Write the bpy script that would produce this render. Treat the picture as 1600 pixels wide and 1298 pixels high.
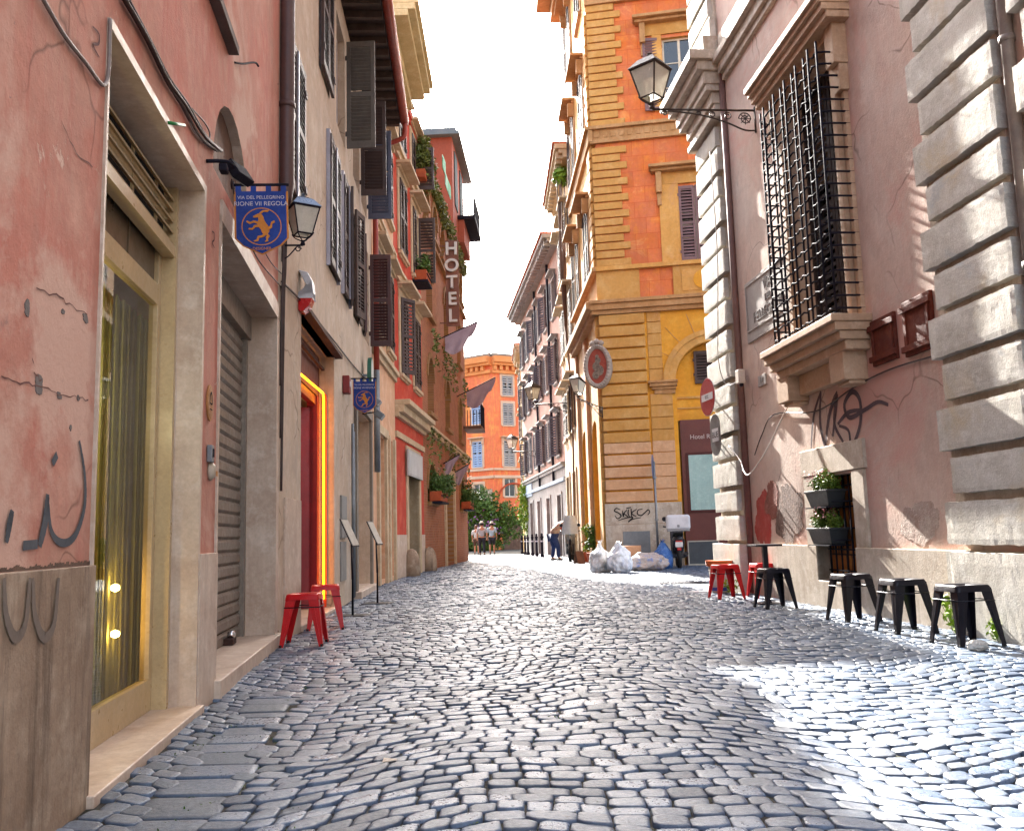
import bpy, bmesh, math, random
from mathutils import Vector, Matrix, noise
rad = math.radians
random.seed(7)
SC = bpy.context.scene
COL = SC.collection
for o in list(bpy.data.objects): bpy.data.objects.remove(o)

# ------------------------------------------------------------------ camera
FPX, CXP, CYP = 1400., 800., 649.
EYE = Vector((0, 0, .93))
_p = math.atan(186/FPX); _r = rad(1.6)
FW = Vector((0, math.cos(_p), math.sin(_p)))
_rt = Vector((1, 0, 0)); _up = _rt.cross(FW)
CR = math.cos(_r)*_rt - math.sin(_r)*_up
CU = math.sin(_r)*_rt + math.cos(_r)*_up
cam = bpy.data.cameras.new('camera'); camo = bpy.data.objects.new('camera', cam); COL.objects.link(camo)
cam.sensor_width = 36; cam.lens = FPX/1600*36; cam.clip_start = .05; cam.clip_end = 600
m = Matrix((CR, CU, -FW)).transposed().to_4x4(); m.translation = EYE
camo.matrix_world = m; SC.camera = camo

# ------------------------------------------------------------------ sky, sun, exposure
SUN_EL, SUN_AZ = rad(31.5), rad(-10.2)      # azimuth from +Y towards +X
w = bpy.data.worlds.new("World"); SC.world = w; w.use_nodes = True
nt = w.node_tree; bg = nt.nodes['Background']
sky = nt.nodes.new('ShaderNodeTexSky'); sky.sky_type = 'NISHITA'; sky.sun_disc = False
sky.sun_elevation = SUN_EL; sky.sun_rotation = SUN_AZ
sky.air_density = 1.0; sky.dust_density = 4.0; sky.ozone_density = 1.0
hs = nt.nodes.new('ShaderNodeHueSaturation'); hs.inputs['Saturation'].default_value = .55
nt.links.new(sky.outputs[0], hs.inputs['Color']); nt.links.new(hs.outputs[0], bg.inputs[0])
bg.inputs[1].default_value = .15
sl = bpy.data.lights.new('sun', 'SUN'); sl.energy = 5.0; sl.angle = rad(.5); sl.color = (1, .95, .88)
so = bpy.data.objects.new('sun', sl); COL.objects.link(so)
sd = Vector((math.sin(SUN_AZ)*math.cos(SUN_EL), math.cos(SUN_AZ)*math.cos(SUN_EL), math.sin(SUN_EL)))
so.rotation_euler = sd.to_track_quat('Z', 'Y').to_euler(); so.location = (-5, 20, 30)
SC.view_settings.view_transform = 'Standard'; SC.view_settings.look = 'None'
SC.view_settings.exposure = 2.7; SC.view_settings.gamma = 1
SC.render.engine = 'CYCLES'
SC.cycles.max_bounces = 8; SC.cycles.diffuse_bounces = 5; SC.cycles.glossy_bounces = 3

# ------------------------------------------------------------------ helpers
def gz(y): return -.006*max(0., y-27)
def hexc(h):
    h = h.lstrip('#'); r = []
    for i in (0, 2, 4):
        c = int(h[i:i+2], 16)/255
        r.append(c/12.92 if c <= .04045 else ((c+.055)/1.055)**2.4)
    return (*r, 1)
def setpar(o, p):
    o.parent = p; o.matrix_parent_inverse = p.matrix_basis.inverted()
class MB:
    def __init__(s): s.v = []; s.f = []; s.m = []; s.mi = 0
    def add(s, vs, fs):
        o = len(s.v); s.v += [tuple(v) for v in vs]; s.f += [tuple(i+o for i in f) for f in fs]; s.m += [s.mi]*len(fs)
    def hexa(s, c):
        s.add(c, [(0,3,2,1),(4,5,6,7),(0,1,5,4),(1,2,6,5),(2,3,7,6),(3,0,4,7)])
    def obox(s, o, ax, ay, az, x0, x1, y0, y1, z0, z1):
        o = Vector(o)
        s.hexa([o+ax*x+ay*y+az*z for z in (z0, z1) for x, y in ((x0,y0),(x1,y0),(x1,y1),(x0,y1))])
    def box(s, x0, x1, y0, y1, z0, z1): s.obox((0,0,0), Vector((1,0,0)), Vector((0,1,0)), Vector((0,0,1)), x0,x1,y0,y1,z0,z1)
    def tube(s, pts, r, n=8, r2=None):
        pts = [Vector(p) for p in pts]; L = len(pts); o = len(s.v); ref = None
        for i, p in enumerate(pts):
            t = (pts[min(i+1, L-1)]-pts[max(i-1, 0)]).normalized()
            if ref is None:
                ref = t.orthogonal().normalized()
            ref = (ref - t*ref.dot(t)).normalized(); b = t.cross(ref)
            rr = r if r2 is None else r+(r2-r)*i/(L-1)
            if isinstance(r, (list, tuple)): rr = r[i]
            for k in range(n):
                a = 2*math.pi*k/n; s.v.append(tuple(p+(ref*math.cos(a)+b*math.sin(a))*rr))
        for i in range(L-1):
            for k in range(n):
                a = o+i*n+k; b_ = o+i*n+(k+1) % n
                s.f.append((a, b_, b_+n, a+n)); s.m.append(s.mi)
        s.f.append(tuple(range(o+n-1, o-1, -1))); s.m.append(s.mi)
        s.f.append(tuple(range(o+(L-1)*n, o+L*n))); s.m.append(s.mi)
    def lathe(s, prof, o, n=16, ax=None, ay=None, az=None):
        ax = ax or Vector((1,0,0)); ay = ay or Vector((0,1,0)); az = az or Vector((0,0,1)); o = Vector(o); b = len(s.v)
        for r, z in prof:
            for k in range(n):
                a = 2*math.pi*(k+.5)/n; s.v.append(tuple(o+ax*math.cos(a)*r+ay*math.sin(a)*r+az*z))
        for i in range(len(prof)-1):
            for k in range(n):
                p = b+i*n+k; q = b+i*n+(k+1) % n; s.f.append((p, q, q+n, p+n)); s.m.append(s.mi)
        s.f.append(tuple(range(b+n-1, b-1, -1))); s.m.append(s.mi)
        s.f.append(tuple(range(b+(len(prof)-1)*n, b+len(prof)*n))); s.m.append(s.mi)
    def prism(s, poly, ext):
        n = len(poly); poly = [Vector(p) for p in poly]; ext = Vector(ext)
        s.add(poly+[p+ext for p in poly], [tuple(range(n-1, -1, -1)), tuple(range(n, 2*n))]+[(i, (i+1) % n, (i+1) % n+n, i+n) for i in range(n)])
    def build(s, name, mats, parent=None, smooth=False, bevel=0, fix=True, loc=None, mw=None, segs=2):
        me = bpy.data.meshes.new(name); me.from_pydata(s.v, [], s.f)
        if not isinstance(mats, (list, tuple)): mats = [mats]
        for m_ in mats: me.materials.append(m_)
        if len(mats) > 1: me.polygons.foreach_set('material_index', s.m)
        if fix:
            b = bmesh.new(); b.from_mesh(me); bmesh.ops.recalc_face_normals(b, faces=b.faces); b.to_mesh(me); b.free()
        if smooth: me.polygons.foreach_set('use_smooth', [True]*len(me.polygons))
        me.update()
        o = bpy.data.objects.new(name, me); COL.objects.link(o)
        if parent: setpar(o, parent)
        if mw: o.matrix_world = mw
        if bevel:
            bv = o.modifiers.new('bevel', 'BEVEL'); bv.width = bevel; bv.segments = segs; bv.limit_method = 'ANGLE'; bv.angle_limit = rad(40)
        return o
def tag(o, label=None, cat=None, group=None, kind=None):
    if label: o['label'] = label
    if cat: o['category'] = cat
    if group: o['group'] = group
    if kind: o['kind'] = kind
    return o
def empty(name, loc, label, cat, group=None, rz=0):
    o = bpy.data.objects.new(name, None); COL.objects.link(o); o.location = loc; o.rotation_euler = (0, 0, rz)
    return tag(o, label, cat, group)
def place(root, loc, rz):                      # children were built in local space at the origin
    root.location = loc; root.rotation_euler = (0, 0, rz)
def copy_tree(o, parent=None):
    c = o.copy(); COL.objects.link(c)
    if parent: c.parent = parent
    for ch in list(o.children): copy_tree(ch, c)
    return c
X_, Y_, Z_ = Vector((1,0,0)), Vector((0,1,0)), Vector((0,0,1))

class Fac:
    """vertical plane: u along P->Q, z up, n outwards into the street"""
    def __init__(s, P, Q, side):
        s.P = Vector((P[0], P[1], 0)); d = Vector((Q[0]-P[0], Q[1]-P[1], 0)); s.L = d.length; s.D = d.normalized()
        s.N = Vector((s.D.y, -s.D.x, 0))*(1 if side == 'L' else -1)
        s.side = side
    def pt(s, u, z, n=0): return s.P+s.D*u+s.N*n+Z_*z
    def at(s, px, py, n=0):
        d = (px-CXP)/FPX*CR+(CYP-py)/FPX*CU+FW
        t = ((s.P+s.N*n-EYE).dot(s.N))/d.dot(s.N); q = EYE+d*t
        return (q-s.P).dot(s.D), q.z
    def box(s, mb, u0, u1, z0, z1, n0, n1): mb.obox(s.P, s.D, s.N, Z_, u0, u1, n0, n1, z0, z1)
    def read(s): return s.D if s.side == 'L' else -s.D        # reading direction seen from the street
    def mat(s, u, z, n): return s.pt(u, z, n)
    def poly(s, mb, pts, n0, n1):                              # extruded outline in the (u,z) plane
        mb.prism([s.pt(u, z, n0) for u, z in pts], s.N*(n1-n0))
    def stroke(s, mb, pts, wd, n0=.003, n1=.005):             # flat painted line
        pts = smooth_line(pts)
        L = len(pts)
        for i in range(L-1):
            a = Vector(pts[i]); b = Vector(pts[i+1]); t = (b-a)
            if t.length < 1e-5: continue
            t.normalize(); q = Vector((-t.y, t.x)); wa = wd*(.55+.45*math.sin(math.pi*(i+.5)/L)); wa *= .5
            e = t*wa*.5
            c = [a-e+q*wa, b+e+q*wa, b+e-q*wa, a-e-q*wa]
            nn = n1+.0004*(i % 2)
            mb.add([s.pt(p.x, p.y, nn) for p in c], [(0,1,2,3)])
def smooth_line(pts, k=6):
    pts = [Vector(p) for p in pts]
    if len(pts) < 3: return pts
    out = []
    for i in range(len(pts)-1):
        p0 = pts[max(i-1,0)]; p1 = pts[i]; p2 = pts[i+1]; p3 = pts[min(i+2,len(pts)-1)]
        for j in range(k):
            t = j/k
            out.append(.5*((2*p1)+(p2-p0)*t+(2*p0-5*p1+4*p2-p3)*t*t+(3*p1-p0-3*p2+p3)*t**3))
    out.append(pts[-1]); return out

# ------------------------------------------------------------------ materials
MATS = {}
def mat(name, cols, scale=1.2, rough=.85, bump=.25, bscale=35, streak=None, spot=None, metal=0, spec=.4, fac_lo=.35, fac_hi=.65, bdist=.01,
        grid=None, transm=0, island=0, mottle=0, isl_rough=0, emit=None, coat=0, crack=None, wash=None):
    """cols: two or three hex colours mixed by noise. streak=(hex, amount): vertical runs. spot=(hex, threshold, scale): worn patches.
    grid=(D, w, h, mortar hex, offset): courses of blocks laid out along D."""
    if name in MATS: return MATS[name]
    M = bpy.data.materials.new(name); M.use_nodes = True; nt = M.node_tree; N = nt.nodes; L = nt.links
    bs = N['Principled BSDF']; tc = N.new('ShaderNodeTexCoord'); co = tc.outputs['Object']
    def nz(sc, det=6, ro=.6, vec=co, dist=0):
        n = N.new('ShaderNodeTexNoise'); n.inputs['Scale'].default_value = sc; n.inputs['Detail'].default_value = det
        n.inputs['Roughness'].default_value = ro; n.inputs['Distortion'].default_value = dist; L.new(vec, n.inputs['Vector']); return n.outputs['Fac']
    def rng(f, a, b, c=0, d=1):
        r = N.new('ShaderNodeMapRange'); r.inputs[1].default_value = a; r.inputs[2].default_value = b; r.inputs[3].default_value = c; r.inputs[4].default_value = d
        L.new(f, r.inputs[0]); return r.outputs[0]
    def mix(f, a, b, mode='MIX'):
        x = N.new('ShaderNodeMix'); x.data_type = 'RGBA'; x.blend_type = mode
        if isinstance(f, (int, float)): x.inputs[0].default_value = f
        else: L.new(f, x.inputs[0])
        for k, q in ((6, a), (7, b)):
            if isinstance(q, tuple): x.inputs[k].default_value = q
            else: L.new(q, x.inputs[k])
        return x.outputs[2]
    c = hexc(cols[0])
    col = mix(rng(nz(scale, 7, .65, dist=.4), fac_lo, fac_hi), c, hexc(cols[1])) if len(cols) > 1 else mix(0., c, c)
    if len(cols) > 2: col = mix(rng(nz(scale*2.7, 5, .7), .5, .75), col, hexc(cols[2]))
    col = mix(rng(nz(scale*14, 6, .7), .3, .7, 0, 1), col, mix(1., col, (.80, .80, .80, 1), 'MULTIPLY'))
    if island:
        g = N.new('ShaderNodeNewGeometry'); col = mix(rng(g.outputs['Random Per Island'], 0, 1, 0, 1), col, mix(1., col, (1-island,)*3+(1,), 'MULTIPLY'))
    if mottle:
        col = mix(rng(nz(70, 4, .8), .42, .66, 0, mottle), col, mix(1., col, (1.9, 1.85, 1.75, 1), 'MULTIPLY')); col = mix(rng(nz(38, 5, .8), .52, .7, 0, mottle), col, mix(1., col, (.45, .45, .45, 1), 'MULTIPLY'))
    if streak:
        mp = N.new('ShaderNodeMapping'); mp.inputs['Scale'].default_value = (5, 5, .45); L.new(co, mp.inputs['Vector'])
        col = mix(rng(nz(1.6, 6, .75, mp.outputs[0]), .5, .72, 0, streak[1]), col, hexc(streak[0]))
    if wash:
        for hx, lo, hi, sc in wash: col = mix(rng(nz(sc, 8, .68, dist=.6), lo, hi), col, hexc(hx))
    hsum = nz(bscale, 8, .7)
    if spot:
        f = rng(nz(spot[2], 9, .72, dist=.8), spot[1], spot[1]+.03); col = mix(f, col, hexc(spot[0]))
        mm = N.new('ShaderNodeMath'); mm.operation = 'MULTIPLY_ADD'; L.new(f, mm.inputs[0]); mm.inputs[1].default_value = -.8; L.new(hsum, mm.inputs[2]); hsum = mm.outputs[0]
    if crack:
        v = N.new('ShaderNodeTexVoronoi'); v.feature = 'DISTANCE_TO_EDGE'; v.inputs['Scale'].default_value = crack
        nn = N.new('ShaderNodeTexNoise'); nn.inputs['Scale'].default_value = crack*2; L.new(co, nn.inputs['Vector'])
        va = N.new('ShaderNodeVectorMath'); va.operation = 'MULTIPLY_ADD'; L.new(nn.outputs['Color'], va.inputs[0]); va.inputs[1].default_value = (.5/crack,)*3; L.new(co, va.inputs[2])
        L.new(va.outputs[0], v.inputs['Vector'])
        f = N.new('ShaderNodeMath'); f.operation = 'MULTIPLY'; L.new(rng(v.outputs['Distance'], 0, .012, 1, 0), f.inputs[0]); L.new(rng(nz(.8, 3), .5, .6), f.inputs[1])
        col = mix(f.outputs[0], col, mix(1., col, (.45, .42, .4, 1), 'MULTIPLY'))
    if grid:
        D, gw, gh, mh, off = grid
        dt = N.new('ShaderNodeVectorMath'); dt.operation = 'DOT_PRODUCT'; L.new(co, dt.inputs[0]); dt.inputs[1].default_value = D
        sp = N.new('ShaderNodeSeparateXYZ'); L.new(co, sp.inputs[0]); cb = N.new('ShaderNodeCombineXYZ')
        L.new(dt.outputs['Value'], cb.inputs[0]); L.new(sp.outputs[2], cb.inputs[1])
        br = N.new('ShaderNodeTexBrick'); L.new(cb.outputs[0], br.inputs['Vector']); br.inputs['Scale'].default_value = 1
        br.inputs['Brick Width'].default_value = gw; br.inputs['Row Height'].default_value = gh; br.inputs['Mortar Size'].default_value = off
        br.inputs['Color1'].default_value = (1, 1, 1, 1); br.inputs['Color2'].default_value = (.72, .72, .72, 1); br.inputs['Mortar'].default_value = (1, 1, 1, 1)
        br.inputs['Mortar Smooth'].default_value = .2
        col = mix(.8, col, mix(1., col, br.outputs['Color'], 'MULTIPLY'))
        col = mix(br.outputs['Fac'], col, hexc(mh))
        mm = N.new('ShaderNodeMath'); mm.operation = 'MULTIPLY_ADD'; L.new(br.outputs['Fac'], mm.inputs[0]); mm.inputs[1].default_value = -.7; L.new(hsum, mm.inputs[2]); hsum = mm.outputs[0]
    L.new(col, bs.inputs['Base Color'])
    L.new(rng(nz(scale*5, 5), .3, .7, max(0, rough-.1), min(1, rough+.08)), bs.inputs['Roughness'])
    if isl_rough:
        g2 = N.new('ShaderNodeNewGeometry'); a2 = N.new('ShaderNodeMath'); a2.operation = 'MULTIPLY_ADD'; L.new(rng(g2.outputs['Random Per Island'], 0, 1, -1, 1), a2.inputs[0]); a2.inputs[1].default_value = isl_rough; L.new(rng(nz(45, 5, .7), .35, .65, rough-.08, rough+.12), a2.inputs[2]); L.new(a2.outputs[0], bs.inputs['Roughness'])
    bs.inputs['Metallic'].default_value = metal; bs.inputs['Specular IOR Level'].default_value = spec
    if transm: bs.inputs['Transmission Weight'].default_value = transm; bs.inputs['IOR'].default_value = 1.3
    if coat: bs.inputs['Coat Weight'].default_value = coat; bs.inputs['Coat Roughness'].default_value = .12
    if emit: bs.inputs['Emission Color'].default_value = hexc(emit[0]); bs.inputs['Emission Strength'].default_value = emit[1]
    if bump:
        bp = N.new('ShaderNodeBump'); bp.inputs['Strength'].default_value = bump; bp.inputs['Distance'].default_value = bdist
        L.new(hsum, bp.inputs['Height']); L.new(bp.outputs[0], bs.inputs['Normal'])
    MATS[name] = M; return M
def leafmat(name, a, b, c):
    if name in MATS: return MATS[name]
    M = mat(name, [a, b, c], scale=3, rough=.55, bump=0, island=.5)
    return M
def glassmat(name, tint='#ffffff', rough=.02):
    if name in MATS: return MATS[name]
    M = bpy.data.materials.new(name); M.use_nodes = True; nt = M.node_tree; N = nt.nodes; L = nt.links
    for n in list(N):
        if n.type != 'OUTPUT_MATERIAL': N.remove(n)
    g = N.new('ShaderNodeBsdfGlossy'); g.inputs['Roughness'].default_value = rough
    t = N.new('ShaderNodeBsdfTransparent'); t.inputs['Color'].default_value = hexc(tint)
    f = N.new('ShaderNodeFresnel'); f.inputs['IOR'].default_value = 1.42
    x = N.new('ShaderNodeMixShader'); L.new(f.outputs[0], x.inputs[0]); L.new(t.outputs[0], x.inputs[1]); L.new(g.outputs[0], x.inputs[2])
    L.new(x.outputs[0], N['Material Output'].inputs[0]); MATS[name] = M; return M

m_trav = mat('travertine', ['#c3b5a3', '#a79683', '#d2c7b8'], 2.2, .7, .5, 60, streak=('#6d5f52', .45), spot=('#6e6254', .66, 14))
m_travB = mat('travertine_brown', ['#a38a72', '#7f654e', '#b9a48c'], 1.6, .65, .4, 45, streak=('#4d3a2a', .95), spot=('#4a3a2c', .68, 16))
m_marble = mat('marble', ['#cfb9a4', '#b79d87', '#dccbba'], 2.5, .5, .12, 30, streak=('#93745f', .35))
m_stone = mat('block_stone', ['#d8d3c8', '#c0b8aa', '#e2ded5'], 2.5, .85, .6, 60, island=.28, spot=('#8c806e', .665, 24), bdist=.008, wash=[('#b5a68c', .55, .7, 1.3), ('#9aa0a4', .6, .75, 1.9)])
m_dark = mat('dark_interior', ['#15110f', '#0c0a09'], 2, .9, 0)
m_iron = mat('wrought_iron', ['#24222c', '#1a1822'], 6, .8, .2, 80, spec=.12)
m_shB = mat('shutter_brown', ['#40302c', '#4c3a34'], 3, .55, .1, 60)
m_shR = mat('shutter_redbrown', ['#54302c', '#452826'], 3, .5, .1, 60)
m_shG = mat('shutter_grey', ['#5c554f', '#6d655c'], 3, .6, .1, 60)
m_shBl = mat('shutter_bluegrey', ['#4b4f62', '#585d70'], 3, .6, .1, 60)
m_frameW = mat('pale_frame', ['#b9b7c2', '#a29fab'], 4, .4, .05)
m_pane = mat('window_glass', ['#1c2126', '#262d33'], 2, .08, 0, spec=.8)
m_red = mat('red_paint', ['#cc0f14', '#c00c12'], 5, .4, .02, 50, spec=.3)
m_reddoor = mat('red_door', ['#8e1218', '#7a0d13'], 3, .4, .06, 50)
m_black = mat('black_paint', ['#14121a', '#1b1822'], 5, .38, .02, 50, spec=.25)
m_asph = mat('rubber', ['#161616', '#202020'], 6, .8, .2)
m_steel = mat('galvanised_steel', ['#8b8f92', '#74787b'], 5, .45, .15, 60, metal=.6)
m_leaf = leafmat('leaves', '#4d6d2a', '#658734', '#345020')
m_leafB = leafmat('bright_leaves', '#78a028', '#9abb30', '#4d741f')
m_ivy = leafmat('ivy', '#66742f', '#7d8238', '#4c5a28')
m_soil = mat('soil', ['#3a2c20', '#2a2018'], 8, .95, .5)
m_terra = mat('terracotta', ['#b5562c', '#9c4522'], 4, .8, .2)
m_wood = mat('weathered_wood', ['#7c5c4a', '#5e4436'], 2, .8, .5, 40, streak=('#3c2a20', .7))

# ------------------------------------------------------------------ builders
def glassquad(F, a, b, c, d, n, m, parent):
    q = [F.pt(a,c,n), F.pt(b,c,n), F.pt(b,d,n), F.pt(a,d,n)]
    if (q[1]-q[0]).cross(q[2]-q[1]).dot(F.N) < 0: q.reverse()
    mb = MB(); mb.add(q, [(0,1,2,3)]); return mb.build('pane', m, parent, fix=False)
def wall_sheet(mb, F, u0, u1, z0, z1, holes, reveal=1, body=7., back=None):
    us = sorted({u0, u1, *[h[0] for h in holes], *[h[1] for h in holes]}); zs = sorted({z0, z1, *[h[2] for h in holes], *[h[3] for h in holes]})
    us = [u for u in us if u0 <= u <= u1]; zs = [z for z in zs if z0 <= z <= z1]
    for a, b in zip(us, us[1:]):
        for c, d in zip(zs, zs[1:]):
            mu, mz = (a+b)/2, (c+d)/2
            if any(h[0] < mu < h[1] and h[2] < mz < h[3] for h in holes): continue
            mb.mi = 0; mb.add([F.pt(a,c), F.pt(b,c), F.pt(b,d), F.pt(a,d)], [(0,1,2,3)])
    for h in holes:
        a, b, c, d, dep = h[:5]; arch = len(h) > 5 and h[5]
        mb.mi = reveal
        zt = d
        if arch:
            r = (b-a)/2; zs_ = d-min(r, arch if arch is not True else r); k = (d-zs_)/r; cu = (a+b)/2; NN = 12
            arc = [(cu-r*math.cos(math.pi*i/NN), zs_+k*r*math.sin(math.pi*i/NN)) for i in range(NN+1)]
            for i in range(NN):
                p, q = arc[i], arc[i+1]
                mb.mi = reveal; mb.add([F.pt(*p), F.pt(*q), F.pt(*q, -dep), F.pt(*p, -dep)], [(0,1,2,3)])
                mb.mi = 0; corner = (a, d) if i < NN/2 else (b, d)
                mb.add([F.pt(*p), F.pt(*q), F.pt(*corner)], [(0,1,2)])
            mb.add([F.pt(a, d), F.pt(cu, d), F.pt(cu, d)], []) if 0 else None
            zt = zs_; mb.mi = reveal
        for p, q in (((a,c),(a,zt)), ((b,c),(b,zt)), ((a,c),(b,c))) + ((((a,d),(b,d)),) if not arch else ()):
            mb.add([F.pt(*p), F.pt(*q), F.pt(*q, -dep), F.pt(*p, -dep)], [(0,1,2,3)])
    mb.mi = 0
    e = .02
    mb.add([F.pt(u0+e,z0,-e), F.pt(u1-e,z0,-e), F.pt(u1-e,z1-e,-e), F.pt(u0+e,z1-e,-e)], [])
    mb.add([F.pt(u0,z0,0), F.pt(u0,z1,0), F.pt(u0+e,z1,-body), F.pt(u0+e,z0,-body)], [(0,1,2,3)])
    mb.add([F.pt(u1,z0,0), F.pt(u1,z1,0), F.pt(u1-e,z1,-body), F.pt(u1-e,z0,-body)], [(0,1,2,3)])
    mb.add([F.pt(u0,z1,0), F.pt(u1,z1,0), F.pt(u1-e,z1,-body), F.pt(u0+e,z1,-body)], [(0,1,2,3)])
    mb.add([F.pt(u0+e,z0,-body), F.pt(u1-e,z0,-body), F.pt(u1-e,z1,-body), F.pt(u0+e,z1,-body)], [(0,1,2,3)])

def leaf(F, hu, z0, z1, wd, ang, sgn, parent, m, pitch=.075, n0=.03, name='shutter', rails=1):
    """one louvred leaf hinged at u=hu. sgn +1: leaf runs towards +u when closed (ang=0); ang in degrees swings it outwards"""
    a = rad(ang); ax = (F.D*sgn*math.cos(a)+F.N*math.sin(a)); ay = (-F.D*sgn*math.sin(a)+F.N*math.cos(a)); o = F.pt(hu, 0, n0)
    mb = MB(); t = .04; st = .065
    mb.obox(o, ax, ay, Z_, 0, st, 0, t, z0, z1); mb.obox(o, ax, ay, Z_, wd-st, wd, 0, t, z0, z1)
    mids = [z0+(z1-z0)*(k+1)/(rails+1) for k in range(rails)]
    mb.obox(o, ax, ay, Z_, st, wd-st, .001, t-.001, z0, z0+.11); mb.obox(o, ax, ay, Z_, st, wd-st, .001, t-.001, z1-.09, z1)
    for q in mids: mb.obox(o, ax, ay, Z_, st, wd-st, .001, t-.001, q-.04, q+.04)
    z = z0+.11+pitch*.5
    while z < z1-.1:
        if not any(abs(z-q) < .04+pitch*.4 for q in mids):
            c = [o+ax*x+ay*y+Z_*(z+dz) for dz0 in (0, .008) for x, y, dz in ((st, .004, dz0+pitch*.32), (wd-st, .004, dz0+pitch*.32), (wd-st, t-.004, dz0-pitch*.32), (st, t-.004, dz0-pitch*.32))]
            mb.hexa(c)
        z += pitch
    for hz in (z0+.25, z1-.25): mb.obox(o, ax, ay, Z_, -.03, .05, t, t+.012, hz-.04, hz+.04)
    return mb.build(name, m, parent)

def window(F, b, u0, u1, z0, z1, dep=.16, sh=None, mf=None, ms=None, angs=(0, 0), pitch=.075, trim=None, mt=None, sill=.0, hood=0, lab=None, transom=True, shw=None):
    """frame in the hole, pane, and two louvred leaves if sh"""
    mf = mf or m_frameW; ms = ms or m_shB
    mb = MB(); f = .055; n0, n1 = -dep, -dep+.05
    F.box(mb, u0, u0+f, z0, z1, n0, n1); F.box(mb, u1-f, u1, z0, z1, n0, n1)
    F.box(mb, u0+f, u1-f, z0, z0+f, n0, n1); F.box(mb, u0+f, u1-f, z1-f, z1, n0, n1)
    c = (u0+u1)/2; F.box(mb, c-.035, c+.035, z0+f, z1-f, n0, n1-.004)
    if transom:
        for k in (1, 2): F.box(mb, u0+f, u1-f, z0+(z1-z0)*k/3-.015, z0+(z1-z0)*k/3+.015, n0, n1-.01)
    wn = mb.build('window', mf, b)
    p = MB(); F.box(p, u0+f*.5, u1-f*.5, z0+f*.5, z1-f*.5, n0+.012, n0+.02); p.build('pane', m_pane, wn)
    if trim:
        t = MB(); q = trim; F.box(t, u0-q, u0, z0, z1, 0, .04); F.box(t, u1, u1+q, z0, z1, 0, .04); F.box(t, u0-q, u1+q, z1, z1+q, 0, .045)
        if hood:
            F.box(t, u0-q-.03, u1+q+.03, z1+q, z1+q+.08, 0, .1); F.box(t, u0-q-.08, u1+q+.08, z1+q+.08, z1+q+.16, 0, .1+hood)
            if hood > .3:
                for u in (u0-q*.6, u1+q*.6): F.box(t, u-.06, u+.06, z1-.25, z1+q, .042, .22); 
        t.build('surround', mt, wn, bevel=.008)
    if sill or trim:
        s_ = MB(); F.box(s_, u0-.12, u1+.12, z0-.09, z0-.002, -.02, .1+sill); F.box(s_, u0-.08, u1+.08, z0-.13, z0-.09, 0, .05+sill*.5); s_.build('sill', mt or m_marble, wn, bevel=.006)
    if sh:
        w_ = shw or (u1-u0)/2
        zb, zt = z0+.01, z1+.01
        if angs[0] is not None: leaf(F, u0-.01, zb, zt, w_, angs[0], 1, wn, ms, pitch)
        if angs[1] is not None: leaf(F, u1+.01, zb, zt, w_, angs[1], -1, wn, ms, pitch)
    return wn

def cornice(F, name, u0, u1, z0, prof, m, parent, bevel=0, ends=True):
    """prof: list of (dz0, dz1, n) steps, each a course of moulding"""
    mb = MB()
    for a, b, n in prof: F.box(mb, u0, u1, z0+a, z0+b, -.02, n)
    return mb.build(name, m, parent, bevel=bevel)

FONT = {}
def text(s, size, depth, origin, xdir, m, parent=None, name='lettering', updir=Z_, align='CENTER', bold=0, spacing=1.):
    cu = bpy.data.curves.new('t', 'FONT'); cu.body = s; cu.size = size; cu.extrude = depth/2; cu.align_x = align; cu.align_y = 'CENTER'; cu.offset = bold; cu.space_character = spacing
    to = bpy.data.objects.new('t', cu); COL.objects.link(to)
    dg = bpy.context.evaluated_depsgraph_get(); me = bpy.data.meshes.new_from_object(to.evaluated_get(dg))
    bpy.data.objects.remove(to); bpy.data.curves.remove(cu)
    n = xdir.cross(updir).normalized()
    M4 = Matrix((xdir, updir, n)).transposed().to_4x4(); M4.translation = Vector(origin)
    me.transform(M4); me.materials.clear(); me.materials.append(m); me.name = name
    o = bpy.data.objects.new(name, me); COL.objects.link(o)
    if parent: setpar(o, parent)
    return o

def leaves_mb(pts, size, seed=0, droop=0):
    rnd = random.Random(seed); mb = MB()
    for p in pts:
        p = Vector(p); n = Vector((rnd.gauss(0,1), rnd.gauss(0,1), rnd.gauss(.3,1))).normalized(); a = n.orthogonal().normalized()
        a = Matrix.Rotation(rnd.uniform(0, 6.28), 3, n) @ a; b = n.cross(a); s = size*rnd.uniform(.6, 1.3)
        mb.add([p-a*s, p-b*s*.45+n*s*.1, p+a*s, p+b*s*.45+n*s*.1], [(0,1,2,3)])
    return mb
def blob_pts(c, r, n, seed=0, hollow=.35, lump=.5):
    rnd = random.Random(seed); out = []; c = Vector(c)
    while len(out) < n:
        d = Vector((rnd.gauss(0,1), rnd.gauss(0,1), rnd.gauss(0,1))).normalized()
        k = 1+lump*noise.noise(d*2.1+Vector((seed*3.1, 0, 0)))+lump*.5*noise.noise(d*5+Vector((seed, 9, 0)))
        q = hollow+(1-hollow)*rnd.random()**.6
        p = Vector((d.x*r[0], d.y*r[1], d.z*r[2]))*k*q
        if noise.noise((c+p)*2.2+Vector((0, seed, 0))) < -.18: continue
        out.append(c+p)
    return out

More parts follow.
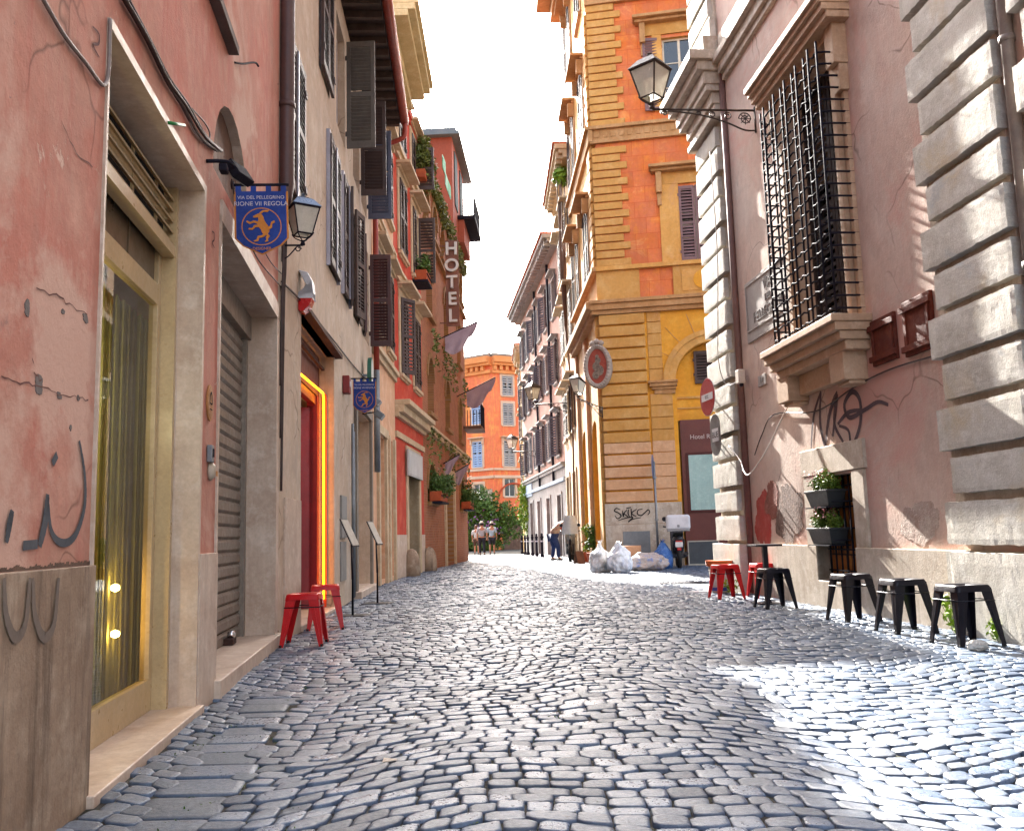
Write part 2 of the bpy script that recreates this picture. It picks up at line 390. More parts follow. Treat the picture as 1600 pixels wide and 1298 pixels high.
# ------------------------------------------------------------------ facade planes (metres, street runs along +Y)
FA = Fac((-1.61, 3.43), (-2.22, 8.38), 'L'); FB = Fac((-2.22, 8.38), (-2.72, 17.3), 'L')
FC = Fac((-2.72, 17.3), (-2.74, 20.8), 'L'); FD = Fac((-2.74, 20.8), (-2.52, 25), 'L'); FE = Fac((-2.52, 25), (-1.93, 37), 'L')
FR = Fac((3.52, 11.74), (3.433, 12.74), 'R'); F2 = Fac((2.58, 24.5), (3.565, 24.328), 'L'); F2s = Fac((2.5, 24.5), (2.29, 30.6), 'R')
F3 = Fac((2.27, 30.62), (2.12, 36.5), 'R'); F4 = Fac((2.2, 38), (.6, 53), 'R'); F5 = Fac((.62, 53.3), (.5, 58.5), 'R')

# ------------------------------------------------------------------ ground and cobbles
def lerp_tab(t, y):
    if y <= t[0][0]: return t[0][1]+(y-t[0][0])*(t[1][1]-t[0][1])/(t[1][0]-t[0][0])
    for (a, b), (c, d) in zip(t, t[1:]):
        if y <= c: return b+(d-b)*(y-a)/(c-a)
    return t[-1][1]
TL = [(3.43, -1.61), (8.38, -2.22), (17.3, -2.72), (20.8, -2.74), (25, -2.52), (37, -1.93), (37.2, -9), (60, -9)]
TR = [(3, 4.4), (14.3, 3.26), (14.35, 7.5), (24.2, 7.2), (24.3, 2.56), (36.5, 2.12), (38, 2.2), (53, .6), (53.3, .55)]
g = MB(); ys = [-25, 0, 2, 27, 60, 120, 260]; xs = [-90, -20, 20, 90]
for i in range(len(ys)-1):
    for j in range(len(xs)-1):
        g.add([(x, y, gz(y)-.045) for x, y in ((xs[j], ys[i]), (xs[j+1], ys[i]), (xs[j+1], ys[i+1]), (xs[j], ys[i+1]))], [(0,1,2,3)])
def ground_mat():
    M = mat('joint_soil', ['#35312c', '#46413b', '#414729'], 3, .95, 1., 90, fac_lo=.4, fac_hi=.7)
    return M
tag(g.build('ground', ground_mat()), kind='structure')
def hgt(x, y): return gz(y)+.015*noise.noise(Vector((x*.9, y*.9, 2)))+.005*noise.noise(Vector((x*3, y*3, 8)))
g = MB(); XS = [-9.5+.16*i for i in range(108)]; YS = [.5+.16*i for i in range(300)]
g.v = [(x, y, hgt(x, y)-.0125) for y in YS for x in XS]; W_ = len(XS)
g.f = [(j*W_+i, j*W_+i+1, (j+1)*W_+i+1, (j+1)*W_+i) for j in range(len(YS)-1) for i in range(W_-1)]; g.m = [0]*len(g.f)
tag(g.build('ground', ground_mat(), fix=False), kind='structure')

def cobbles():
    rnd = random.Random(3); v = []; f = []; P = .106
    def warp(x, y):
        q = ((x+.35*math.sin(y*.23)) / 1.9); fr = q-math.floor(q)
        arc = 1-(2*fr-1)**2
        y2 = y + .20*math.sin(x*2.3+1.1*math.sin(y*.5)) + .07*math.sin(x*5.1+y*.9) + .10*noise.noise(Vector((x*.7, y*.7, 0)))
        x2 = x + .09*noise.noise(Vector((x*.8, y*.8, 5)))
        return x2, y2
    k = 0; y = 1.6
    while y < 47:
        x = -3.8+rnd.random()*.1; xe = 7.6 if 14 < y < 24.6 else 4.6
        if y > 37: x = -9; 
        near = y < 11; P = .106*rnd.uniform(.9, 1.12)
        while x < xe:
            wd = P*rnd.uniform(.8, 1.35)
            cx, cy = warp(x+wd/2, y+P/2)
            xl = lerp_tab(TL, cy)
            if xl+.02 < cx < lerp_tab(TR, cy)-.03 and not (cy < 5.6 and xl+.28 < cx < xl+.53) and cy > 1.9:
                j = P*.085
                gp = P*(.018 if rnd.random() < .85 else .06)
                cs = []
                for (a, b) in ((0,0), (1,0), (1,1), (0,1)):
                    sx = x+wd*a; sy = y+P*b
                    hx = noise.noise(Vector((sx*31, sy*31, 1)))*j*1.6; hy = noise.noise(Vector((sx*29, sy*29, 7)))*j*1.6
                    px, py = warp(sx, sy); cs.append(Vector((px+hx+rnd.uniform(-j, j)*.5, py+hy+rnd.uniform(-j, j)*.5)))
                c = sum(cs, Vector((0, 0)))/4
                cs = [c+(p-c)*(1-2*gp/P) for p in cs]
                z = hgt(cx, cy)+rnd.uniform(-.004, .004); tx, ty = rnd.gauss(0, .035), rnd.gauss(0, .035); o = len(v)
                if near:
                    ring = []
                    for i in range(4):
                        p, q, r_ = cs[i-1], cs[i], cs[(i+1) % 4]; kk = rnd.uniform(.07, .26)
                        ring += [q+(p-q)*kk, q+(r_-q)*kk]
                    for sc_, dz in ((1.02, -.03), (1., -.005), (.955, -.0008), (.75, .0004)):
                        for p in ring:
                            d = (p-c)*sc_; v.append((c.x+d.x, c.y+d.y, z+dz+tx*d.x+ty*d.y))
                    for l in range(3):
                        for i in range(8):
                            a = o+l*8+i; b = o+l*8+(i+1) % 8; f.append((a, b, b+8, a+8))
                    f.append(tuple(range(o+24, o+32)))
                else:
                    for sc_, dz in ((1.02, -.03), (1, -.004), (.92, 0)):
                        for p in cs:
                            d = (p-c)*sc_; v.append((c.x+d.x, c.y+d.y, z+dz+tx*d.x+ty*d.y))
                    for l in range(2):
                        for i in range(4):
                            a = o+l*4+i; b = o+l*4+(i+1) % 4; f.append((a, b, b+4, a+4))
                    f.append((o+8, o+9, o+10, o+11))
            x += wd
        y += P; k += 1
    # long flat slabs of the gutter along the left walls
    y = 1.5
    while y < 5.6:
        ln = rnd.uniform(.12, .27); xl = lerp_tab(TL, y+ln/2)
        a, b = xl+.25+rnd.uniform(-.02, .03), xl+.55+rnd.uniform(-.04, .04); z = hgt(xl+.4, y)-.003+rnd.uniform(-.003, .003); o = len(v)
        sk = -.12*ln
        c4 = [Vector((a, y+.006)), Vector((b, y+.006+rnd.uniform(-.01, .01))), Vector((b+sk, y+ln-.008)), Vector((a+sk, y+ln-.008))]; c = sum(c4, Vector((0, 0)))/4
        ring = []
        for i in range(4):
            p, q, r_ = c4[i-1], c4[i], c4[(i+1) % 4]; kk = rnd.uniform(.06, .12); ring += [q+(p-q)*kk, q+(r_-q)*kk]
        for sc_, dz in ((1, -.03), (1., -.006), (.965, 0), (.8, .001)):
            for p in ring: d = (p-c)*sc_; v.append((c.x+d.x, c.y+d.y, z+dz+rnd.gauss(0, .0008)))
        for l in range(3):
            for i in range(8):
                a_ = o+l*8+i; b_ = o+l*8+(i+1) % 8; f.append((a_, b_, b_+8, a_+8))
        f.append(tuple(range(o+24, o+32))); y += ln
    me = bpy.data.meshes.new('cobblestones'); me.from_pydata(v, [], f); me.polygons.foreach_set('use_smooth', [True]*len(me.polygons)); me.update()
    M = mat('basalt', ['#546780', '#435369', '#6c7b8c'], 1.3, .40, .8, 75, island=.5, spec=.6, bdist=.005, mottle=.5, isl_rough=.12, spot=('#7d8086', .66, 9))
    me.materials.append(M); o = bpy.data.objects.new('road', me); COL.objects.link(o); tag(o, kind='structure'); return o
cobbles()
# sparse moss in the joints
rnd = random.Random(5); pts = []
for _ in range(170):
    x, y = rnd.uniform(-1.4, 1.8), rnd.uniform(2.6, 7)
    if rnd.random() < .5: x = -1.0+rnd.gauss(0, .5); y = 3.4+rnd.gauss(0, .7)
    if noise.noise(Vector((x*1.3, y*1.3, 3))) < -.05: continue
    for k in range(7): pts.append((x+rnd.gauss(0, .022), y+rnd.gauss(0, .012), -.012+rnd.uniform(0, .01)))
tag(leaves_mb(pts, .007, 4).build('moss', m_leaf, fix=False), 'tufts of green moss growing in the joints of the cobbled street', 'moss', kind='stuff')

# ================================================================== LEFT: pink corner building with the glazed shop
p_pink = mat('plaster_pink', ['#c27460', '#b98872', '#cb9882'], .8, .9, .5, 30, streak=('#ad5648', .55), spot=('#caa38f', .64, 1.9), crack=1.3, wash=[('#c59c88', .52, .60, .55), ('#a8543f', .60, .72, .9), ('#8b6f66', .66, .78, 3.0), ('#6b625d', .705, .725, 8)])
def building(name, F, label, u0=None, base=0):
    return empty(name, F.pt(F.L/2 if u0 is None else u0, base), label, 'building')
bA = building('pink_building', FA, 'worn pink plaster building at near left with glazed shop door and roller shutter')
wl = MB(); hA = [(0, 1.77, .0, 3.05, .27), (2.27, 4.9, .0, 3.04, .34), (2.02, 3.3, 3.3, 3.95, .1, .6)]
wall_sheet(wl, FA, -5, 5.0, -.3, 12.2, hA)
wl.build('wall', [p_pink, m_marble], bA, fix=False)
mb = MB(); FA.box(mb, -5, 5.12, 12.2, 12.45, -7, .45); FA.box(mb, -5, 5.12, 12.02, 12.2, -.02, .3); mb.build('roof', m_terra, bA)
# plinths of brown travertine, 25 mm proud
mb = MB(); FA.box(mb, -5, -.002, -.2, .86, -.05, .022); mb.build('plinth', m_travB, bA, bevel=.004)
mb = MB(); FA.box(mb, 1.775, 2.265, -.2, .87, -.05, .02); mb.build('plinth', m_marble, bA, bevel=.004)
# marble frames round both openings, jamb linings
mb = MB()
FA.box(mb, -.02, 0, -.02, 3.07, -.02, .012); FA.box(mb, 0, 1.79, 3.03, 3.075, -.26, .014); FA.box(mb, 1.745, 1.79, -.02, 3.03, -.26, .014)
mb.build('door_frame', m_marble, bA)
mb = MB(); FA.box(mb, 2.24, 2.275, .02, 3.06, -.3, .014); FA.box(mb, 2.24, 4.94, 3.02, 3.17, -.3, .02); FA.box(mb, 4.86, 5.02, .02, 3.02, -.32, .016)
mb.build('door_frame', m_marble, bA)
mb = MB(); FA.box(mb, -.03, 1.80, -.12, .03, -.27, .05); mb.build('threshold', m_marble, bA, bevel=.006)
mb = MB(); FA.box(mb, 2.2, 5.02, -.2, .10, -.34, .06); mb.build('threshold', m_marble, bA, bevel=.008)
mb = MB(); FA.box(mb, 5.02, 5.06, -.2, .12, -.05, .03); mb.build('threshold', m_marble, bA)
# glazed door of the shop
m_cream = mat('cream_metal', ['#c5ac82', '#b89d72'], 3, .35, .03, 40, spec=.5)
sh = MB(); n0, n1 = -.265, -.215
FA.box(sh, 0.0, 1.745, .03, .20, n0, n1); FA.box(sh, 1.64, 1.76, .20, 2.9, n0, n1); FA.box(sh, 0.0, .1, .20, 2.9, n0, n1)
FA.box(sh, .1, 1.64, 2.3, 2.42, n0, n1); FA.box(sh, .0, 1.745, 2.80, 2.93, n0, n1+.01)
dr = sh.build('shop_door', m_cream, bA, bevel=.003)
mb = MB(); FA.box(mb, 1.70, 1.744, .03, 3.03, -.215, -.135); mb.build('lining', m_cream, dr)
glassquad(FA, .1, 1.64, .20, 2.3, -.24, glassmat('shop_glass', '#dfe4cc'), dr)
m_trans = mat('transom_panel', ['#5a4a38', '#6d5a44'], 2, .35, .05)
mb = MB(); FA.box(mb, .1, 1.64, 2.42, 2.80, -.25, -.24); [FA.box(mb, u-.006, u+.006, 2.42, 2.80, -.24, -.232) for u in (.62, 1.13)]; mb.build('transom', m_trans, dr)
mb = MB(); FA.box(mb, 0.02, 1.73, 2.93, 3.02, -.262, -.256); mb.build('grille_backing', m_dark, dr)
# louvred vent: sloping blades below the marble lintel, hung in front of the transom
vt = MB()
for k in range(5):
    z = 2.69+.066*k
    vt.obox(FA.pt(0, z, -.17), FA.D, (FA.N*.8-Z_*.6).normalized(), (Z_*.8+FA.N*.6).normalized(), .02, 1.73, -.02, .02, 0, .008)
FA.box(vt, .02, 1.73, 2.60, 2.665, -.21, -.14)
for u in (.5, 1.05, 1.5): FA.box(vt, u, u+.03, 2.665, 3.0, -.212, -.2)
vt.build('vent_grille', m_cream, dr)
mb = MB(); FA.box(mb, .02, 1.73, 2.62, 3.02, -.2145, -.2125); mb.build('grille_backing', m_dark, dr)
# shop interior: back wall, green curtain, two lit spot lamps
m_olive = mat('olive_curtain', ['#a9a56c', '#97935c'], 3, .9, .3, 20, streak=('#54532c', .5))
mb = MB(); FA.box(mb, -.3, 4.6, -.05, 2.9, -2.2, -2.15); FA.box(mb, -.3, 4.6, -.06, 0, -2.15, -.28); FA.box(mb, 4.6, 4.65, -.05, 2.9, -2.15, -.36); FA.box(mb, -.35, -.3, -.05, 2.9, -2.15, -.3); mb.build('shop_interior', mat('shop_wall', ['#4c4a3c', '#3b392f'], 1, .8, 0), bA)
mb = MB()
for i in range(44):
    u = 1.25+i*.03; FA.box(mb, u, u+.03, .05, 2.32, -.42+.018*math.sin(i*1.7), -.41+.018*math.sin(i*1.7))
mb.build('curtain', m_olive, bA)
for z in (.92, .78):
    u, zz = FA.at(180, 918 if z > .9 else 990, -.36)
    mb = MB(); mb.lathe([(.004, -.02), (.02, -.012), (.024, 0), (.02, .012), (.004, .02)], FA.pt(u, zz, -.36), 12)
    mb.build('spot_lamp', mat('lit_bulb', ['#ffdf9a'], emit=('#ffcf7a', 14)), bA, smooth=True)
# roller shutter
m_roll = mat('roller_steel', ['#958779', '#84786c', '#a1968a'], 3, .42, .15, 40, metal=.35, spec=.5, streak=('#5a4c42', .4))
rs = MB(); z = .10
while z < 2.85:
    F = FA; c = [(z, -.30), (z+.018, -.285), (z+.075, -.285), (z+.098, -.302)]
    for (a, na), (b, nb) in zip(c, c[1:]): rs.add([F.pt(2.26, a, na), F.pt(4.9, a, na), F.pt(4.9, b, nb), F.pt(2.26, b, nb)], [(0,1,2,3)])
    rs.add([F.pt(2.26, z+.098, -.302), F.pt(4.9, z+.098, -.302), F.pt(4.9, z+.108, -.292), F.pt(2.26, z+.108, -.292)], [(0,1,2,3)])
    z += .108
FA.box(rs, 2.26, 4.9, 2.8, 3.03, -.33, -.22); FA.box(rs, 4.79, 4.86, .1, 2.8, -.31, -.25); FA.box(rs, 2.275, 2.33, .1, 2.8, -.31, -.25)
rs_o = rs.build('roller_shutter', m_roll, bA, fix=False)
mb = MB(); u, z = FA.at(357, 1024, -.26); o = FA.pt(u, .105, -.24); mb.obox(o, FA.D, FA.N, Z_, -.09, .07, -.05, .03, 0, .05)
mb.build('lock_base', mat('rusty_iron', ['#4b2c1f', '#35211a'], 8, .8, .3), rs_o, bevel=.006)
mb = MB(); mb.lathe([(.032, 0), (.034, .03), (.028, .05), (.012, .058)], o+FA.N*.0+Z_*.05+FA.D*.0, 16); mb.build('padlock', mat('chrome', ['#d7d7d9'], metal=1, rough=.15, bump=0), rs_o, smooth=True)
# closed lunette of boards over the shutter
mb = MB(); r = .55; arc = [(2.66-.66*math.cos(math.pi*i/16), 3.35+.6*math.sin(math.pi*i/16)) for i in range(17)]
FA.poly(mb, [(2.0, 3.3)]+arc+[(3.32, 3.3)], -.1, -.07); mb.build('boarded_lunette', m_wood, bA)
# graffiti on pink wall and plinth
m_spray = mat('spray_grey', ['#3c3f45', '#55575b'], 5, .9, .1, fac_lo=.3, fac_hi=.7)
mb = MB()
A = lambda pts: [FA.at(*p) for p in pts]
FA.stroke(mb, A([(122, 690), (130, 740), (130, 790), (116, 835), (96, 848), (78, 830), (72, 775)]), .03)
mb.build('graffiti', m_spray, bA, fix=False); mb = MB()
FA.stroke(mb, A([(72, 775), (68, 815), (60, 850)]), .045); FA.stroke(mb, A([(35, 852), (55, 850)]), .035); mb.build('graffiti', m_spray, bA, fix=False); mb = MB(); FA.stroke(mb, A([(8, 845), (12, 820), (16, 800)]), .035); mb.build('graffiti', m_spray, bA, fix=False); mb = MB()
FA.stroke(mb, A([(81, 722), (86, 712)]), .035)
mb.build('graffiti', m_spray, bA, fix=False)
mb = MB(); m_faint = mat('faint_spray', ['#7b6a5c', '#6d6259'], 5, .9, .1)
for k in (0, 45):
    mb = MB(); FA.stroke(mb, [FA.at(x+k, y, .024) for x, y in ((5, 905), (8, 960), (22, 995), (38, 975), (45, 905))], .035, n1=.027)
    mb.build('graffiti', m_faint, bA, fix=False)
mb = MB()
for px, py in ((148, 62), (332, 372)):
    u, z = FA.at(px, py); FA.stroke(mb, [(u-.04, z+.03), (u+.03, z+.04), (u+.03, z), (u-.03, z-.04), (u+.04, z-.05)], .012)
    mb.build('painted_number', mat('brown_mark', ['#5a2c28']), bA, fix=False); mb = MB()
# peeled rim where the plinth meets the plaster
rnd = random.Random(2); mb = MB()
for i in range(60):
    u = -.9+i*.0148; h = rnd.uniform(.002, .016); mb.add([FA.pt(u, .862, .004), FA.pt(u+.0149, .862, .004), FA.pt(u+.0149, .866+h, .004), FA.pt(u, .866+h*.8, .004)], [(0,1,2,3)])
mb.build('bare_mortar', mat('mortar_brown', ['#6b5140', '#513c2f'], 9), bA, fix=False)
# house bell plates and small things
def disc(F, u, z, ru, rz, n0, n1, mb, N=28): F.poly(mb, [(u+ru*math.cos(2*math.pi*i/N), z+rz*math.sin(2*math.pi*i/N)) for i in range(N)], n0, n1)
m_brass = mat('old_brass', ['#c08a52', '#a87443'], 5, .5, .1, metal=.35)
mb = MB(); disc(FA, 2.01, 1.78, .085, .112, .002, .012, mb); pq = mb.build('oval_plaque', m_brass, None, bevel=.002)
tag(pq, 'small oval brass house plate fixed on the pink pier beside the rolled shutter', 'plaque')
mb = MB(); disc(FA, 2.01, 1.78, .07, .097, .012, .0135, mb); mb.mi = 0; mb.build('rim', mat('brass_field', ['#b57f4c', '#9c6a3c'], 9, .5), pq)
mb = MB(); FA.stroke(mb, [(1.97, 1.77), (1.99, 1.83), (2.02, 1.84), (2.04, 1.78), (1.98, 1.775)], .014, n1=.016); FA.stroke(mb, [(1.975, 1.74), (2.045, 1.74)], .008, n1=.016); mb.build('engraving', m_iron, pq, fix=False)
mb = MB(); u, z = FA.at(324, 709); FA.box(mb, u-.035, u+.035, z-.052, z+.052, .002, .035); ic = mb.build('key_switch', m_steel, None, bevel=.006); tag(ic, 'small grey metal key switch box above the round bell on the pink pier', 'key switch')
mb = MB(); FA.box(mb, u-.014, u+.014, z-.02, z+.03, .035, .04); mb.build('keyhole_plate', m_iron, ic)
mb = MB(); u, z = FA.at(326, 736); mb.lathe([(.045, 0), (.048, .012), (.03, .035), (.01, .04)], FA.pt(u, z, .002), 18, ax=FA.D, ay=Z_*1.25, az=FA.N); ib = mb.build('door_bell', mat('ivory_plastic', ['#b8a892'], rough=.5), None, smooth=True); tag(ib, 'rounded ivory bell cover just below the grey key switch', 'bell')
mb = MB(); FA.box(mb, u+.0, u+.03, z-.03, z+.0, .043, .05); mb.build('bell_button', m_brass, ib)
# cables along the pink wall
def cable(name, pts, r, m, label, cat='cable', n=6):
    mb = MB(); mb.tube(smooth3(pts), r, n); return tag(mb.build(name, m, None, smooth=True), label, cat)
def smooth3(pts, k=6):
    pts = [Vector(p) for p in pts]; out = []
    for i in range(len(pts)-1):
        p0 = pts[max(i-1,0)]; p1 = pts[i]; p2 = pts[i+1]; p3 = pts[min(i+2,len(pts)-1)]
        for j in range(k):
            t = j/k; out.append(.5*((2*p1)+(p2-p0)*t+(2*p0-5*p1+4*p2-p3)*t*t+(3*p1-p0-3*p2+p3)*t**3))
    out.append(pts[-1]); return out
m_cab = mat('cable_dark', ['#3d2f2b', '#4a3934'], 8, .6, .1); m_cabG = mat('cable_grey', ['#8d8178', '#7c7069'], 8, .6, .1)
P = lambda F, pts, n=.02: [F.pt(*F.at(x, y, n), n) for x, y in pts]
m_bundle = MB(); base = [(195, -5), (232, 62), (262, 122), (290, 165), (318, 215), (345, 238)]
for k, (r, dn) in enumerate(((.012, .016), (.009, .03), (.007, .012))):
    m_bundle.tube(smooth3(P(FA, [(x+(-4+4*k)+random.uniform(-1.5, 1.5), y+random.uniform(-3, 3)) for x, y in base], dn)), r, 6)
tag(m_bundle.build('cable_bundle', m_cab, None, smooth=True), 'bundle of brown cables running down the pink wall to the floodlight', 'cable')
cable('cable', P(FA, [(65, -5), (100, 55), (135, 100), (155, 128), (164, 132), (170, 110), (172, 30)], .012), .008, m_cabG, 'thin grey cable running along the pink wall to the shop door corner')
cable('cable', P(FA, [(290, 165), (300, 200), (318, 222), (328, 214), (322, 195), (300, 170)], .014), .005, m_cabG, 'thin loop of pale cable hanging beside the green cable tie')
mb = MB(); a = P(FA, [(264, 192), (288, 196)], .02); mb.tube([a[0], a[1]], .009, 8); tag(mb.build('cable_tie', mat('green_plastic', ['#0a7a35'], rough=.4), None, smooth=True), 'green plastic cable tie on the pink wall above the shop door', 'cable tie')
mb = MB(); a = P(FA, [(366, 98), (380, 100), (392, 98), (394, 104)], .03); a[0] = FA.pt(*FA.at(366, 98, 0), 0); mb.tube(smooth3([a[0], a[1], a[2]+FA.N*.03, a[3]+FA.N*.05]), .008, 6); tag(mb.build('wall_hook', m_iron, None, smooth=True), 'rusty iron hook sticking out of the bare pink wall', 'hook')
mb = MB(); a = [FA.at(318, -6), FA.at(358, 74)]; FA.box(mb, min(a[0][0], a[1][0]), a[1][0], a[1][1]-.06, a[1][1], .0, .07); FA.box(mb, 1.55, 2.5, 4.42, 5.7, -.004, .003) if 0 else None
tag(mb.build('wall_ledge', mat('ledge_grey', ['#6c5c55', '#57483f']), None), 'short grey stone ledge under a window high on the pink wall', 'ledge')

# floodlight above the lintel
def local_at(F, u, z, n): return F.pt(u, z, n)
u, z = FA.at(322, 252, 0)
fl = empty('floodlight', FA.pt(u, z, 0), 'black floodlight with a small sensor on an iron arm above the blue banner', 'floodlight')
mb = MB(); mb.tube(smooth3([FA.pt(u, z, 0), FA.pt(u+.05, z+.02, .12), FA.pt(u+.2, z+.03, .14)]), .012, 6); mb.build('arm', m_iron, fl, smooth=True)
mb = MB(); o = FA.pt(u+.22, z+.02, .16); ax = (FA.D+FA.N*.4).normalized(); az = (Z_*.8-FA.N*.5).normalized(); ay = az.cross(ax).normalized()
mb.obox(o, ax, ay, az, -.09, .09, -.03, .03, -.055, .055); hd = mb.build('lamp_head', m_iron, fl, bevel=.006)
mb = MB(); mb.obox(o, ax, ay, az, -.08, .08, .031, .038, -.045, .045); mb.build('glass', mat('flood_glass', ['#8f8f88'], rough=.1, bump=0), hd)
mb = MB(); mb.obox(FA.pt(u+.02, z-.03, .10), FA.D, FA.N, Z_, -.03, .05, -.025, .025, -.03, .02); mb.build('sensor', m_iron, fl, bevel=.01)
# ---- rain pipe between the two first houses
mb = MB(); mb.tube([FA.pt(5.04, 12, .07), FA.pt(5.04, 4.4, .07), FA.pt(5.02, 4.25, .05), FA.pt(5.02, 4.2, .03)], .075, 12)
for zz in (5.2, 7.2): mb.tube([FA.pt(5.04, zz, .07), FA.pt(5.04, zz+.05, .07)], .085, 12)
tag(mb.build('rain_pipe', mat('brown_pipe', ['#4d3631', '#5a403a'], 4, .5, .1), None, smooth=True), 'dark brown rain pipe between the pink house and the beige house', 'rain pipe')
mb = MB()
for k in range(3): mb.tube(smooth3([FB.pt(.05+.04*k, 4.2, .03+.012*k), FB.pt(.06+.05*k, 3.6, .04), FB.pt(.05+.05*k, 3.2, .03), FB.pt(.06+.03*k, 2.4-.5*k, .02)]), .014, 6)
tag(mb.build('cable_bundle', m_cab, None, smooth=True), 'black cables coming down below the brown rain pipe beside the left wall lantern', 'cable')
for pts, r in (((362, 280), (372, 330), (400, 400), (432, 440), (445, 455)), .006), (((374, 290), (395, 350), (420, 405), (440, 428)), .005), (((440, 440), (470, 470), (520, 530), (560, 580), (600, 620)), .010):
    F = FA if pts[0][0] < 430 and r < .01 else FB
    cable('cable', P(F, pts, .02), r, m_cab, {.006: 'slack black cable hanging behind the near blue banner', .005: 'thinner slack cable beside the banner cable', .010: 'thick cable running along the beige wall above the red doorway'}[r])

# ================================================================== LEFT: beige house with the red doorway
p_beige = mat('plaster_beige', ['#cdb7a0', '#bda48b', '#d8c8b4'], .8, .88, .4, 32, wash=[('#a99888', .55, .7, .7)], streak=('#a48a70', .5), spot=('#83776b', .74, 4), crack=.9)
bB = building('beige_building', FB, 'beige plaster house with brown louvred shutters above a red doorway')
Z1, Z2 = 4.55, 6.35; Z3, Z4 = 6.98, 8.75
loW = [(3.1, 4.0), (4.5, 5.35), (5.95, 6.75), (7.55, 8.35)]
hB = [(.12, 1.12, 4.5, 6.12, .15), (1.25, 3.75, .03, 3.42, .5), (6.15, 8.3, .12, 3.1, .4)]
hB += [(a, b, Z1, Z2, .15) for a, b in loW]+[(a, a+.9, Z3, Z4, .15) for a in (2.45, 4.05, 6.0, 7.2)]
wl = MB(); wall_sheet(wl, FB, 0.02, 8.93, -.3, 9.2, hB); wl.build('wall', [p_beige, p_beige], bB, fix=False)
window(FB, bB, .12, 1.12, 4.5, 6.12, sh=1, angs=(0, 0), ms=m_shB, pitch=.06)
for i, (a, b) in enumerate(loW):
    window(FB, bB, a, b, Z1, Z2, sh=1, ms=m_shB if i < 3 else m_shR, angs=((0, 0), (0, 9), (14, 0), (170, 90))[i], pitch=.06)
for i, a in enumerate((2.45, 4.05, 6.0, 7.2)):
    window(FB, bB, a, a+.9, Z3, Z4, sh=1, ms=(m_shB, m_shG, m_shB, m_shBl)[i], angs=((0, 0), (None, 84), (None, 90), (None, 90))[i], pitch=.06)
# pale rims whose colour imitates sky glint along the shutter edges
mb = MB()
for a, b, c, d in [(.12, 1.12, 4.5, 6.12), (3.1, 4.0, Z1, Z2), (4.5, 5.35, Z1, Z2)]:
    mb = MB(); FB.box(mb, a-.045, a-.012, c-.03, d+.03, .002, .05); FB.box(mb, b+.012, b+.045, c-.03, d+.03, .002, .05); FB.box(mb, a-.045, b+.045, d+.03, d+.06, .002, .05)
    mb.build('shutter_glint_rim', m_frameW, bB)
    mb = MB(); FB.box(mb, (a+b)/2-.02, (a+b)/2+.02, c, d, .072, .085); mb.build('shutter_glint_rim', m_frameW, bB)
# eave: boarded soffit with rafters, and a red gutter
mb = MB(); FB.box(mb, -.1, 8.95, 9.32, 9.37, -.02, .62); FB.box(mb, -.1, 8.95, 9.37, 9.5, -7, .64)
ev = mb.build('roof', mat('roof_boards', ['#4a3a33', '#392c27'], 3, .8, .2), bB)
mb = MB()
for i in range(24): FB.box(mb, .05+i*.38, .13+i*.38, 9.2, 9.32, -.02, .6)
mb.build('rafters', mat('rafter_wood', ['#5a4840', '#47382f'], 3), ev)
mb = MB(); mb.tube([FB.pt(-.1, 9.33, .70), FB.pt(8.97, 9.33, .70)], .085, 12)
mb.tube(smooth3([FB.pt(8.85, 9.28, .70), FB.pt(8.88, 9.0, .68), FB.pt(8.9, 8.9, .5), FB.pt(8.92, 8.8, .2), FB.pt(8.93, 8.6, .09)]), .05, 10)
mb.tube([FB.pt(8.93, 8.6, .09), FB.pt(8.93, 4.2, .09)], .055, 10)
gt = mb.build('gutter', mat('red_gutter', ['#8c2f22', '#a0402c'], 4, .5, .1), ev, smooth=True)
mb = MB(); mb.tube([FB.pt(8.93, 4.2, .09), FB.pt(8.93, 2.2, .09)], .06, 10); mb.build('pipe_foot', m_steel, gt, smooth=True)
# red doorway
m_brpan = mat('brown_panel', ['#6e3a2b', '#5c2f24'], 2, .6, .1)
mb = MB(); FB.box(mb, 1.25, 3.75, 2.86, 3.40, -.24, -.2); mb.build('door_head', m_brpan, bB)
mb = MB(); FB.box(mb, 1.15, 3.9, 3.42, 3.47, -.1, .1); FB.box(mb, 1.3, 3.7, 3.22, 3.25, -.16, -.12); mb.build('awning_rail', mat('dark_brown', ['#4a2c22']), bB)
dd = MB(); FB.box(dd, 1.27, 1.37, .05, 2.86, -.3, -.22); FB.box(dd, 3.58, 3.72, .05, 2.86, -.34, -.2); FB.box(dd, 1.37, 3.58, 2.74, 2.86, -.3, -.22); FB.box(dd, 2.25, 2.35, .05, 2.74, -.3, -.22)
FB.box(dd, 1.37, 2.25, .05, .8, -.28, -.24)
dj = dd.build('red_door', m_reddoor, bB, bevel=.004)
glassquad(FB, 1.37, 2.25, .8, 2.74, -.26, glassmat('door_glass', '#c9c0a8'), dj)
mb = MB(); o = FB.pt(3.56, 0, -.30); ax = (-FB.D*.25-FB.N*.97).normalized(); ay = ax.cross(Z_)
for x0, x1, z0, z1 in ((0, .14, .05, 2.7), (.86, 1.0, .05, 2.7), (.14, .86, .05, .9), (.14, .86, 2.5, 2.7)): mb.obox(o, ax, ay, Z_, x0, x1, -.02, .02, z0, z1)
ol = mb.build('door_leaf', m_reddoor, dj, bevel=.004)
mb = MB(); mb.add([o+ax*.14+Z_*.9, o+ax*.86+Z_*.9, o+ax*.86+Z_*2.5, o+ax*.14+Z_*2.5], [(0,1,2,3)]); mb.build('pane', glassmat('door_glass', '#c9c0a8'), dj, fix=False)
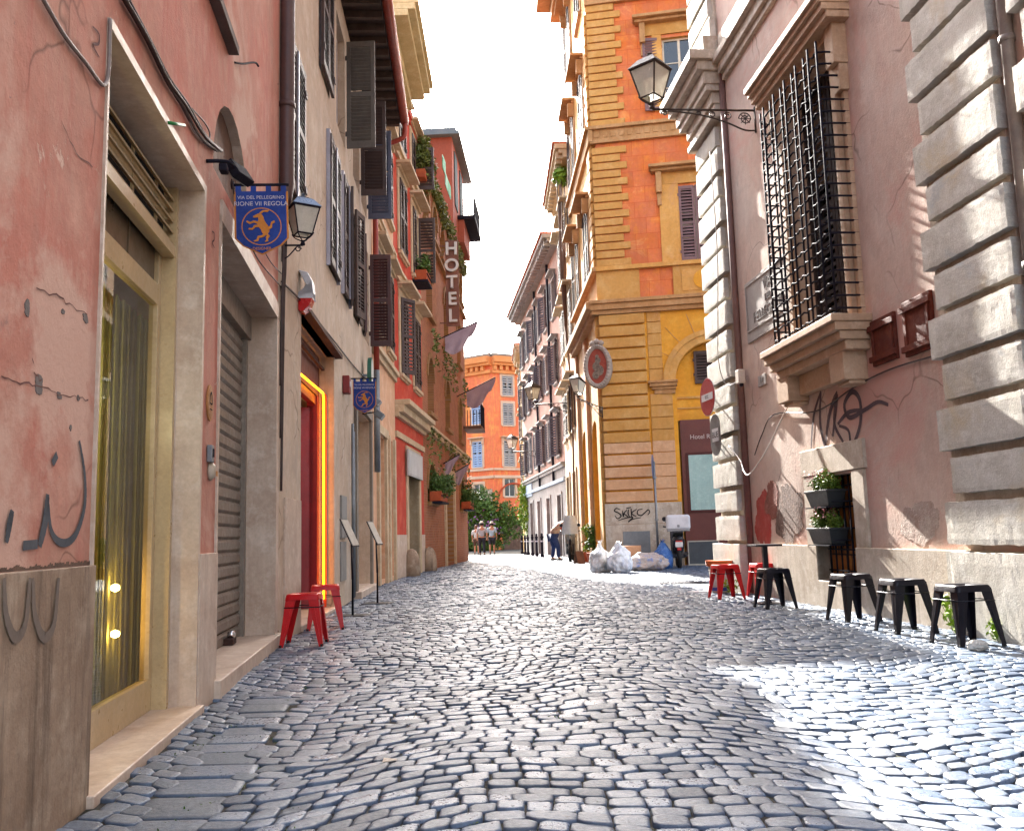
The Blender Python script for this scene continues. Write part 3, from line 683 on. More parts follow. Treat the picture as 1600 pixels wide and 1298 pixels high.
mb = MB(); FB.box(mb, .6, 4.6, -.05, 3.2, -3.0, -2.95); FB.box(mb, .6, 4.6, -.06, .02, -2.95, -.5); FB.box(mb, 4.55, 4.6, .0, 3.2, -2.95, -.5); FB.box(mb, .6, 4.6, 3.2, 3.25, -2.95, -.5)
mb.build('room', mat('bar_room', ['#8a7558', '#6b5a44'], 1.2, .8, .1), bB)
mb = MB(); mb.lathe([(.01, -.07), (.06, -.04), (.075, 0), (.06, .04), (.01, .07)], FB.pt(*FB.at(481, 716, -1.4), -1.4), 14)
mb.build('room_lamp', mat('warm_bulb', ['#ffb347'], emit=('#ff9a2a', 40)), bB, smooth=True)
mb = MB(); FB.box(mb, 1.2, 3.85, -.2, .045, -.5, .04); mb.build('threshold', m_marble, bB, bevel=.006)
# orange LED strip along the doorway head and jamb
led = MB(); led.tube([FB.pt(1.28, 2.84, -.13), FB.pt(3.62, 2.90, -.13), FB.pt(3.68, 2.84, -.13), FB.pt(3.68, .16, -.13)], .013, 8)
lo = led.build('neon_tube', mat('neon_yellow', ['#ffb400'], emit=('#ff9a10', 2.2), bump=0), None, smooth=True); tag(lo, 'glowing orange light strip round the red doorway', 'light strip')
led = MB(); FB.box(led, 3.715, 3.748, .05, 2.9, -.155, -.10); led.build('mounting_channel', mat('orange_channel', ['#d9480f'], rough=.4), lo)
# travertine pilasters and door surround of the shop next door
mb = MB(); FB.box(mb, .35, 1.2, -.2, 1.35, -.02, .018); mb.build('plinth', m_marble, bB, bevel=.004)
mb = MB(); FB.box(mb, 5.95, 6.14, -.1, 3.25, -.02, .05); FB.box(mb, 8.31, 8.5, -.1, 3.25, -.02, .05); FB.box(mb, 5.95, 8.5, 3.11, 3.27, -.02, .06); mb.build('door_surround', mat('grey_stone', ['#8d8273', '#7c7164'], 2, .8, .3), bB, bevel=.006)
mb = MB(); FB.box(mb, 6.15, 8.3, .12, 3.1, -.4, -.36); mb.build('door', mat('pale_boards', ['#c19a72', '#ad8660'], 2, .7, .2, streak=('#7f6048', .4)), bB)
mb = MB(); FB.box(mb, 5.9, 8.55, -.2, .11, -.4, .12); mb.build('threshold', m_marble, bB, bevel=.01)
mb = MB(); FB.box(mb, 4.3, 4.85, .95, 1.55, .0, .03); FB.box(mb, 4.3, 4.85, .35, .9, .0, .02); mb.build('wall_panel', mat('grey_panel', ['#99958f', '#8a857e']), bB)
mb = MB(); mb.tube([FB.pt(5.4, 2.7, .05), FB.pt(5.4, .05, .05)], .022, 10); mb.tube([FB.pt(5.62, 2.6, .04), FB.pt(5.62, .05, .04)], .02, 8); mb.build('drain_pipe', m_steel, bB, smooth=True)

# ---- stone-coloured third house (peach) and fourth (red)
p_peach = mat('plaster_peach', ['#ddaf8a', '#cf9d78', '#e4bf9f'], .8, .88, .3, 30, streak=('#a47a5c', .4))
m_mould = mat('cream_moulding', ['#cbb391', '#b79d7c', '#d6c4a6'], 2, .8, .25, 40, streak=('#8d7a60', .35))
bC = building('peach_building', FC, 'narrow peach plaster house with a deep cream cornice, third on the left')
hC = [(.7, 1.6, .1, 3.0, .3), (2.3, 3.0, .1, 3.1, .3)]+[(a, a+.85, z, z+1.75, .15) for z in (5.1, 8.2) for a in (.55, 2.2)]
wl = MB(); wall_sheet(wl, FC, 0, 3.49, -.3, 12.0, hC); wl.build('wall', [p_peach, p_peach], bC, fix=False)
for z in (5.1, 8.2):
    for i, a in enumerate((.55, 2.2)):
        window(FC, bC, a, a+.85, z, z+1.75, sh=1, ms=m_shB, angs=((0, 0), (172, 0))[i], trim=.14, mt=m_mould, hood=.16, pitch=.09)
cornice(FC, 'string_course', 0, 3.49, 4.55, [(0, .12, .06), (.12, .22, .12)], m_mould, bC)
cornice(FC, 'string_course', 0, 3.49, 7.5, [(0, .1, .05), (.1, .16, .09)], m_mould, bC)
cornice(FC, 'cornice', -.05, 3.6, 10.9, [(0, .3, .12), (.3, .5, .26), (.5, .72, .5), (.72, .86, .8), (.86, 1.0, .95), (1.0, 1.1, 1.02)], mat('cream_cornice', ['#ddc894', '#c9b27f', '#e5d6a8'], 2, .8, .2), bC, .01)
mb = MB(); FC.box(mb, .7, 1.6, .1, 3.0, -.3, -.26); FC.box(mb, 2.3, 3.0, .1, 3.1, -.3, -.26); mb.build('door', mat('pale_boards', ['#c19a72']), bC)
mb = MB(); [FC.box(mb, a, b, -.1, 3.15, -.02, .06) for a, b in ((.5, .69), (1.61, 1.8), (2.1, 2.29), (3.01, 3.2))]; FC.box(mb, .5, 1.8, 3.02, 3.2, .06, .08); mb.build('door_surround', m_mould, bC, bevel=.006)

p_red = mat('plaster_red', ['#c8452f', '#b63d2b', '#d4644a'], .9, .88, .3, 30, streak=('#9c3a2a', .35), spot=('#c9a58f', .72, 3))
bD = building('red_building', FD, 'red plaster house with cream mouldings and a white sign board over its shop door')
FLD = ((4.9, 1.9), (8.0, 1.9), (10.75, 1.25))
hD = [(1.55, 3.3, .0, 3.0, .35)]+[(a, a+.95, z, z+hh, .16) for z, hh in FLD for a in (.75, 2.75)]
wl = MB(); wall_sheet(wl, FD, 0.01, 4.25, -.3, 12.4, hD); wl.build('wall', [p_red, m_mould], bD, fix=False)
for z, hh in FLD:
    for i, a in enumerate((.75, 2.75)):
        window(FD, bD, a, a+.95, z, z+hh, sh=1, ms=m_shB, angs=((0, 0), (0, 92 if z > 7 else 0))[i] if z > 5 else ((35, 0), (0, 0))[i], trim=.2, mt=m_mould, hood=.26 if z < 9 else .16, pitch=.09)
cornice(FD, 'string_course', -.02, 4.25, 3.75, [(0, .1, .1), (.1, .28, .22), (.28, .4, .36)], m_mould, bD, .008)
cornice(FD, 'string_course', .0, 4.25, 3.28, [(0, .14, .05)], m_mould, bD)
for z in (7.15, 10.35): cornice(FD, 'string_course', .0, 4.25, z, [(0, .16, .08), (.16, .24, .14)], m_mould, bD)
cornice(FD, 'cornice', -.0, 4.25, 12.15, [(0, .12, .06), (.12, .25, .1)], p_red, bD, .01)
mb = MB(); FD.box(mb, .0, 4.25, 12.42, 12.5, -7, .1); mb.build('roof', m_terra, bD)
cornice(FD, 'plinth', .0, 1.5, -.2, [(0, 1.2, .02)], m_marble, bD); cornice(FD, 'plinth', 3.6, 4.25, -.2, [(0, 1.2, .02)], m_marble, bD)
mb = MB(); FD.box(mb, 1.35, 1.56, -.1, 3.2, -.02, .04); FD.box(mb, 3.3, 3.55, -.1, 3.2, -.3, .04); FD.box(mb, 1.56, 3.3, 3.0, 3.2, -.02, .04); mb.build('door_surround', m_mould, bD, bevel=.006)
mb = MB(); FD.box(mb, 1.56, 3.3, 2.85, 3.0, -.3, -.25); FD.box(mb, 1.56, 1.64, .0, 2.85, -.3, -.25); FD.box(mb, 3.22, 3.3, .0, 2.85, -.3, -.25); FD.box(mb, 2.4, 2.47, .0, 2.85, -.3, -.25); FD.box(mb, 1.64, 3.22, .9, .98, -.3, -.25)
sd_ = mb.build('shop_door', m_mould, bD)
mb = MB(); FD.box(mb, 1.64, 3.22, .98, 2.85, -.28, -.27); mb.build('pane', mat('green_glass', ['#7e8a68', '#68734f'], 2, .1, 0), sd_)
mb = MB(); FD.box(mb, 1.64, 3.22, .0, .9, -.285, -.275); mb.build('kick_panel', m_dark, sd_)
mb = MB(); FD.box(mb, 1.2, 3.5, 2.45, 3.1, .06, .1); so_ = mb.build('shop_sign', mat('white_board', ['#b9bcb9', '#a3a6a3'], 3, .5), None, bevel=.004); tag(so_, 'blank white board hung over the shop door of the red house', 'sign')
mb = MB(); FD.box(mb, 1.3, 3.4, 2.5, 3.05, .101, .104); mb.build('panel', mat('white_panel', ['#c6c8c6', '#b4b6b4'], 3, .5), so_)
for i, (px, py) in enumerate(((638, 893), (667, 889), (628, 903))[:2]):
    F = FD; u, z = (1.35, 0) if i == 0 else (4.3, 0)
    mb = MB(); mb.lathe([(.22, -.05), (.2, .3), (.17, .5), (.1, .62), (.02, .66)], F.pt(u, 0, .12), 14); tag(mb.build('guard_stone', m_travB, None, smooth=True), ('rounded guard stone left of the red house shop door', 'taller guard stone between the red house and the brick hotel')[i], 'guard stone')

# ================================================================== LEFT: brick hotel
Dv = tuple(FE.D)
p_brick = mat('hotel_brick', ['#a8623f', '#97532f', '#b47a4e'], .7, .9, .5, 30, streak=('#a5782f', .5), grid=(Dv, .26, .075, '#97705a', .008))
p_brick2 = mat('hotel_brick_low', ['#a3693f', '#9a7a42', '#8c5a38'], .5, .9, .5, 30, streak=('#6b5a2a', .55), grid=(Dv, .26, .075, '#8f7155', .008))
bE = building('brick_hotel', FE, 'brick hotel with arched windows, ivy on its ledges and a roof terrace')
hE = [(.8, 2.4, 1.95, 3.1, .3, True), (4.7, 7.0, .05, 2.95, .4), (9.2, 10.8, 1.95, 3.1, .3, True)]
aw = [1.1, 5.2, 9.2]
for z0, z1 in ((4.6, 6.3), (7.6, 9.5)): hE += [(a, a+1.3, z0, z1, .25, True) for a in aw]
top = [(.7+k*1.9, 1.9+k*1.9, 10.4, 11.6, .3, True) for k in range(6)]; hE += top
wl = MB(); wall_sheet(wl, FE, 0, 12.0, -.5, 12.0, hE); wl.build('wall', [p_brick, p_brick2], bE, fix=False)
mb = MB(); FE.box(mb, 0.01, 12.0, 3.9, 4.02, -.02, .14); FE.box(mb, 0.01, 12.0, 4.02, 4.1, -.02, .22); mb.build('string_course', m_mould, bE, bevel=.006)
mb = MB(); FE.box(mb, 0.01, 12.0, 9.95, 10.05, -.02, .12); FE.box(mb, 0.01, 12.05, 12.0, 12.15, -.3, .07); mb.build('string_course', p_brick2, bE)
for h in hE:
    if h[1]-h[0] > 2: continue
    mb = MB(); dk = h[4]
    r = (h[1]-h[0])/2; cu = (h[0]+h[1])/2; zs_ = h[3]-min(r, h[3]-h[2]); zs_ = h[3]-r
    arc = [(cu-r*math.cos(math.pi*i/12), zs_+r*math.sin(math.pi*i/12)) for i in range(13)]
    FE.box(mb, h[0], h[0]+.06, h[2], zs_, -dk, -dk+.05); FE.box(mb, h[1]-.06, h[1], h[2], zs_, -dk, -dk+.05); FE.box(mb, cu-.03, cu+.03, h[2], h[3]-.05, -dk, -dk+.045); FE.box(mb, h[0], h[1], zs_-.04, zs_+.02, -dk, -dk+.05)
    wn = mb.build('window', mat('cream_frame', ['#cfc2ac']), bE)
    mb = MB(); FE.poly(mb, [(h[0], h[2])]+arc+[(h[1], h[2])], -dk-.02, -dk+.005); mb.build('pane', m_pane, wn)
    mb = MB(); q = r+.17
    for i in range(12):
        a0, a1 = math.pi*i/12, math.pi*(i+1)/12
        pl_ = [(cu-r*math.cos(a0), zs_+r*math.sin(a0)), (cu-r*math.cos(a1), zs_+r*math.sin(a1)), (cu-q*math.cos(a1), zs_+q*math.sin(a1)), (cu-q*math.cos(a0), zs_+q*math.sin(a0))]
        FE.poly(mb, pl_, -.01, .04+.002*(i % 2))
    FE.box(mb, h[0]-.1, h[1]+.1, h[2]-.12, h[2]-.01, -.02, .12); mb.build('surround', p_brick2, wn)
mb = MB(); FE.box(mb, 4.45, 4.69, -.1, 3.2, -.02, .07); FE.box(mb, 7.01, 7.25, -.1, 3.2, -.02, .07); FE.box(mb, 4.69, 7.01, 2.96, 3.2, -.02, .075); mb.build('door_surround', m_mould, bE, bevel=.008)
mb = MB(); FE.box(mb, 4.7, 7.0, .05, 2.95, -.4, -.35); FE.box(mb, 5.83, 5.87, .1, 2.9, -.35, -.33); mb.build('door', mat('pale_boards', ['#c19a72']), bE)
# penthouse with balcony at the far end
mb = MB(); FE.box(mb, 7.9, 12.0, 11.99, 16.2, -5, .1); FE.box(mb, 9.5, 12.0, 12.52, 13.6, .1, .35)
ph = mb.build('penthouse', mat('penthouse_red', ['#9c5440', '#8a4735'], 1, .9, .3), bE)
mb = MB(); FE.box(mb, 7.6, 12.6, 16.2, 16.32, -5.4, .42); FE.box(mb, 7.6, 12.6, 16.32, 16.45, -5.0, .3); mb.build('roof', mat('slate_grey', ['#5c6a70', '#6a777c'], 2, .6), ph)
mb = MB(); [FE.box(mb, a, a+.9, 13.7, 15.9, .1, .14) for a in (8.5, 10.4)]; mb.build('shutter', mat('dark_green', ['#27373a']), ph)
mb = MB(); FE.box(mb, 9.4, 12.3, 13.45, 13.6, -.5, .8); FE.box(mb, 9.45, 12.3, 14.5, 14.55, .72, .77)
for i in range(20): FE.box(mb, 9.5+i*.145, 9.53+i*.145, 13.6, 14.5, .735, .755)
mb.build('balcony', m_iron, ph)
mb = MB(); FE.box(mb, 7.84, 7.9, 12.5, 15.4, -3.6, -.9)
mb.build('ivy_trellis', m_travB, ph)
pts = []
rnd = random.Random(11)
for k in range(2600): pts.append(FE.pt(7.84+rnd.gauss(0, .12), 12.5+rnd.uniform(0, 2.9), -.7-rnd.uniform(0, 3.0)))
for k in range(7000):                                   # hanging along the parapet
    u = rnd.uniform(-.3, 12.0); h = .5+.5*noise.noise(Vector((u*.9, 0, 4)))
    if noise.noise(Vector((u*1.6, 1, 4))) < -.22: continue
    pts.append(FE.pt(u, 12.1+rnd.uniform(-.8, .45)*h, rnd.uniform(-.3, .22)))
for k in range(1800):                                   # along the upper string course, above the low ledge
    u = rnd.uniform(0, 12.0); z = 3.95 if k % 2 else 7.0
    if noise.noise(Vector((u*.8, z, 14))) < .02: continue
    d = rnd.random()**2
    pts.append(FE.pt(u, z+.1-d*1.1, .1+rnd.uniform(0, .12)))
for u0, z0, z1 in ():
    for k in range(350):
        z = rnd.uniform(z0, z1); pts.append(FE.pt(u0+math.sin(z*2)*.25+rnd.gauss(0, .13), z, .05+rnd.uniform(0, .14)))
tag(leaves_mb(pts, .075, 3).build('ivy', m_ivy, fix=False), 'dry green ivy trailing over the ledges of the brick hotel', 'ivy', kind='stuff')
pts = blob_pts(FD.pt(3.95, 11.7, .2), (.3, .5, .8), 2600, 4, .2)
iv = tag(leaves_mb(pts, .07, 5).build('hanging_plant', m_ivy, fix=False), 'bushy plant hanging from the upper corner of the red house', 'plant')
mb = MB(); FD.box(mb, 3.4, 4.2, 11.0, 11.25, .02, .3); mb.build('pot', m_terra, iv, bevel=.01)
mb = MB(); rnd = random.Random(1); a = [FE.pt(2.0+i*.45, 12.45-.09*i+.03*math.sin(i*3), .46+.04*math.sin(i*2)) for i in range(5)]
mb.add([p+Z_*.45 for p in a]+a, [(i, i+1, i+6, i+5) for i in range(4)])
mb.add([p+Z_*.45-FE.N*.02 for p in a]+[p-FE.N*.02 for p in a], [(i, i+1, i+6, i+5) for i in range(4)])
tag(mb.build('green_netting', mat('green_net', ['#0fae6a', '#0c8d55'], 6, .6), None, fix=False), 'strip of bright green netting hung on the hotel parapet', 'netting')

# HOTEL sign: white box letters on a dark frame standing out from the wall
us, zs = 4.1, 0
sg = empty('hotel_sign', FE.pt(us, 7.4, 0), 'tall projecting sign with white letters reading HOTEL on the brick hotel', 'sign')
o = FE.pt(us, 0, 0); zt, zb = 10.8, 7.85
mb = MB(); mb.obox(o, FE.D, FE.N, Z_, .06, .10, .22, .66, zb, zt); mb.obox(o, FE.D, FE.N, Z_, .07, .10, 0, .22, zb+.1, zb+.14); mb.obox(o, FE.D, FE.N, Z_, .07, .10, 0, .22, zt-.2, zt-.16)
mb.build('backing', mat('sign_brown', ['#8a5a46', '#774a39'], 3, .6), sg, bevel=.005)
m_let = mat('letter_white', ['#dcd8d0', '#cfcac0'], 4, .5, .05)
for i, ch in enumerate('HOTEL'):
    text(ch, .60, .10, FE.pt(us, zt-.33-i*.575, .44)-FE.D*.001, FE.N, m_let, sg, 'letter', bold=.012)
# flags on slanting poles
def flag(name, F, u, z, n1, z1, drop, m, label, group=None, w0=.25):
    e = empty(name, F.pt(u, z, 0), label, 'flag', group)
    a, b = F.pt(u, z, 0), F.pt(u, z1, n1)
    mb = MB(); mb.tube([a, b], .018, 8); mb.build('pole', m_iron, e, smooth=True)
    mb = MB(); K, J = 12, 8; vs = []
    for i in range(K+1):
        t = w0+(1-w0)*i/K; p = a.lerp(b, t)
        for j in range(J+1):
            q = j/J; vs.append(p-Z_*drop*q*(.62+.38*math.sin(math.pi*min(1, i/K*1.1)))+F.D*(.06*math.sin(i*1.3+j*.5)*q)-F.N*(.2*q*q*(i/K)))
    fs = [(i*(J+1)+j, i*(J+1)+j+1, (i+1)*(J+1)+j+1, (i+1)*(J+1)+j) for i in range(K) for j in range(J)]
    mb.add(vs, fs); mb.build('cloth', m, e, smooth=True, fix=False); return e
m_flag = mat('flag_plum', ['#a08890', '#b09aa0'], 2, .8, .1)
flag('flag', FE, 2.6, 7.0, 1.4, 7.6, .75, m_flag, 'faded plum flag on a slanting pole under the HOTEL sign', 'flags of the brick hotel')
flag('flag', FE, 8.8, 6.2, 1.5, 6.9, .85, m_flag, 'second plum flag further down the hotel wall, near the balcony', 'flags of the brick hotel')
flag('flag', FE, 4.4, 3.3, .55, 3.6, .5, m_flag, 'small lilac flag left above the hotel door', 'small flags over the hotel door', .1)
flag('flag', FE, 7.4, 3.2, .55, 3.5, .6, m_flag, 'small lilac flag right above the hotel door', 'small flags over the hotel door', .1)
# balcony at far end of the hotel wall
mb = MB(); FE.box(mb, 10.9, 12.6, 5.2, 5.32, .0, .75)
bal = mb.build('balcony', m_wood, bE)
mb = MB(); FE.box(mb, 10.9, 12.6, 6.2, 6.25, .7, .75); [FE.box(mb, 10.9+i*.13, 10.93+i*.13, 5.32, 6.2, .71, .74) for i in range(14)]; [FE.box(mb, 12.57, 12.6, 5.32, 6.2, i*.13, i*.13+.03) for i in range(6)]; mb.build('railing', m_iron, bal)
# window planters of the ground floor
def planter(F, u, z, wd, label, seed, group=None, n=900, r=(.32, .45, .4), flowers=None):
    e = empty('planter', F.pt(u, z, .2), label, 'planter', group)
    mb = MB()
    for a, b in ((0, .03), (.03, .06)): pass
    F.box(mb, u-wd/2, u+wd/2, z, z+.28, .04, .38); mb.build('box', m_terra, e, bevel=.015)
    mb = MB(); F.box(mb, u-wd/2-.03, u+wd/2+.03, z-.06, z-.01, .0, .42); F.box(mb, u-wd/2-.03, u+wd/2+.03, z+.14, z+.17, .39, .41); mb.build('bracket', m_iron, e)
    pts = blob_pts(F.pt(u, z+.5, .25), r, n, seed, .2); leaves_mb(pts, .055, seed).build('foliage', m_leaf, e, fix=False)
planter(FE, 1.6, 1.95, 1.5, 'terracotta window box with a bushy plant left of the hotel door', 21, 'hotel window boxes', 1500, (.45, .8, .5))
planter(FE, 10.0, 1.95, 1.5, 'terracotta window box with a leafy plant right of the hotel door', 22, 'hotel window boxes', 1500, (.45, .8, .5))
planter(FD, 3.2, 7.85, .8, 'small flower box hanging at a shutter of the red house', 23, None, 500, (.2, .35, .3))

# ================================================================== RIGHT: grey pink palace with the caged window
p_mauve = mat('plaster_mauve', ['#cdbaad', '#c4a392', '#d3c2b6'], .5, .92, .6, 26, streak=('#b58d80', .35), bdist=.012, crack=.8, wash=[('#c59a8c', .5, .62, .45), ('#a5867b', .66, .78, 2.2)])
bR = building('caged_window_palace', FR, 'greyish pink palace at right with rough stone quoins and a caged window', -1)
hR = [(-2.35, -.95, 3.12, 6.3, .35), (-2.0, -1.0, .3, 1.5, .2)]
hR += [(-8.4, -7.2, 3.12, 6.3, .3)]
wl = MB(); wall_sheet(wl, FR, -12, 2.42, -.2, 16, hR, body=3.2); wl.build('wall', [p_mauve, m_marble], bR, fix=False)
mb = MB(); FR.box(mb, -12, 2.5, 15.6, 16.2, -3, .9); mb.build('cornice', m_trav, bR)
mb = MB()
FR.box(mb, -12, -2.0, -.2, .69, -.05, .05); FR.box(mb, -1.0, 1.45, -.2, .705, -.05, .05); FR.box(mb, -2.0, -1.0, -.2, .30, -.3, .055)
mb.build('plinth', m_trav, bR, bevel=.008)
def rough_block(mb, F, u0, u1, z0, z1, n0, n1, seed):
    """worn ashlar with an uneven bulging face"""
    rnd = random.Random(seed); K = max(3, int((u1-u0)/.05)); J = 8; vs = []
    for i in range(K+1):
        for j in range(J+1):
            a, b = i/K, j/J; ed = min(a*K, (1-a)*K, b*J, (1-b)*J)
            u = u0+(u1-u0)*a; z = z0+(z1-z0)*b
            dn = (0 if ed >= 1 else -.003)+.0022*noise.noise(Vector((u*6, z*6, seed*.7)))+rnd.gauss(0, .0006)
            if ed < 1: u += rnd.gauss(0, .003); z += rnd.gauss(0, .003)
            vs.append(F.pt(u, z, n1+dn))
    fs = [(i*(J+1)+j, (i+1)*(J+1)+j, (i+1)*(J+1)+j+1, i*(J+1)+j+1) for i in range(K) for j in range(J)]
    rim = [i*(J+1) for i in range(K+1)]+[K*(J+1)+j for j in range(1, J+1)]+[i*(J+1)+J for i in range(K-1, -1, -1)]+[j for j in range(J-1, 0, -1)]
    o = len(vs)
    for r in rim:
        p = vs[r]; n = (p-F.P).dot(F.N); vs.append(p-F.N*(n-n0))
    for i in range(len(rim)): fs.append((rim[i], rim[(i+1) % len(rim)], o+(i+1) % len(rim), o+i))
    mb.add(vs, fs)
def quoins(F, name, ua, ub, z0, z1, wide, narrow, n, parent, far_side, per=.40, gap=.075, hw=(.355, .30), seed=0):
    z = z0; k = 0
    back = MB(); F.box(back, ua+.03, ub-.03, z0, z1, -.05, n*.35); back.build('pilaster_core', m_trav, parent)
    while z < z1-.2:
        h = hw[k % 2]; i_ = wide if k % 2 == 0 else narrow
        mb = MB()
        u0, u1 = (ua, ub-i_) if far_side == 'near' else (ua+i_, ub)
        rough_block(mb, F, u0, u1, z, z+h, n*.3, n+(.012 if k % 2 == 0 else 0), seed+k)
        mb.build('quoin_block', m_stone, parent)
        z += h+gap; k += 1
mb = MB(); rough_block(mb, FR, -5.15, -3.92, -.1, .68, .02, .16, 77); mb.build('pilaster_base', m_stone, bR)
quoins(FR, 'q', -5.12, -3.92, .745, 12, 0, .13, .12, bR, 'near', seed=5)
quoins(FR, 'q', -7.0, -5.36, .745, 12, 0, .13, .12, bR, 'near', seed=60)
mb = MB(); rough_block(mb, FR, 1.36, 2.62, -.1, .70, .02, .18, 78); mb.build('pilaster_base', m_stone, bR)
quoins(FR, 'q', 1.42, 2.55, .76, 7.2, 0, .1, .12, bR, 'far', seed=25)
quoins(FR, 'q', 1.42, 2.55, 8.55, 15, 0, .1, .12, bR, 'far', seed=45)
# capital and string course
mb = MB()
for a, b, n in ((7.2, 7.3, .2), (7.3, 7.42, .16), (7.42, 7.6, .2), (7.6, 7.7, .3), (7.7, 7.9, .34), (7.9, 8.05, .44), (8.05, 8.2, .56), (8.2, 8.5, .3)): FR.box(mb, 1.42-n*.5, 2.55+n*.8, a, b, -.02, n)
mb.build('capital', m_trav, bR, bevel=.012)
mb = MB()
for a, b, n in ((7.72, 7.82, .06), (7.82, 7.98, .12), (7.98, 8.1, .2), (8.1, 8.45, .09)): FR.box(mb, -3.9, 1.2, a, b, -.02, n)
mb.build('string_course', m_trav, bR, bevel=.01); mb = MB()
for a, b, n in ((7.72, 7.98, .2), (7.98, 8.1, .3)): FR.box(mb, -5.2, -3.9, a, b, -.02, n)
mb.build('string_course', m_trav, bR, bevel=.01)
# caged window: surround, cornice, sill on brackets
mb = MB(); FR.box(mb, -2.46, -2.35, 3.12, 6.3, -.02, .10); FR.box(mb, -.95, -.82, 3.12, 6.3, -.02, .10); FR.box(mb, -2.46, -.82, 6.3, 6.4, -.02, .12)
FR.box(mb, -2.56, -2.48, 3.12, 5.6, -.02, .05); FR.box(mb, -.80, -.72, 3.12, 5.6, -.02, .05)
FR.box(mb, -2.62, -2.42, 5.9, 6.36, -.02, .16); FR.box(mb, -.86, -.66, 5.9, 6.36, -.02, .16); FR.box(mb, -2.6, -2.44, 5.6, 5.9, -.02, .1); FR.box(mb, -.84, -.68, 5.6, 5.9, -.02, .1)
wf = mb.build('window_surround', mat('warm_stone', ['#c2a183', '#b08e70', '#cfb296'], 2, .75, .3, 50, streak=('#8c6e55', .3)), bR, bevel=.01)
mb = MB()
for a, b, n in ((6.36, 6.44, .26), (6.44, 6.52, .31), (6.52, 6.58, .35), (6.58, 6.66, .39)): FR.box(mb, -2.66-n*.25, -.62+n*.25, a, b, -.02, n)
mb.build('window_cornice', mat('warm_stone', ['#fff']), bR, bevel=.008)
mb = MB()
for a, b, n in ((3.02, 3.10, .44), (2.93, 3.02, .40), (2.84, 2.93, .34), (2.74, 2.84, .27)): FR.box(mb, -2.62-(n-.3)*.5, -.68+(n-.3)*.5, a, b, -.02, n)
for u in (-2.5, -1.0): FR.box(mb, u, u+.34, 2.44, 2.80, -.02, .26); FR.box(mb, u+.03, u+.31, 2.40, 2.44, -.02, .2)
FR.box(mb, -2.16, -1.0, 2.5, 2.74, -.02, .12)
mb.build('window_sill', mat('warm_stone', ['#fff']), bR, bevel=.01)
wn = window(FR, bR, -2.35, -.95, 3.12, 6.3, dep=.33, sh=1, ms=mat('shutter_darkbrown', ['#231b1c', '#2b2021'], 3, .6), angs=(0, 0), pitch=.1, transom=False)
for c_ in wn.children:
    if c_.name.startswith('shutter'): c_.location = -FR.N*.26
mb = MB(); FR.box(mb, -1.35, -.96, 5.1, 6.28, -.3, -.27); mb.build('blind', mat('pale_blind', ['#c9b49c', '#b9a38b']), wn)
# the iron cage
cg = empty('window_cage', FR.pt(-1.65, 3.1, .35), 'woven black iron cage bulging in front of the tall window of the right palace', 'window cage')
ch = MB(); cv = MB(); r = .0125; n = .32; ua, ub = -2.53, -.83
NV = 11; zt, zb = 6.08, 3.12; NH = 22
for i in range(NV):
    u = ua+(ub-ua)*i/(NV-1); b = MB(); b.tube([FR.pt(u, zb, n+(.012 if i % 2 else -.012)), FR.pt(u, zt+.1, n+(.012 if i % 2 else -.012))], r, 6); b.build('upright_bar', m_iron, cg, smooth=True)
for j in range(NH):
    z = zb+.07+(zt-zb-.1)*j/(NH-1); b = MB()
    pts = [FR.pt(ua-.02, z, -.01), FR.pt(ua-.02, z, n-.1), FR.pt(ua-.01, z, n-.03), FR.pt(ua+.04, z, n)]
    for i in range(NV*2-1):
        u = ua+.08+(ub-ua-.16)*i/(NV*2-2); pts.append(FR.pt(u, z+.011*(-1)**((i+j) % 2), n+.013*math.cos(math.pi*(i/2+j))))
    pts += [FR.pt(ub-.04, z, n), FR.pt(ub+.01, z, n-.03), FR.pt(ub+.02, z, n-.1), FR.pt(ub+.02, z, -.01)]
    b.tube(pts, r*.92, 6); b.build('cross_bar', m_iron, cg, smooth=True)
for u in (ua, ub):
    b = MB(); b.lathe([(.01, -.03), (.028, -.02), (.034, 0), (.028, .02), (.01, .03)], FR.pt(u, zb+.0, n), 12); b.build('foot_knob', m_iron, cg, smooth=True)
for dn in (.12, .25):
    b = MB(); b.tube([FR.pt(ub+.01, zb, dn), FR.pt(ub+.01, zt+.05, dn)], r, 6); b.build('upright_bar', m_iron, cg, smooth=True)
    b = MB(); b.tube([FR.pt(ua-.01, zb, dn), FR.pt(ua-.01, zb+.03, dn)], r, 6)
# low window niche with stone frame and grille
mb = MB(); FR.box(mb, -1.0, -.72, .3, 1.52, -.19, .035); FR.box(mb, -2.28, -2.0, .3, 1.52, -.19, .035); FR.box(mb, -2.32, -.68, 1.525, 1.84, -.19, .04)
mb.build('niche_surround', m_trav, bR, bevel=.008)
mb = MB(); FR.box(mb, -2.0, -1.0, .3, 1.52, -.17, -.14)
mb.build('brick_infill', mat('ochre_brick', ['#c07a3a', '#a4622f', '#cf9448'], 1.5, .9, .6, 30, grid=(tuple(FR.D), .13, .3, '#3a2415', .012)), bR)
gr = MB()
for i in range(7): u = -1.93+i*.145; gr.tube([FR.pt(u, .3, -.1), FR.pt(u, 1.52, -.1)], .011, 6)
for i in range(5): z = .42+i*.24; gr.tube([FR.pt(-2.0, z, -.1), FR.pt(-1.0, z, -.1)], .010, 6)
gro = gr.build('niche_grille', m_iron, None, smooth=True); tag(gro, 'black iron grille of the low niche behind the two flower boxes', 'grille')
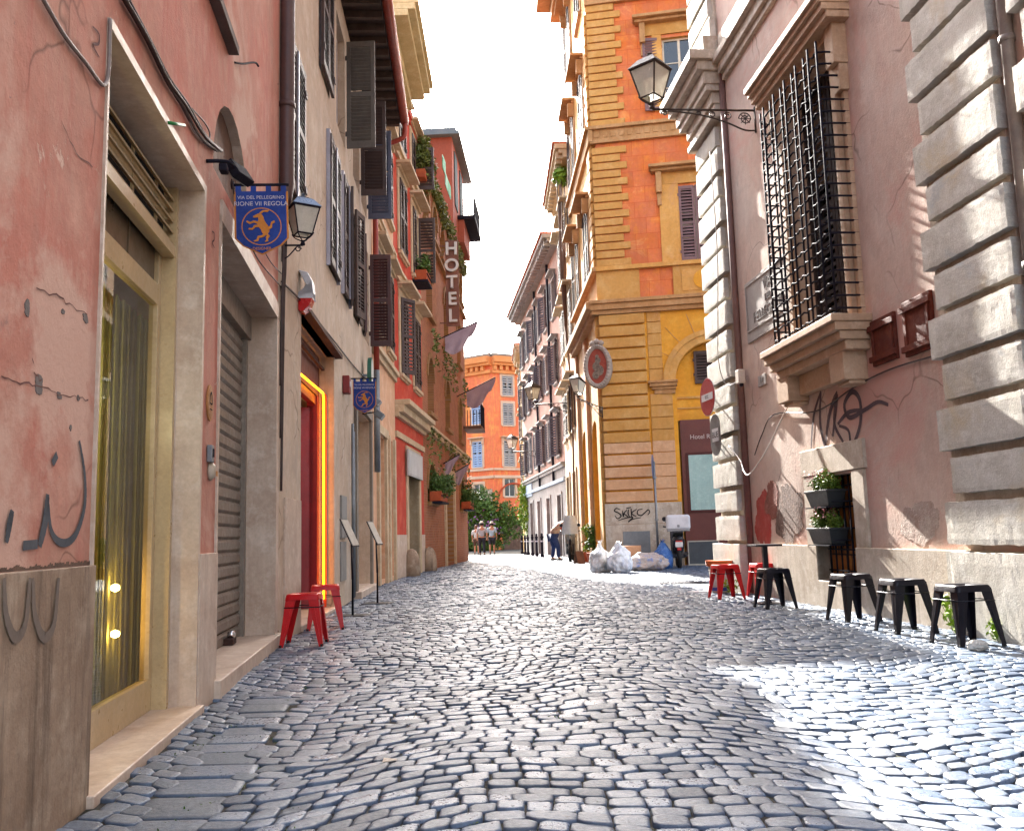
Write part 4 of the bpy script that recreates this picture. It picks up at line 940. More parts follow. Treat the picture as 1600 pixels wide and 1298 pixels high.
def flowerbox(z, label, seed):
    e = empty('flower_box', FR.pt(-1.42, z, 0), label, 'flower box', 'flower boxes in the niche of the right palace')
    c = [FR.pt(u, zz, n) for zz, da, n0, n1 in ((z, .05, -.05, .11), (z+.17, 0, -.08, .15)) for u, n in ((-1.62+da, n0), (-1.02-da, n0), (-1.02-da, n1), (-1.62+da, n1))]
    mb = MB(); mb.hexa(c); mb.build('trough', mat('dark_plastic', ['#34373a', '#292c2e'], 4, .5, .1), e, bevel=.008)
    mb = MB(); FR.box(mb, -1.64, -1.005, z+.165, z+.19, -.09, .16); mb.build('rim', mat('dark_plastic', ['#34373a']), e, bevel=.006)
    mb = MB(); FR.box(mb, -1.60, -1.04, z-.015, z-.003, -.1, .16)
    mb.tube([FR.pt(-1.66, z+.05, -.1), FR.pt(-1.66, z+.05, .12)], .008, 6); mb.build('holder', m_iron, e)
    pts = blob_pts(FR.pt(-1.32, z+.28, .03), (.15, .31, .16), 2300, seed, .05, .35)
    leaves_mb(pts, .019, seed).build('foliage', leafmat('fresh_leaves', '#6c8a2c', '#86a13a', '#486322'), e, fix=False)
    rnd = random.Random(seed); fp = [FR.pt(-1.32+rnd.uniform(-.28, .28), z+.33+rnd.uniform(-.03, .1), rnd.uniform(-.0, .19)) for _ in range(120)]
    leaves_mb(fp, .014, seed+1).build('flowers', mat('flowers_pink', ['#d9a3ad', '#c93a3a', '#e8d0d4'], 30, .6, 0), e, fix=False)['kind'] = 'stuff'
flowerbox(1.15, 'upper dark trough of small pink flowers in the right palace niche', 31)
flowerbox(.72, 'lower dark trough of small pink flowers in the right palace niche', 32)
# two old boarded hatches
m_rust = mat('red_brown_board', ['#6d2a14', '#571f10', '#7d3a1d'], 3, .75, .5, 35, streak=('#3a150b', .5))
for (a, b, c, d), lb in (((-3.16, -2.68, 2.53, 3.0), 'smaller reddish brown wooden hatch, next to the caged window'), ((-3.82, -3.32, 2.50, 3.03), 'larger reddish brown wooden hatch, next to the stone quoins')):
    e = empty('wooden_hatch', FR.pt((a+b)/2, c, 0), lb, 'hatch', 'wooden hatches on the right palace')
    mb = MB(); FR.box(mb, a, b, c, d, .0, .035); mb.build('board', m_rust, e, bevel=.006)
    for q_ in (a+.03, b-.075): mb = MB(); FR.box(mb, q_, q_+.045, c+.08, d-.08, .035, .05); mb.build('stile', m_rust, e, bevel=.004)
    for z in (c+.04, d-.11): mb = MB(); FR.box(mb, a-.02, b+.02, z, z+.06, .036, .062); mb.build('batten', m_rust, e, bevel=.005)
# marble street sign
e = empty('street_name_sign', FR.pt(.2, 3.8, 0), 'marble street sign reading VIA DEL PELLEGRINO beside the iron cage', 'street sign')
m_slab = mat('sign_marble', ['#a8a29d', '#98928e'], 3, .6, .1, streak=('#7f7974', .3)); m_ink = mat('carved_letters', ['#5a5350'])
mb = MB(); FR.box(mb, -.82, .92, 3.55, 4.42, .002, .02); mb.build('slab', m_slab, e, bevel=.003)
mb = MB(); FR.box(mb, -.78, .88, 3.70, 3.725, .02, .032); FR.box(mb, -.78, .88, 4.36, 4.385, .02, .032); FR.box(mb, .86, .88, 3.725, 4.36, .02, .032); FR.box(mb, -.78, -.76, 3.725, 4.36, .02, .032); mb.build('raised_border', m_slab, e)
for t_, z, s_ in (('VIA', 4.22, .2), ('DEL', 4.03, .13), ('PELLEGRINO', 3.85, .2)): text(t_, s_, .006, FR.pt(.05, z, .023), FR.read(), m_ink, e)
mb = MB(); FR.box(mb, .33, .62, 2.87, 3.02, .002, .02); q = mb.build('house_number', m_slab, None, bevel=.003); tag(q, 'small marble number tile below the street sign', 'number tile')
text('17', .12, .004, FR.pt(.475, 2.945, .022), FR.read(), m_ink, q)
# junction box, cables and graffiti
mb = MB(); FR.box(mb, 1.0, 1.14, 3.0, 3.2, .06, .16); q = mb.build('junction_box', mat('ivory_box', ['#c9bdb0', '#b5a799'], 4, .6), None, bevel=.01); tag(q, 'ivory junction box on the stone corner pilaster', 'junction box')
mb = MB(); FR.box(mb, 1.04, 1.1, 2.96, 3.0, .08, .12); mb.build('cable_gland', m_iron, q)
mb = MB(); mb.tube([FR.pt(1.27, 8, .04), FR.pt(1.27, .02, .04)], .05, 10)
tag(mb.build('rain_pipe', mat('brown_pipe2', ['#6a4c46', '#7c5b52'], 4, .6, .1), None, smooth=True), 'slim brown pipe behind the stone corner pilaster at right', 'rain pipe')
mb = MB(); mb.tube([FR.pt(-5.24, 12, .06), FR.pt(-5.24, .02, .06)], .05, 10)
for z in (2.8, 4.6): mb.tube([FR.pt(-5.24, z, .06), FR.pt(-5.24, z+.05, .06)], .06, 10)
tag(mb.build('rain_pipe', m_cabG, None, smooth=True), 'grey rain pipe in the recess of the near stone quoins', 'rain pipe')
m_wh = mat('cable_white', ['#cfc6be', '#b8aca3'], 8, .5)
cable('cable', [FR.pt(1.6, 2.15, .16), FR.pt(1.2, 1.9, .14), FR.pt(.9, 1.72, .2), FR.pt(.5, 1.66, .26), FR.pt(0, 1.9, .22), FR.pt(-.4, 2.3, .12), FR.pt(-.6, 2.55, .04)], .009, m_wh, 'white cable looping from the corner pilaster to the wall')
cable('cable', [FR.pt(.9, 1.95, .03), FR.pt(.6, 2.2, .02), FR.pt(.1, 2.42, .02), FR.pt(-1.2, 2.28, .02), FR.pt(-2.2, 2.4, .02), FR.pt(-3.0, 2.45, .02), FR.pt(-3.9, 2.42, .02)], .008, m_cab, 'dark cable running along the right palace below the hatches')
cable('cable', [FR.pt(1.7, 6.8, .15), FR.pt(1.6, 5.2, .16), FR.pt(1.75, 4.2, .16), FR.pt(1.85, 3.5, .16), FR.pt(1.6, 3.08, .15), FR.pt(1.15, 3.05, .12)], .007, m_cabG, 'thin cable sagging down the stone pilaster to the junction box')
mb = MB(); G = lambda pts: [FR.at(*p) for p in pts]
for st, wd in ((((1268, 700), (1272, 650), (1283, 612)), .03), (((1283, 612), (1282, 660), (1290, 700)), .035), (((1290, 700), (1296, 650), (1308, 618), (1302, 680)), .04),
               (((1308, 612), (1304, 660), (1318, 690)), .03), (((1345, 640), (1325, 645), (1310, 662)), .03), (((1312, 665), (1326, 672), (1330, 693), (1336, 690), (1345, 660), (1344, 625), (1332, 612), (1320, 632), (1328, 652), (1352, 640), (1372, 628), (1388, 632)), .035)):
    FR.stroke(mb, G(st), wd*1.7)
mb.build('graffiti', mat('spray_brown', ['#54464a', '#655458'], 5, .9), bR, fix=False)
# worn patches: red paint and bare brick at the foot of the pilaster
def patch(F, name, cu, cz, ru, rz, m, parent, seed, n=.003, N=110):
    mb = MB(); pts = []
    for i in range(N):
        a = 2*math.pi*i/N; k = 1+.45*noise.noise(Vector((math.cos(a)*1.1+seed, math.sin(a)*1.1, 0)))+.16*noise.noise(Vector((math.cos(a)*4, math.sin(a)*4, seed)))+.10*noise.noise(Vector((math.cos(a)*13, math.sin(a)*13, seed)))
        pts.append((cu+ru*k*math.cos(a), max(cz+rz*k*math.sin(a), .708)))
    F.poly(mb, pts, -.01, n); return mb.build(name, m, parent)
patch(FR, 'paint_patch', .8, 1.05, .32, .36, mat('red_patch', ['#b23c34', '#a44a3f', '#c06a5c'], 2, .9, .5, 30, spot=('#7d5d50', .6, 6)), bR, 3, .003)
patch(FR, 'bare_render', -.15, 1.1, .42, .36, mat('bare_render', ['#7c665a', '#6a5349', '#94786a'], 4, .95, 1., 25, spot=('#4f3d35', .6, 9), bdist=.02), bR, 8, .005)
patch(FR, 'bare_render', .45, 1.3, .22, .26, mat('bare_brick', ['#955c4c', '#7c4a3d', '#a66f60'], 4, .95, 1., 25, bdist=.02), bR, 15, .007)
patch(FR, 'bare_render', -3.25, .92, .34, .2, mat('pale_render', ['#b9a79b', '#a3877b', '#c7b9ad'], 4, .95, 1., 20, spot=('#7b5a50', .64, 10), bdist=.025), bR, 21, .004)

# ================================================================== RIGHT: orange corner building
p_or = mat('orange_blocks', ['#d97230', '#cf7750', '#e08a35'], .9, .9, .3, 30, streak=('#b45a3a', .4), wash=[('#d9955a', .56, .68, 1.4)], grid=(tuple(F2.D), .62, .46, '#b04a20', .006))
p_och = mat('ochre_blocks', ['#d6a258', '#c9924a', '#dfb270'], .9, .88, .3, 40, island=.2, wash=[('#b98a5a', .58, .7, 1.6)], streak=('#a0682e', .3))
p_yel = mat('yellow_plaster', ['#d9992a', '#cf9030', '#e0ac48'], .8, .88, .2, 30)
p_pk = mat('pink_ashlar', ['#d2a37a', '#c2966e', '#dab390'], 1., .85, .4, 40, streak=('#93704f', .3), spot=('#7d624c', .72, 9))
b2 = building('orange_corner_building', F2, 'orange and ochre corner building with rusticated blocks and a brown hotel doorway')
h2 = [(2.3, 3.15, 8.3, 10.45, .18), (2.05, 3.0, 12.75, 14.95, .18)]
wl = MB(); wall_sheet(wl, F2, 0.02, 6.2, 6.95, 19.5, h2, body=5.5); wl.build('wall', [p_or, p_och], b2, fix=False)
hl = [(1.95, 4.0, .0, 6.0, .3, 1.02)]
wl = MB(); wall_sheet(wl, F2, 0.02, 6.2, -.3, 6.95, hl, body=5.5); wl.build('wall', [p_yel, p_yel], b2, fix=False)
mb = MB(); F2.box(mb, 1.95, 4.0, 3.9, 6.0, -.34, -.3); mb.build('tympanum', p_yel, b2)
# corner strips: alternating blocks above, heavy courses below
def courses(F, u0, ulist, z0, z1, per, gap, n, m, parent, nm='quoin_block'):
    z = z0; k = 0
    while z < z1-per*.5:
        mb = MB(); F.box(mb, u0, ulist[k % len(ulist)], z, z+per-gap, -.02, n+(.003 if k % 2 else 0)); mb.build(nm, m, parent, bevel=.018 if gap > .04 else .012, segs=1); z += per; k += 1
courses(F2, -.08, (.9, .72), 8.32, 11.9, .236, .035, .06, p_och, b2)
courses(F2, -.08, (.9, .72), 12.45, 16.2, .236, .035, .06, p_och, b2)
courses(F2, -.08, (1.18,), 3.33, 6.9, .33, .05, .10, p_och, b2)
courses(F2, -.08, (1.2,), 1.72, 3.3, .33, .05, .10, p_pk, b2)
courses(F2, 1.24, (1.84,), 3.33, 4.7, .33, .015, .05, p_och, b2)
courses(F2, 1.24, (1.84,), 1.72, 3.3, .33, .015, .05, p_pk, b2)
courses(F2, 1.24, (1.62,), 5.0, 6.9, .33, .015, .03, p_och, b2)
m_cor2 = mat('warm_cornice', ['#b88c5c', '#a47748', '#c49c6e'], 1.5, .85, .3, 40, streak=('#7d5b3a', .5))
mb = MB()
for a, b, n in ((6.93, 7.05, .12), (7.05, 7.22, .2), (7.22, 7.32, .26)): F2.box(mb, -.3, 6.2, a, b, -.02, n)
mb.build('string_course', m_cor2, b2, bevel=.01)
mb = MB(); F2.box(mb, -.1, 6.2, 8.18, 8.3, -.02, .14); F2.box(mb, -.1, 1.1, 7.32, 8.18, -.02, .05); F2.box(mb, 2.02, 4.2, 7.32, 8.18, -.02, .06)
F2.box(mb, 2.25, 3.4, 7.45, 8.05, .06, .075)
mb.build('parapet_panel', p_och, b2, bevel=.01)
mb = MB(); disc(F2, 2.83, 7.75, .26, .26, .075, .095, mb); mb.build('roundel', p_yel, b2)
mb = MB()
for a, b, n in ((11.95, 12.05, .1), (12.05, 12.36, .06), (12.36, 12.46, .15)): F2.box(mb, -.12, 6.2, a, b, -.02, n)
for i in range(26): F2.box(mb, .0+i*.24, .14+i*.24, 12.12, 12.28, .06, .08)
mb.build('string_course', m_cor2, b2, bevel=.006)
mb = MB()
for a, b, n in ((16.2, 16.3, .12), (16.3, 16.75, .08), (16.75, 16.85, .2), (19.0, 19.5, .8)): F2.box(mb, -.12, 6.2, a, b, -.02, n)
mb.build('cornice', m_cor2, b2)
# upper windows with hoods on consoles
for (a, b, c, d), an in (((2.3, 3.15, 8.3, 10.45), (0, 0)), ((2.05, 3.0, 12.75, 14.95), (170, None))):
    wn = window(F2, b2, a, b, c, d, sh=1, ms=mat('shutter_mauve', ['#6b4f4c', '#76595a'], 3, .6), angs=an, pitch=.09, mf=mat('cream_frame', ['#cfc2ac']), shw=(b-a)/2 if an[1] == 0 else .55)
    mb = MB(); F2.box(mb, a-.55 if an[1] == 0 else a-.28, a-.01, c, d+.1, -.01, .05); F2.box(mb, b+.01, b+.5, c, d+.1, -.01, .05); F2.box(mb, a-.55, b+.5, d+.1, d+.45, -.01, .055)
    mb.build('surround', p_och, wn, bevel=.008)
    mb = MB(); F2.box(mb, a-.75, b+.75, d+.45, d+.53, 0, .25); F2.box(mb, a-.8, b+.8, d+.53, d+.62, 0, .38); F2.box(mb, a-.62, a-.46, d-.15, d+.45, 0, .2); F2.box(mb, a-.60, a-.48, d-.5, d-.15, 0, .1); F2.box(mb, b+.46, b+.62, d-.15, d+.45, 0, .2)
    mb.build('hood', m_cor2, wn, bevel=.015)
# arch mouldings, imposts
def archivolt(F, cu, zs_, r0, r1, n0, n1, m, parent, seg=18, a0=0, a1=180, name='archivolt'):
    mb = MB()
    for i in range(seg):
        p, q = rad(a0+(a1-a0)*i/seg), rad(a0+(a1-a0)*(i+1)/seg)
        F.poly(mb, [(cu-r0*math.cos(p), zs_+r0*math.sin(p)), (cu-r0*math.cos(q), zs_+r0*math.sin(q)), (cu-r1*math.cos(q), zs_+r1*math.sin(q)), (cu-r1*math.cos(p), zs_+r1*math.sin(p))], n0, n1)
    return mb.build(name, m, parent)
archivolt(F2, 2.975, 4.98, 1.03, 1.3, -.05, .05, p_och, b2); archivolt(F2, 2.975, 4.98, 1.22, 1.36, .05, .09, p_och, b2)
mb = MB()
for i in range(9):                                   # joints of the wedge stones
    a = rad(20*i+10); u0, z0 = 2.975-1.38*math.cos(a), 4.98+1.38*math.sin(a); u1, z1 = 2.975-1.95*math.cos(a), min(6.9, 4.98+1.95*math.sin(a))
    F2.poly(mb, [(u0, z0), (u0+.02, z0), (u1+.02, z1), (u1, z1)], .0, .012)
mb.build('voussoir_joints', m_cor2, b2)
mb = MB(); F2.box(mb, 1.3, 1.95, 4.74, 4.82, -.02, .12); F2.box(mb, 1.24, 1.98, 4.82, 4.92, -.02, .17); F2.box(mb, 1.2, 2.0, 4.92, 4.98, -.02, .21); F2.box(mb, 1.36, 1.92, 4.62, 4.74, -.02, .08); mb.build('impost', m_cor2, b2, bevel=.01)
mb = MB(); F2.box(mb, 1.95, 4.0, 4.5, 4.56, -.3, -.26); F2.box(mb, 1.95, 4.0, 4.22, 4.26, -.3, -.27); mb.build('moulding', p_och, b2)
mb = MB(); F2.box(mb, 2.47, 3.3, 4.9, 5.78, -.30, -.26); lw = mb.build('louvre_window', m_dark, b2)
leaf(F2, 2.47, 4.9, 5.8, .83, 0, 1, lw, m_shB, .08, -.255, 'louvre', rails=0)
# plinth in travertine
mb = MB(); F2.box(mb, -.12, 1.88, 1.12, 1.68, -.02, .11); F2.box(mb, -.12, 1.88, -.3, 1.115, -.02, .13); F2.box(mb, 1.88, 1.94, -.3, 1.68, -.3, .04); mb.build('plinth', m_trav, b2, bevel=.012)
# brown doorway with frosted pane
m_brn = mat('door_brown', ['#63302a', '#582a25'], 2, .5, .05)
mb = MB(); F2.box(mb, 2.0, 4.0, -.1, 3.9, -.2, -.15); dd = mb.build('hotel_doorway', m_brn, b2)
mb = MB(); F2.box(mb, 2.1, 3.15, 1.38, 3.0, -.15, -.12); mb.build('pane_frame', mat('door_brown_dark', ['#4c2622']), dd, bevel=.005)
mb = MB(); F2.box(mb, 2.18, 3.07, 1.45, 2.93, -.12, -.112); mb.build('pane', mat('frosted_glass', ['#7fa3a0', '#8db0ac'], 2, .25, 0, streak=('#9bbab6', .4)), dd)
text('Hotel Rin', .17, .01, F2.pt(2.58, 3.42, -.145), F2.read(), mat('dull_white', ['#b6a7a2']), dd)
# meter cupboard and graffiti tag on the plinth
mb = MB(); F2.box(mb, .34, 1.06, .22, .93, .13, .16); mc = mb.build('meter_cupboard', mat('grey_door', ['#7c8184', '#6b7073'], 3, .5, .1, streak=('#5b5f61', .3)), None, bevel=.006); tag(mc, 'grey metal meter cupboard in the stone plinth of the orange building', 'cupboard')
mb = MB(); F2.box(mb, .37, 1.03, .25, .90, .16, .165); F2.box(mb, .92, .99, .55, .66, .165, .18); mb.build('cupboard_door', mat('grey_door', ['#fff']), mc)
mb = MB(); mb_pts = lambda l: [(.12+x*.96/250, 1.57-y*.42/160) for x, y in l]
for st in ([(45, 20), (20, 5), (5, 30), (35, 55), (50, 85), (25, 110), (8, 80)], [(60, 30), (65, 90), (70, 60), (92, 25)], [(70, 60), (98, 95)], [(104, 20), (100, 60), (108, 95)], [(90, 8), (120, 0)],
           [(122, 15), (122, 95)], [(160, 20), (124, 60), (155, 95)], [(200, 20), (170, 30), (165, 70), (190, 85), (215, 60), (240, 30), (250, 55), (235, 80)], [(30, 130), (70, 112), (110, 100), (130, 105), (100, 145), (130, 120), (185, 108)]):
    F2.stroke(mb, mb_pts(st), .032, n1=.134)
mb.build('graffiti', mat('spray_black', ['#191717']), b2, fix=False)

# street side of the orange building, and the buildings beyond it
def side_building(name, F, label, u0, u1, h, floors, xs, mw_, mt, ms, ground_m=None, zg=3.4, hood=.25, sh_ang=(0, 0), body=4, pitch=.12, z0=-.5, ww=1.0, seed=0, eave=.7, gfdoors=()):
    b = building(name, F, label, (u0+u1)/2); rnd = random.Random(seed)
    holes = [(x, x+ww, z, z+hh, .16) for z, hh in floors for x in xs]+[(a, bb, z0+.3, zz, .3) for a, bb, zz in gfdoors]
    wl = MB()
    if ground_m:
        wall_sheet(wl, F, u0, u1, zg, h, [q for q in holes if q[2] > zg], body=body); wl.build('wall', [mw_, mt], b, fix=False)
        wl = MB(); wall_sheet(wl, F, u0, u1, z0, zg, [q for q in holes if q[3] < zg], body=body); wl.build('wall', [ground_m, ground_m], b, fix=False)
        mb = MB(); F.box(mb, u0, u1, zg-.02, zg+.12, -.02, .12); F.box(mb, u0, u1, zg+.12, zg+.2, -.02, .2); mb.build('string_course', mt, b)
    else:
        wall_sheet(wl, F, u0, u1, z0, h, holes, body=body); wl.build('wall', [mw_, mt], b, fix=False)
    for z, hh in floors:
        for x in xs:
            r_ = rnd.random(); an = sh_ang if r_ < .5 else ((0, 172) if r_ < .75 else (170, 172))
            window(F, b, x, x+ww, z, z+hh, sh=1, ms=ms, angs=an, trim=.13, mt=mt, hood=hood, pitch=pitch, transom=False)
    mb = MB(); F.box(mb, u0-.1, u1+.1, h-.35, h-.2, -.02, eave*.4); F.box(mb, u0-.1, u1+.1, h-.2, h-.05, -.02, eave*.7); F.box(mb, u0-.15, u1+.15, h-.05, h+.12, -body, eave)
    for i in range(int((u1-u0)/.45)): F.box(mb, u0+.1+i*.45, u0+.28+i*.45, h-.33, h-.06, eave*.4, eave*.85)
    mb.build('cornice', mt, b)
    mb = MB(); F.box(mb, u0-.15, u1+.15, h+.12, h+.2, -body, eave+.08); mb.build('roof', m_terra, b)
    for a, bb, zz in gfdoors:
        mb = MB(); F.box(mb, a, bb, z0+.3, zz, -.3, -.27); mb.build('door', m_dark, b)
        mb = MB(); F.box(mb, a-.15, a-.01, z0+.3, zz+.15, -.02, .05); F.box(mb, bb+.01, bb+.15, z0+.3, zz+.15, -.02, .05); F.box(mb, a-.01, bb+.01, zz+.01, zz+.15, -.02, .05); mb.build('door_surround', mt, b)
    return b
bs_ = building('ochre_side_wing', F2s, 'street wing of the orange corner building with tall hooded windows', 3)
hs_ = [(a, a+1.1, z, z+2.2, .18) for z in (8.4, 12.8, 16.8) for a in (1.3, 4.1)]+[(1.2, 2.6, 0, 4.2, .3, True), (3.9, 5.3, 0, 4.2, .3, True)]
wl = MB(); wall_sheet(wl, F2s, .14, 6.1, -.5, 20.2, hs_, body=2.2); wl.build('wall', [p_och, p_yel], bs_, fix=False)
for z in (8.4, 12.8, 16.8):
    for a in (1.3, 4.1): window(F2s, bs_, a, a+1.1, z, z+2.2, sh=1, ms=m_shB, angs=((0, 0), (0, 172))[a > 2], trim=.2, mt=m_cor2, hood=.31, pitch=.1)
for z0, z1 in ((1.7, 6.9), (8.32, 11.9), (12.45, 16.2)): courses(F2s, .12, (.75, .6), z0, z1, .33, .05, .07, p_och, bs_)
for u in (.15, 2.95, 5.6):
    mb = MB(); F2s.box(mb, u, u+.6, 0, 6.9, -.02, .09); mb.build('pilaster', p_pk if u > 1 else p_och, bs_, bevel=.01)
for st in (((6.93, 7.1, .2), (7.1, 7.3, .36)), ((8.18, 8.3, .16),), ((12.0, 12.36, .1), (12.36, 12.46, .2)), ((19.4, 19.8, .5), (19.8, 20.2, 1.0))):
    mb = MB()
    for a, b, n in st: F2s.box(mb, -.1, 6.1, a, b, -.02, n)
    mb.build('string_course', m_cor2, bs_, bevel=.01)
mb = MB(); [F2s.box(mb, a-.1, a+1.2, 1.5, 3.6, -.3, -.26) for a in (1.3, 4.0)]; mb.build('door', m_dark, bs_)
# oval medallion on the corner
ctr = Vector((2.42, 24.35, 5.45)); ax = Vector((.93, -.37, 0)).normalized(); nn = Vector((-.37, -.93, 0)).normalized()
me_ = empty('oval_medallion', ctr, 'oval painted medallion in a carved grey frame on the corner of the orange building', 'medallion')
mb = MB()
for i in range(36):
    a = 2*math.pi*i/36; mb.lathe([(.01, -.05), (.045, -.02), (.05, .02), (.02, .06)], ctr+ax*math.cos(a)*.34+Z_*math.sin(a)*.56+nn*.12, 6, ax=ax, ay=Z_, az=nn)
ring = [(.27, .48, .10), (.29, .5, .16), (.36, .58, .16), (.40, .62, .08), (.38, .60, -.1)]
vs = []; N_ = 36
for ru, rz, n_ in ring:
    for i in range(N_): a = 2*math.pi*i/N_; vs.append(ctr+ax*math.cos(a)*ru+Z_*math.sin(a)*rz+nn*n_)
mb.add(vs, [(l*N_+i, l*N_+(i+1) % N_, (l+1)*N_+(i+1) % N_, (l+1)*N_+i) for l in range(4) for i in range(N_)])
for s_ in (-.12, 0, .12): mb.lathe([(.02, -.08), (.08, -.03), (.09, .03), (.03, .09)], ctr+Z_*(.68-abs(s_)*.4)+ax*s_+nn*.08, 8)
mb.build('frame', mat('grey_stucco', ['#a8998c', '#8d8074'], 5, .8, .4), me_, smooth=True)
mb = MB(); mb.prism([ctr+ax*math.cos(2*math.pi*i/32)*.29+Z_*math.sin(2*math.pi*i/32)*.5 for i in range(32)], nn*.1); pn = mb.build('painting', mat('painting_red', ['#9a4634', '#84392b'], 6, .7), me_)
mb = MB()
for du, dz, r_ in ((.02, .16, .08), (-.03, .0, .11), (.05, -.12, .13), (-.05, -.24, .1), (.0, .27, .05)):
    mb.prism([ctr+nn*.1+ax*(du+r_*math.cos(2*math.pi*i/14))+Z_*(dz+r_*1.15*math.sin(2*math.pi*i/14)) for i in range(14)], nn*(.006+.001*r_*10))
mb.build('painted_figure', mat('figure_dark', ['#57493f', '#8b7a69'], 14, .7), pn)

side_building('tall_buff_building', F3, 'tall narrow buff building between the orange corner building and the brown house', 0, 5.9, 14.6, [(4.6, 1.7), (7.8, 1.8), (11., 1.7)], (.6, 2.5, 4.4), mat('buff_plaster', ['#c9a376', '#b58f63', '#d6b68e'], .8, .88, .2, streak=('#93724f', .3)), m_mould, m_shB, zg=3.8, body=3, sh_ang=(0, 0), eave=.5, gfdoors=((1.2, 2.4, 3.1), (3.9, 5.1, 3.1)), hood=.25)
p_brw = mat('plaster_brownpink', ['#a58172', '#967264', '#b08d7f'], .7, .88, .25, streak=('#94695b', .3))
m_greyst = mat('grey_ground_floor', ['#928e8a', '#807c78', '#a19d99'], .7, .85, .2)
b4 = side_building('brown_pink_house', F4, 'long brownish pink house with white edged shutters and a grey ground floor', 0, 15., 13.8, [(4.35, 1.8), (7.6, 1.8), (10.6, 1.75)], (1.0, 3.6, 5.9, 8.3, 10.9, 13.2), p_brw, m_greyst, mat('shutter_dark', ['#3b3a42', '#474650']), m_greyst, zg=3.75, hood=.2, sh_ang=(160, 150), body=6, seed=3, gfdoors=((1.2, 2.3, 2.6), (4.6, 5.7, 2.6), (8, 9.1, 2.6), (11, 12.1, 2.6)), ww=.95)
mb = MB(); F4.box(mb, 0, 15, 3.15, 3.3, -.02, .1); F4.box(mb, 11.2, 13.8, 3.0, 3.7, .0, .06); mb.build('shop_fascia', mat('pale_blue_board', ['#a9b9c8', '#9bacba']), b4)
for u in (2.9, 7.6):
    mb = MB(); mb.tube([F4.pt(u, 13.6, .08), F4.pt(u, 3.3, .08)], .06, 8); mb.build('rain_pipe', m_iron, b4, smooth=True)
for i, u in enumerate((1.5, 4.5, 8, 11.5, 14)):
    mb = MB(); F4.box(mb, u, u+.5, 14.0, 14.9, -.9, -.3); F4.box(mb, u-.05, u+.55, 14.9, 15.0, -.95, -.25); mb.build('chimney', m_terra, b4)
side_building('ochre_end_house', F5, 'narrow cream and ochre house beyond the brown pink one', 0, 5, 12.2, [(3.6, 1.7), (6.6, 1.7), (9.4, 1.7)], (.8, 3.2), mat('cream_ochre', ['#d6ae6c', '#c79c5c', '#dfc08a'], .7, .88, .2), m_mould, m_shG, zg=3, body=5, seed=9, hood=.12, eave=.35)

# ================================================================== END: bright orange house with two faces
Z_end = 85.
C0 = Vector((-1.75, 79.5)); E1 = (-4.6, 81.5); E2 = (2.2, 81.6)
FX = Fac(E1, C0, 'L'); FY = Fac(C0, E2, 'L')
p_end = mat('end_orange', ['#e07850', '#da6c46', '#e6a050'], .25, .9, .15, streak=('#e6ac50', .5))
for F, nm, lb, xs, L_, blue in ((FX, 'orange_end_house', 'bright orange house closing the street, left face with pale blue shutters', (1.2,), FX.L, True), (FY, 'orange_end_house', 'red orange right hand face of the house closing the street, with grey shutters', (1.05,), FY.L, False)):
    b = building(nm, F, lb, L_/2, -.4); zz = [(1.9, 1.5), (6.3, 2.2), (10.4, 2.0), (13.7, 1.7)] 
    zz = [(3.9, 1.6), (7.0, 2.3), (10.9, 2.1)] if blue else [(4.3, 1.6), (7.0, 2.3), (10.7, 2.0), (13.4, 1.8)]
    holes = [(x, x+1.05, z, z+h_, .15) for z, h_ in zz for x in xs]
    wl = MB(); wall_sheet(wl, F, -6 if blue else 0, L_ if blue else L_+3, -1, 16.6, holes, body=5); wl.build('wall', [p_end, m_mould], b, fix=False)
    for i, (z, h_) in enumerate(zz):
        for x in xs:
            window(F, b, x, x+1.05, z, z+h_, sh=None if i == 0 else 1, ms=mat('shutter_paleblue', ['#8fa3c4', '#9fb2d0']) if blue else mat('shutter_palegrey', ['#9a938f', '#a8a19d']), angs=(0, 0), trim=.22, mt=mat('pale_trim', ['#d9b79c', '#cda98d']), hood=.35 if i == 1 else 0, pitch=.2, mf=mat('white_frame', ['#d8d4cc']), transom=False)
    cornice(F, 'string_course', -6 if blue else 0, L_ if blue else L_+3, 5.95, [(0, .25, .12)], mat('pale_trim', ['#fff']), b)
    cornice(F, 'string_course', -6 if blue else 0, L_ if blue else L_+3, 6.65, [(0, .2, .12)], mat('pale_trim', ['#fff']), b)
    mb = MB(); a_, b_ = (-6, L_+.0) if blue else (0, L_+3)
    F.box(mb, a_, b_, 15.4, 15.7, -.02, .2); F.box(mb, a_, b_, 16.1, 16.35, -.02, .5); F.box(mb, a_, b_, 16.35, 16.9, -5, .7)
    for i in range(int((b_-a_)/.6)): F.box(mb, a_+.1+i*.6, a_+.4+i*.6, 15.7, 16.1, 0, .35)
    mb.build('cornice', mat('end_cornice', ['#e2965a', '#d7854a']), b)
    mb = MB(); F.box(mb, a_, b_, 16.9, 17.2, -5, .3); mb.build('roof', mat('roof_tiles_grey', ['#8f8478', '#7c7166'], 1, .9, .3), b)
    if not blue:
        archivolt(F, 1.9, 3.9, 1.5, 1.65, -.02, .12, mat('end_dark_orange', ['#a84526']), b)
        mb = MB(); F.box(mb, .9, 2.9, -1, 2.2, .0, .06); F.box(mb, .75, .9, -1, 2.5, 0, .12); F.box(mb, 2.9, 3.1, -1, 2.5, 0, .12); mb.build('gate', m_wood, b)
    else:
        mb = MB(); disc_ = F.box(mb, L_-1.1, L_-.2, 3.6, 5.0, .0, .06); mb.build('wall_shrine', mat('shrine', ['#c9b9a4', '#8a6f5c'], 8), b)

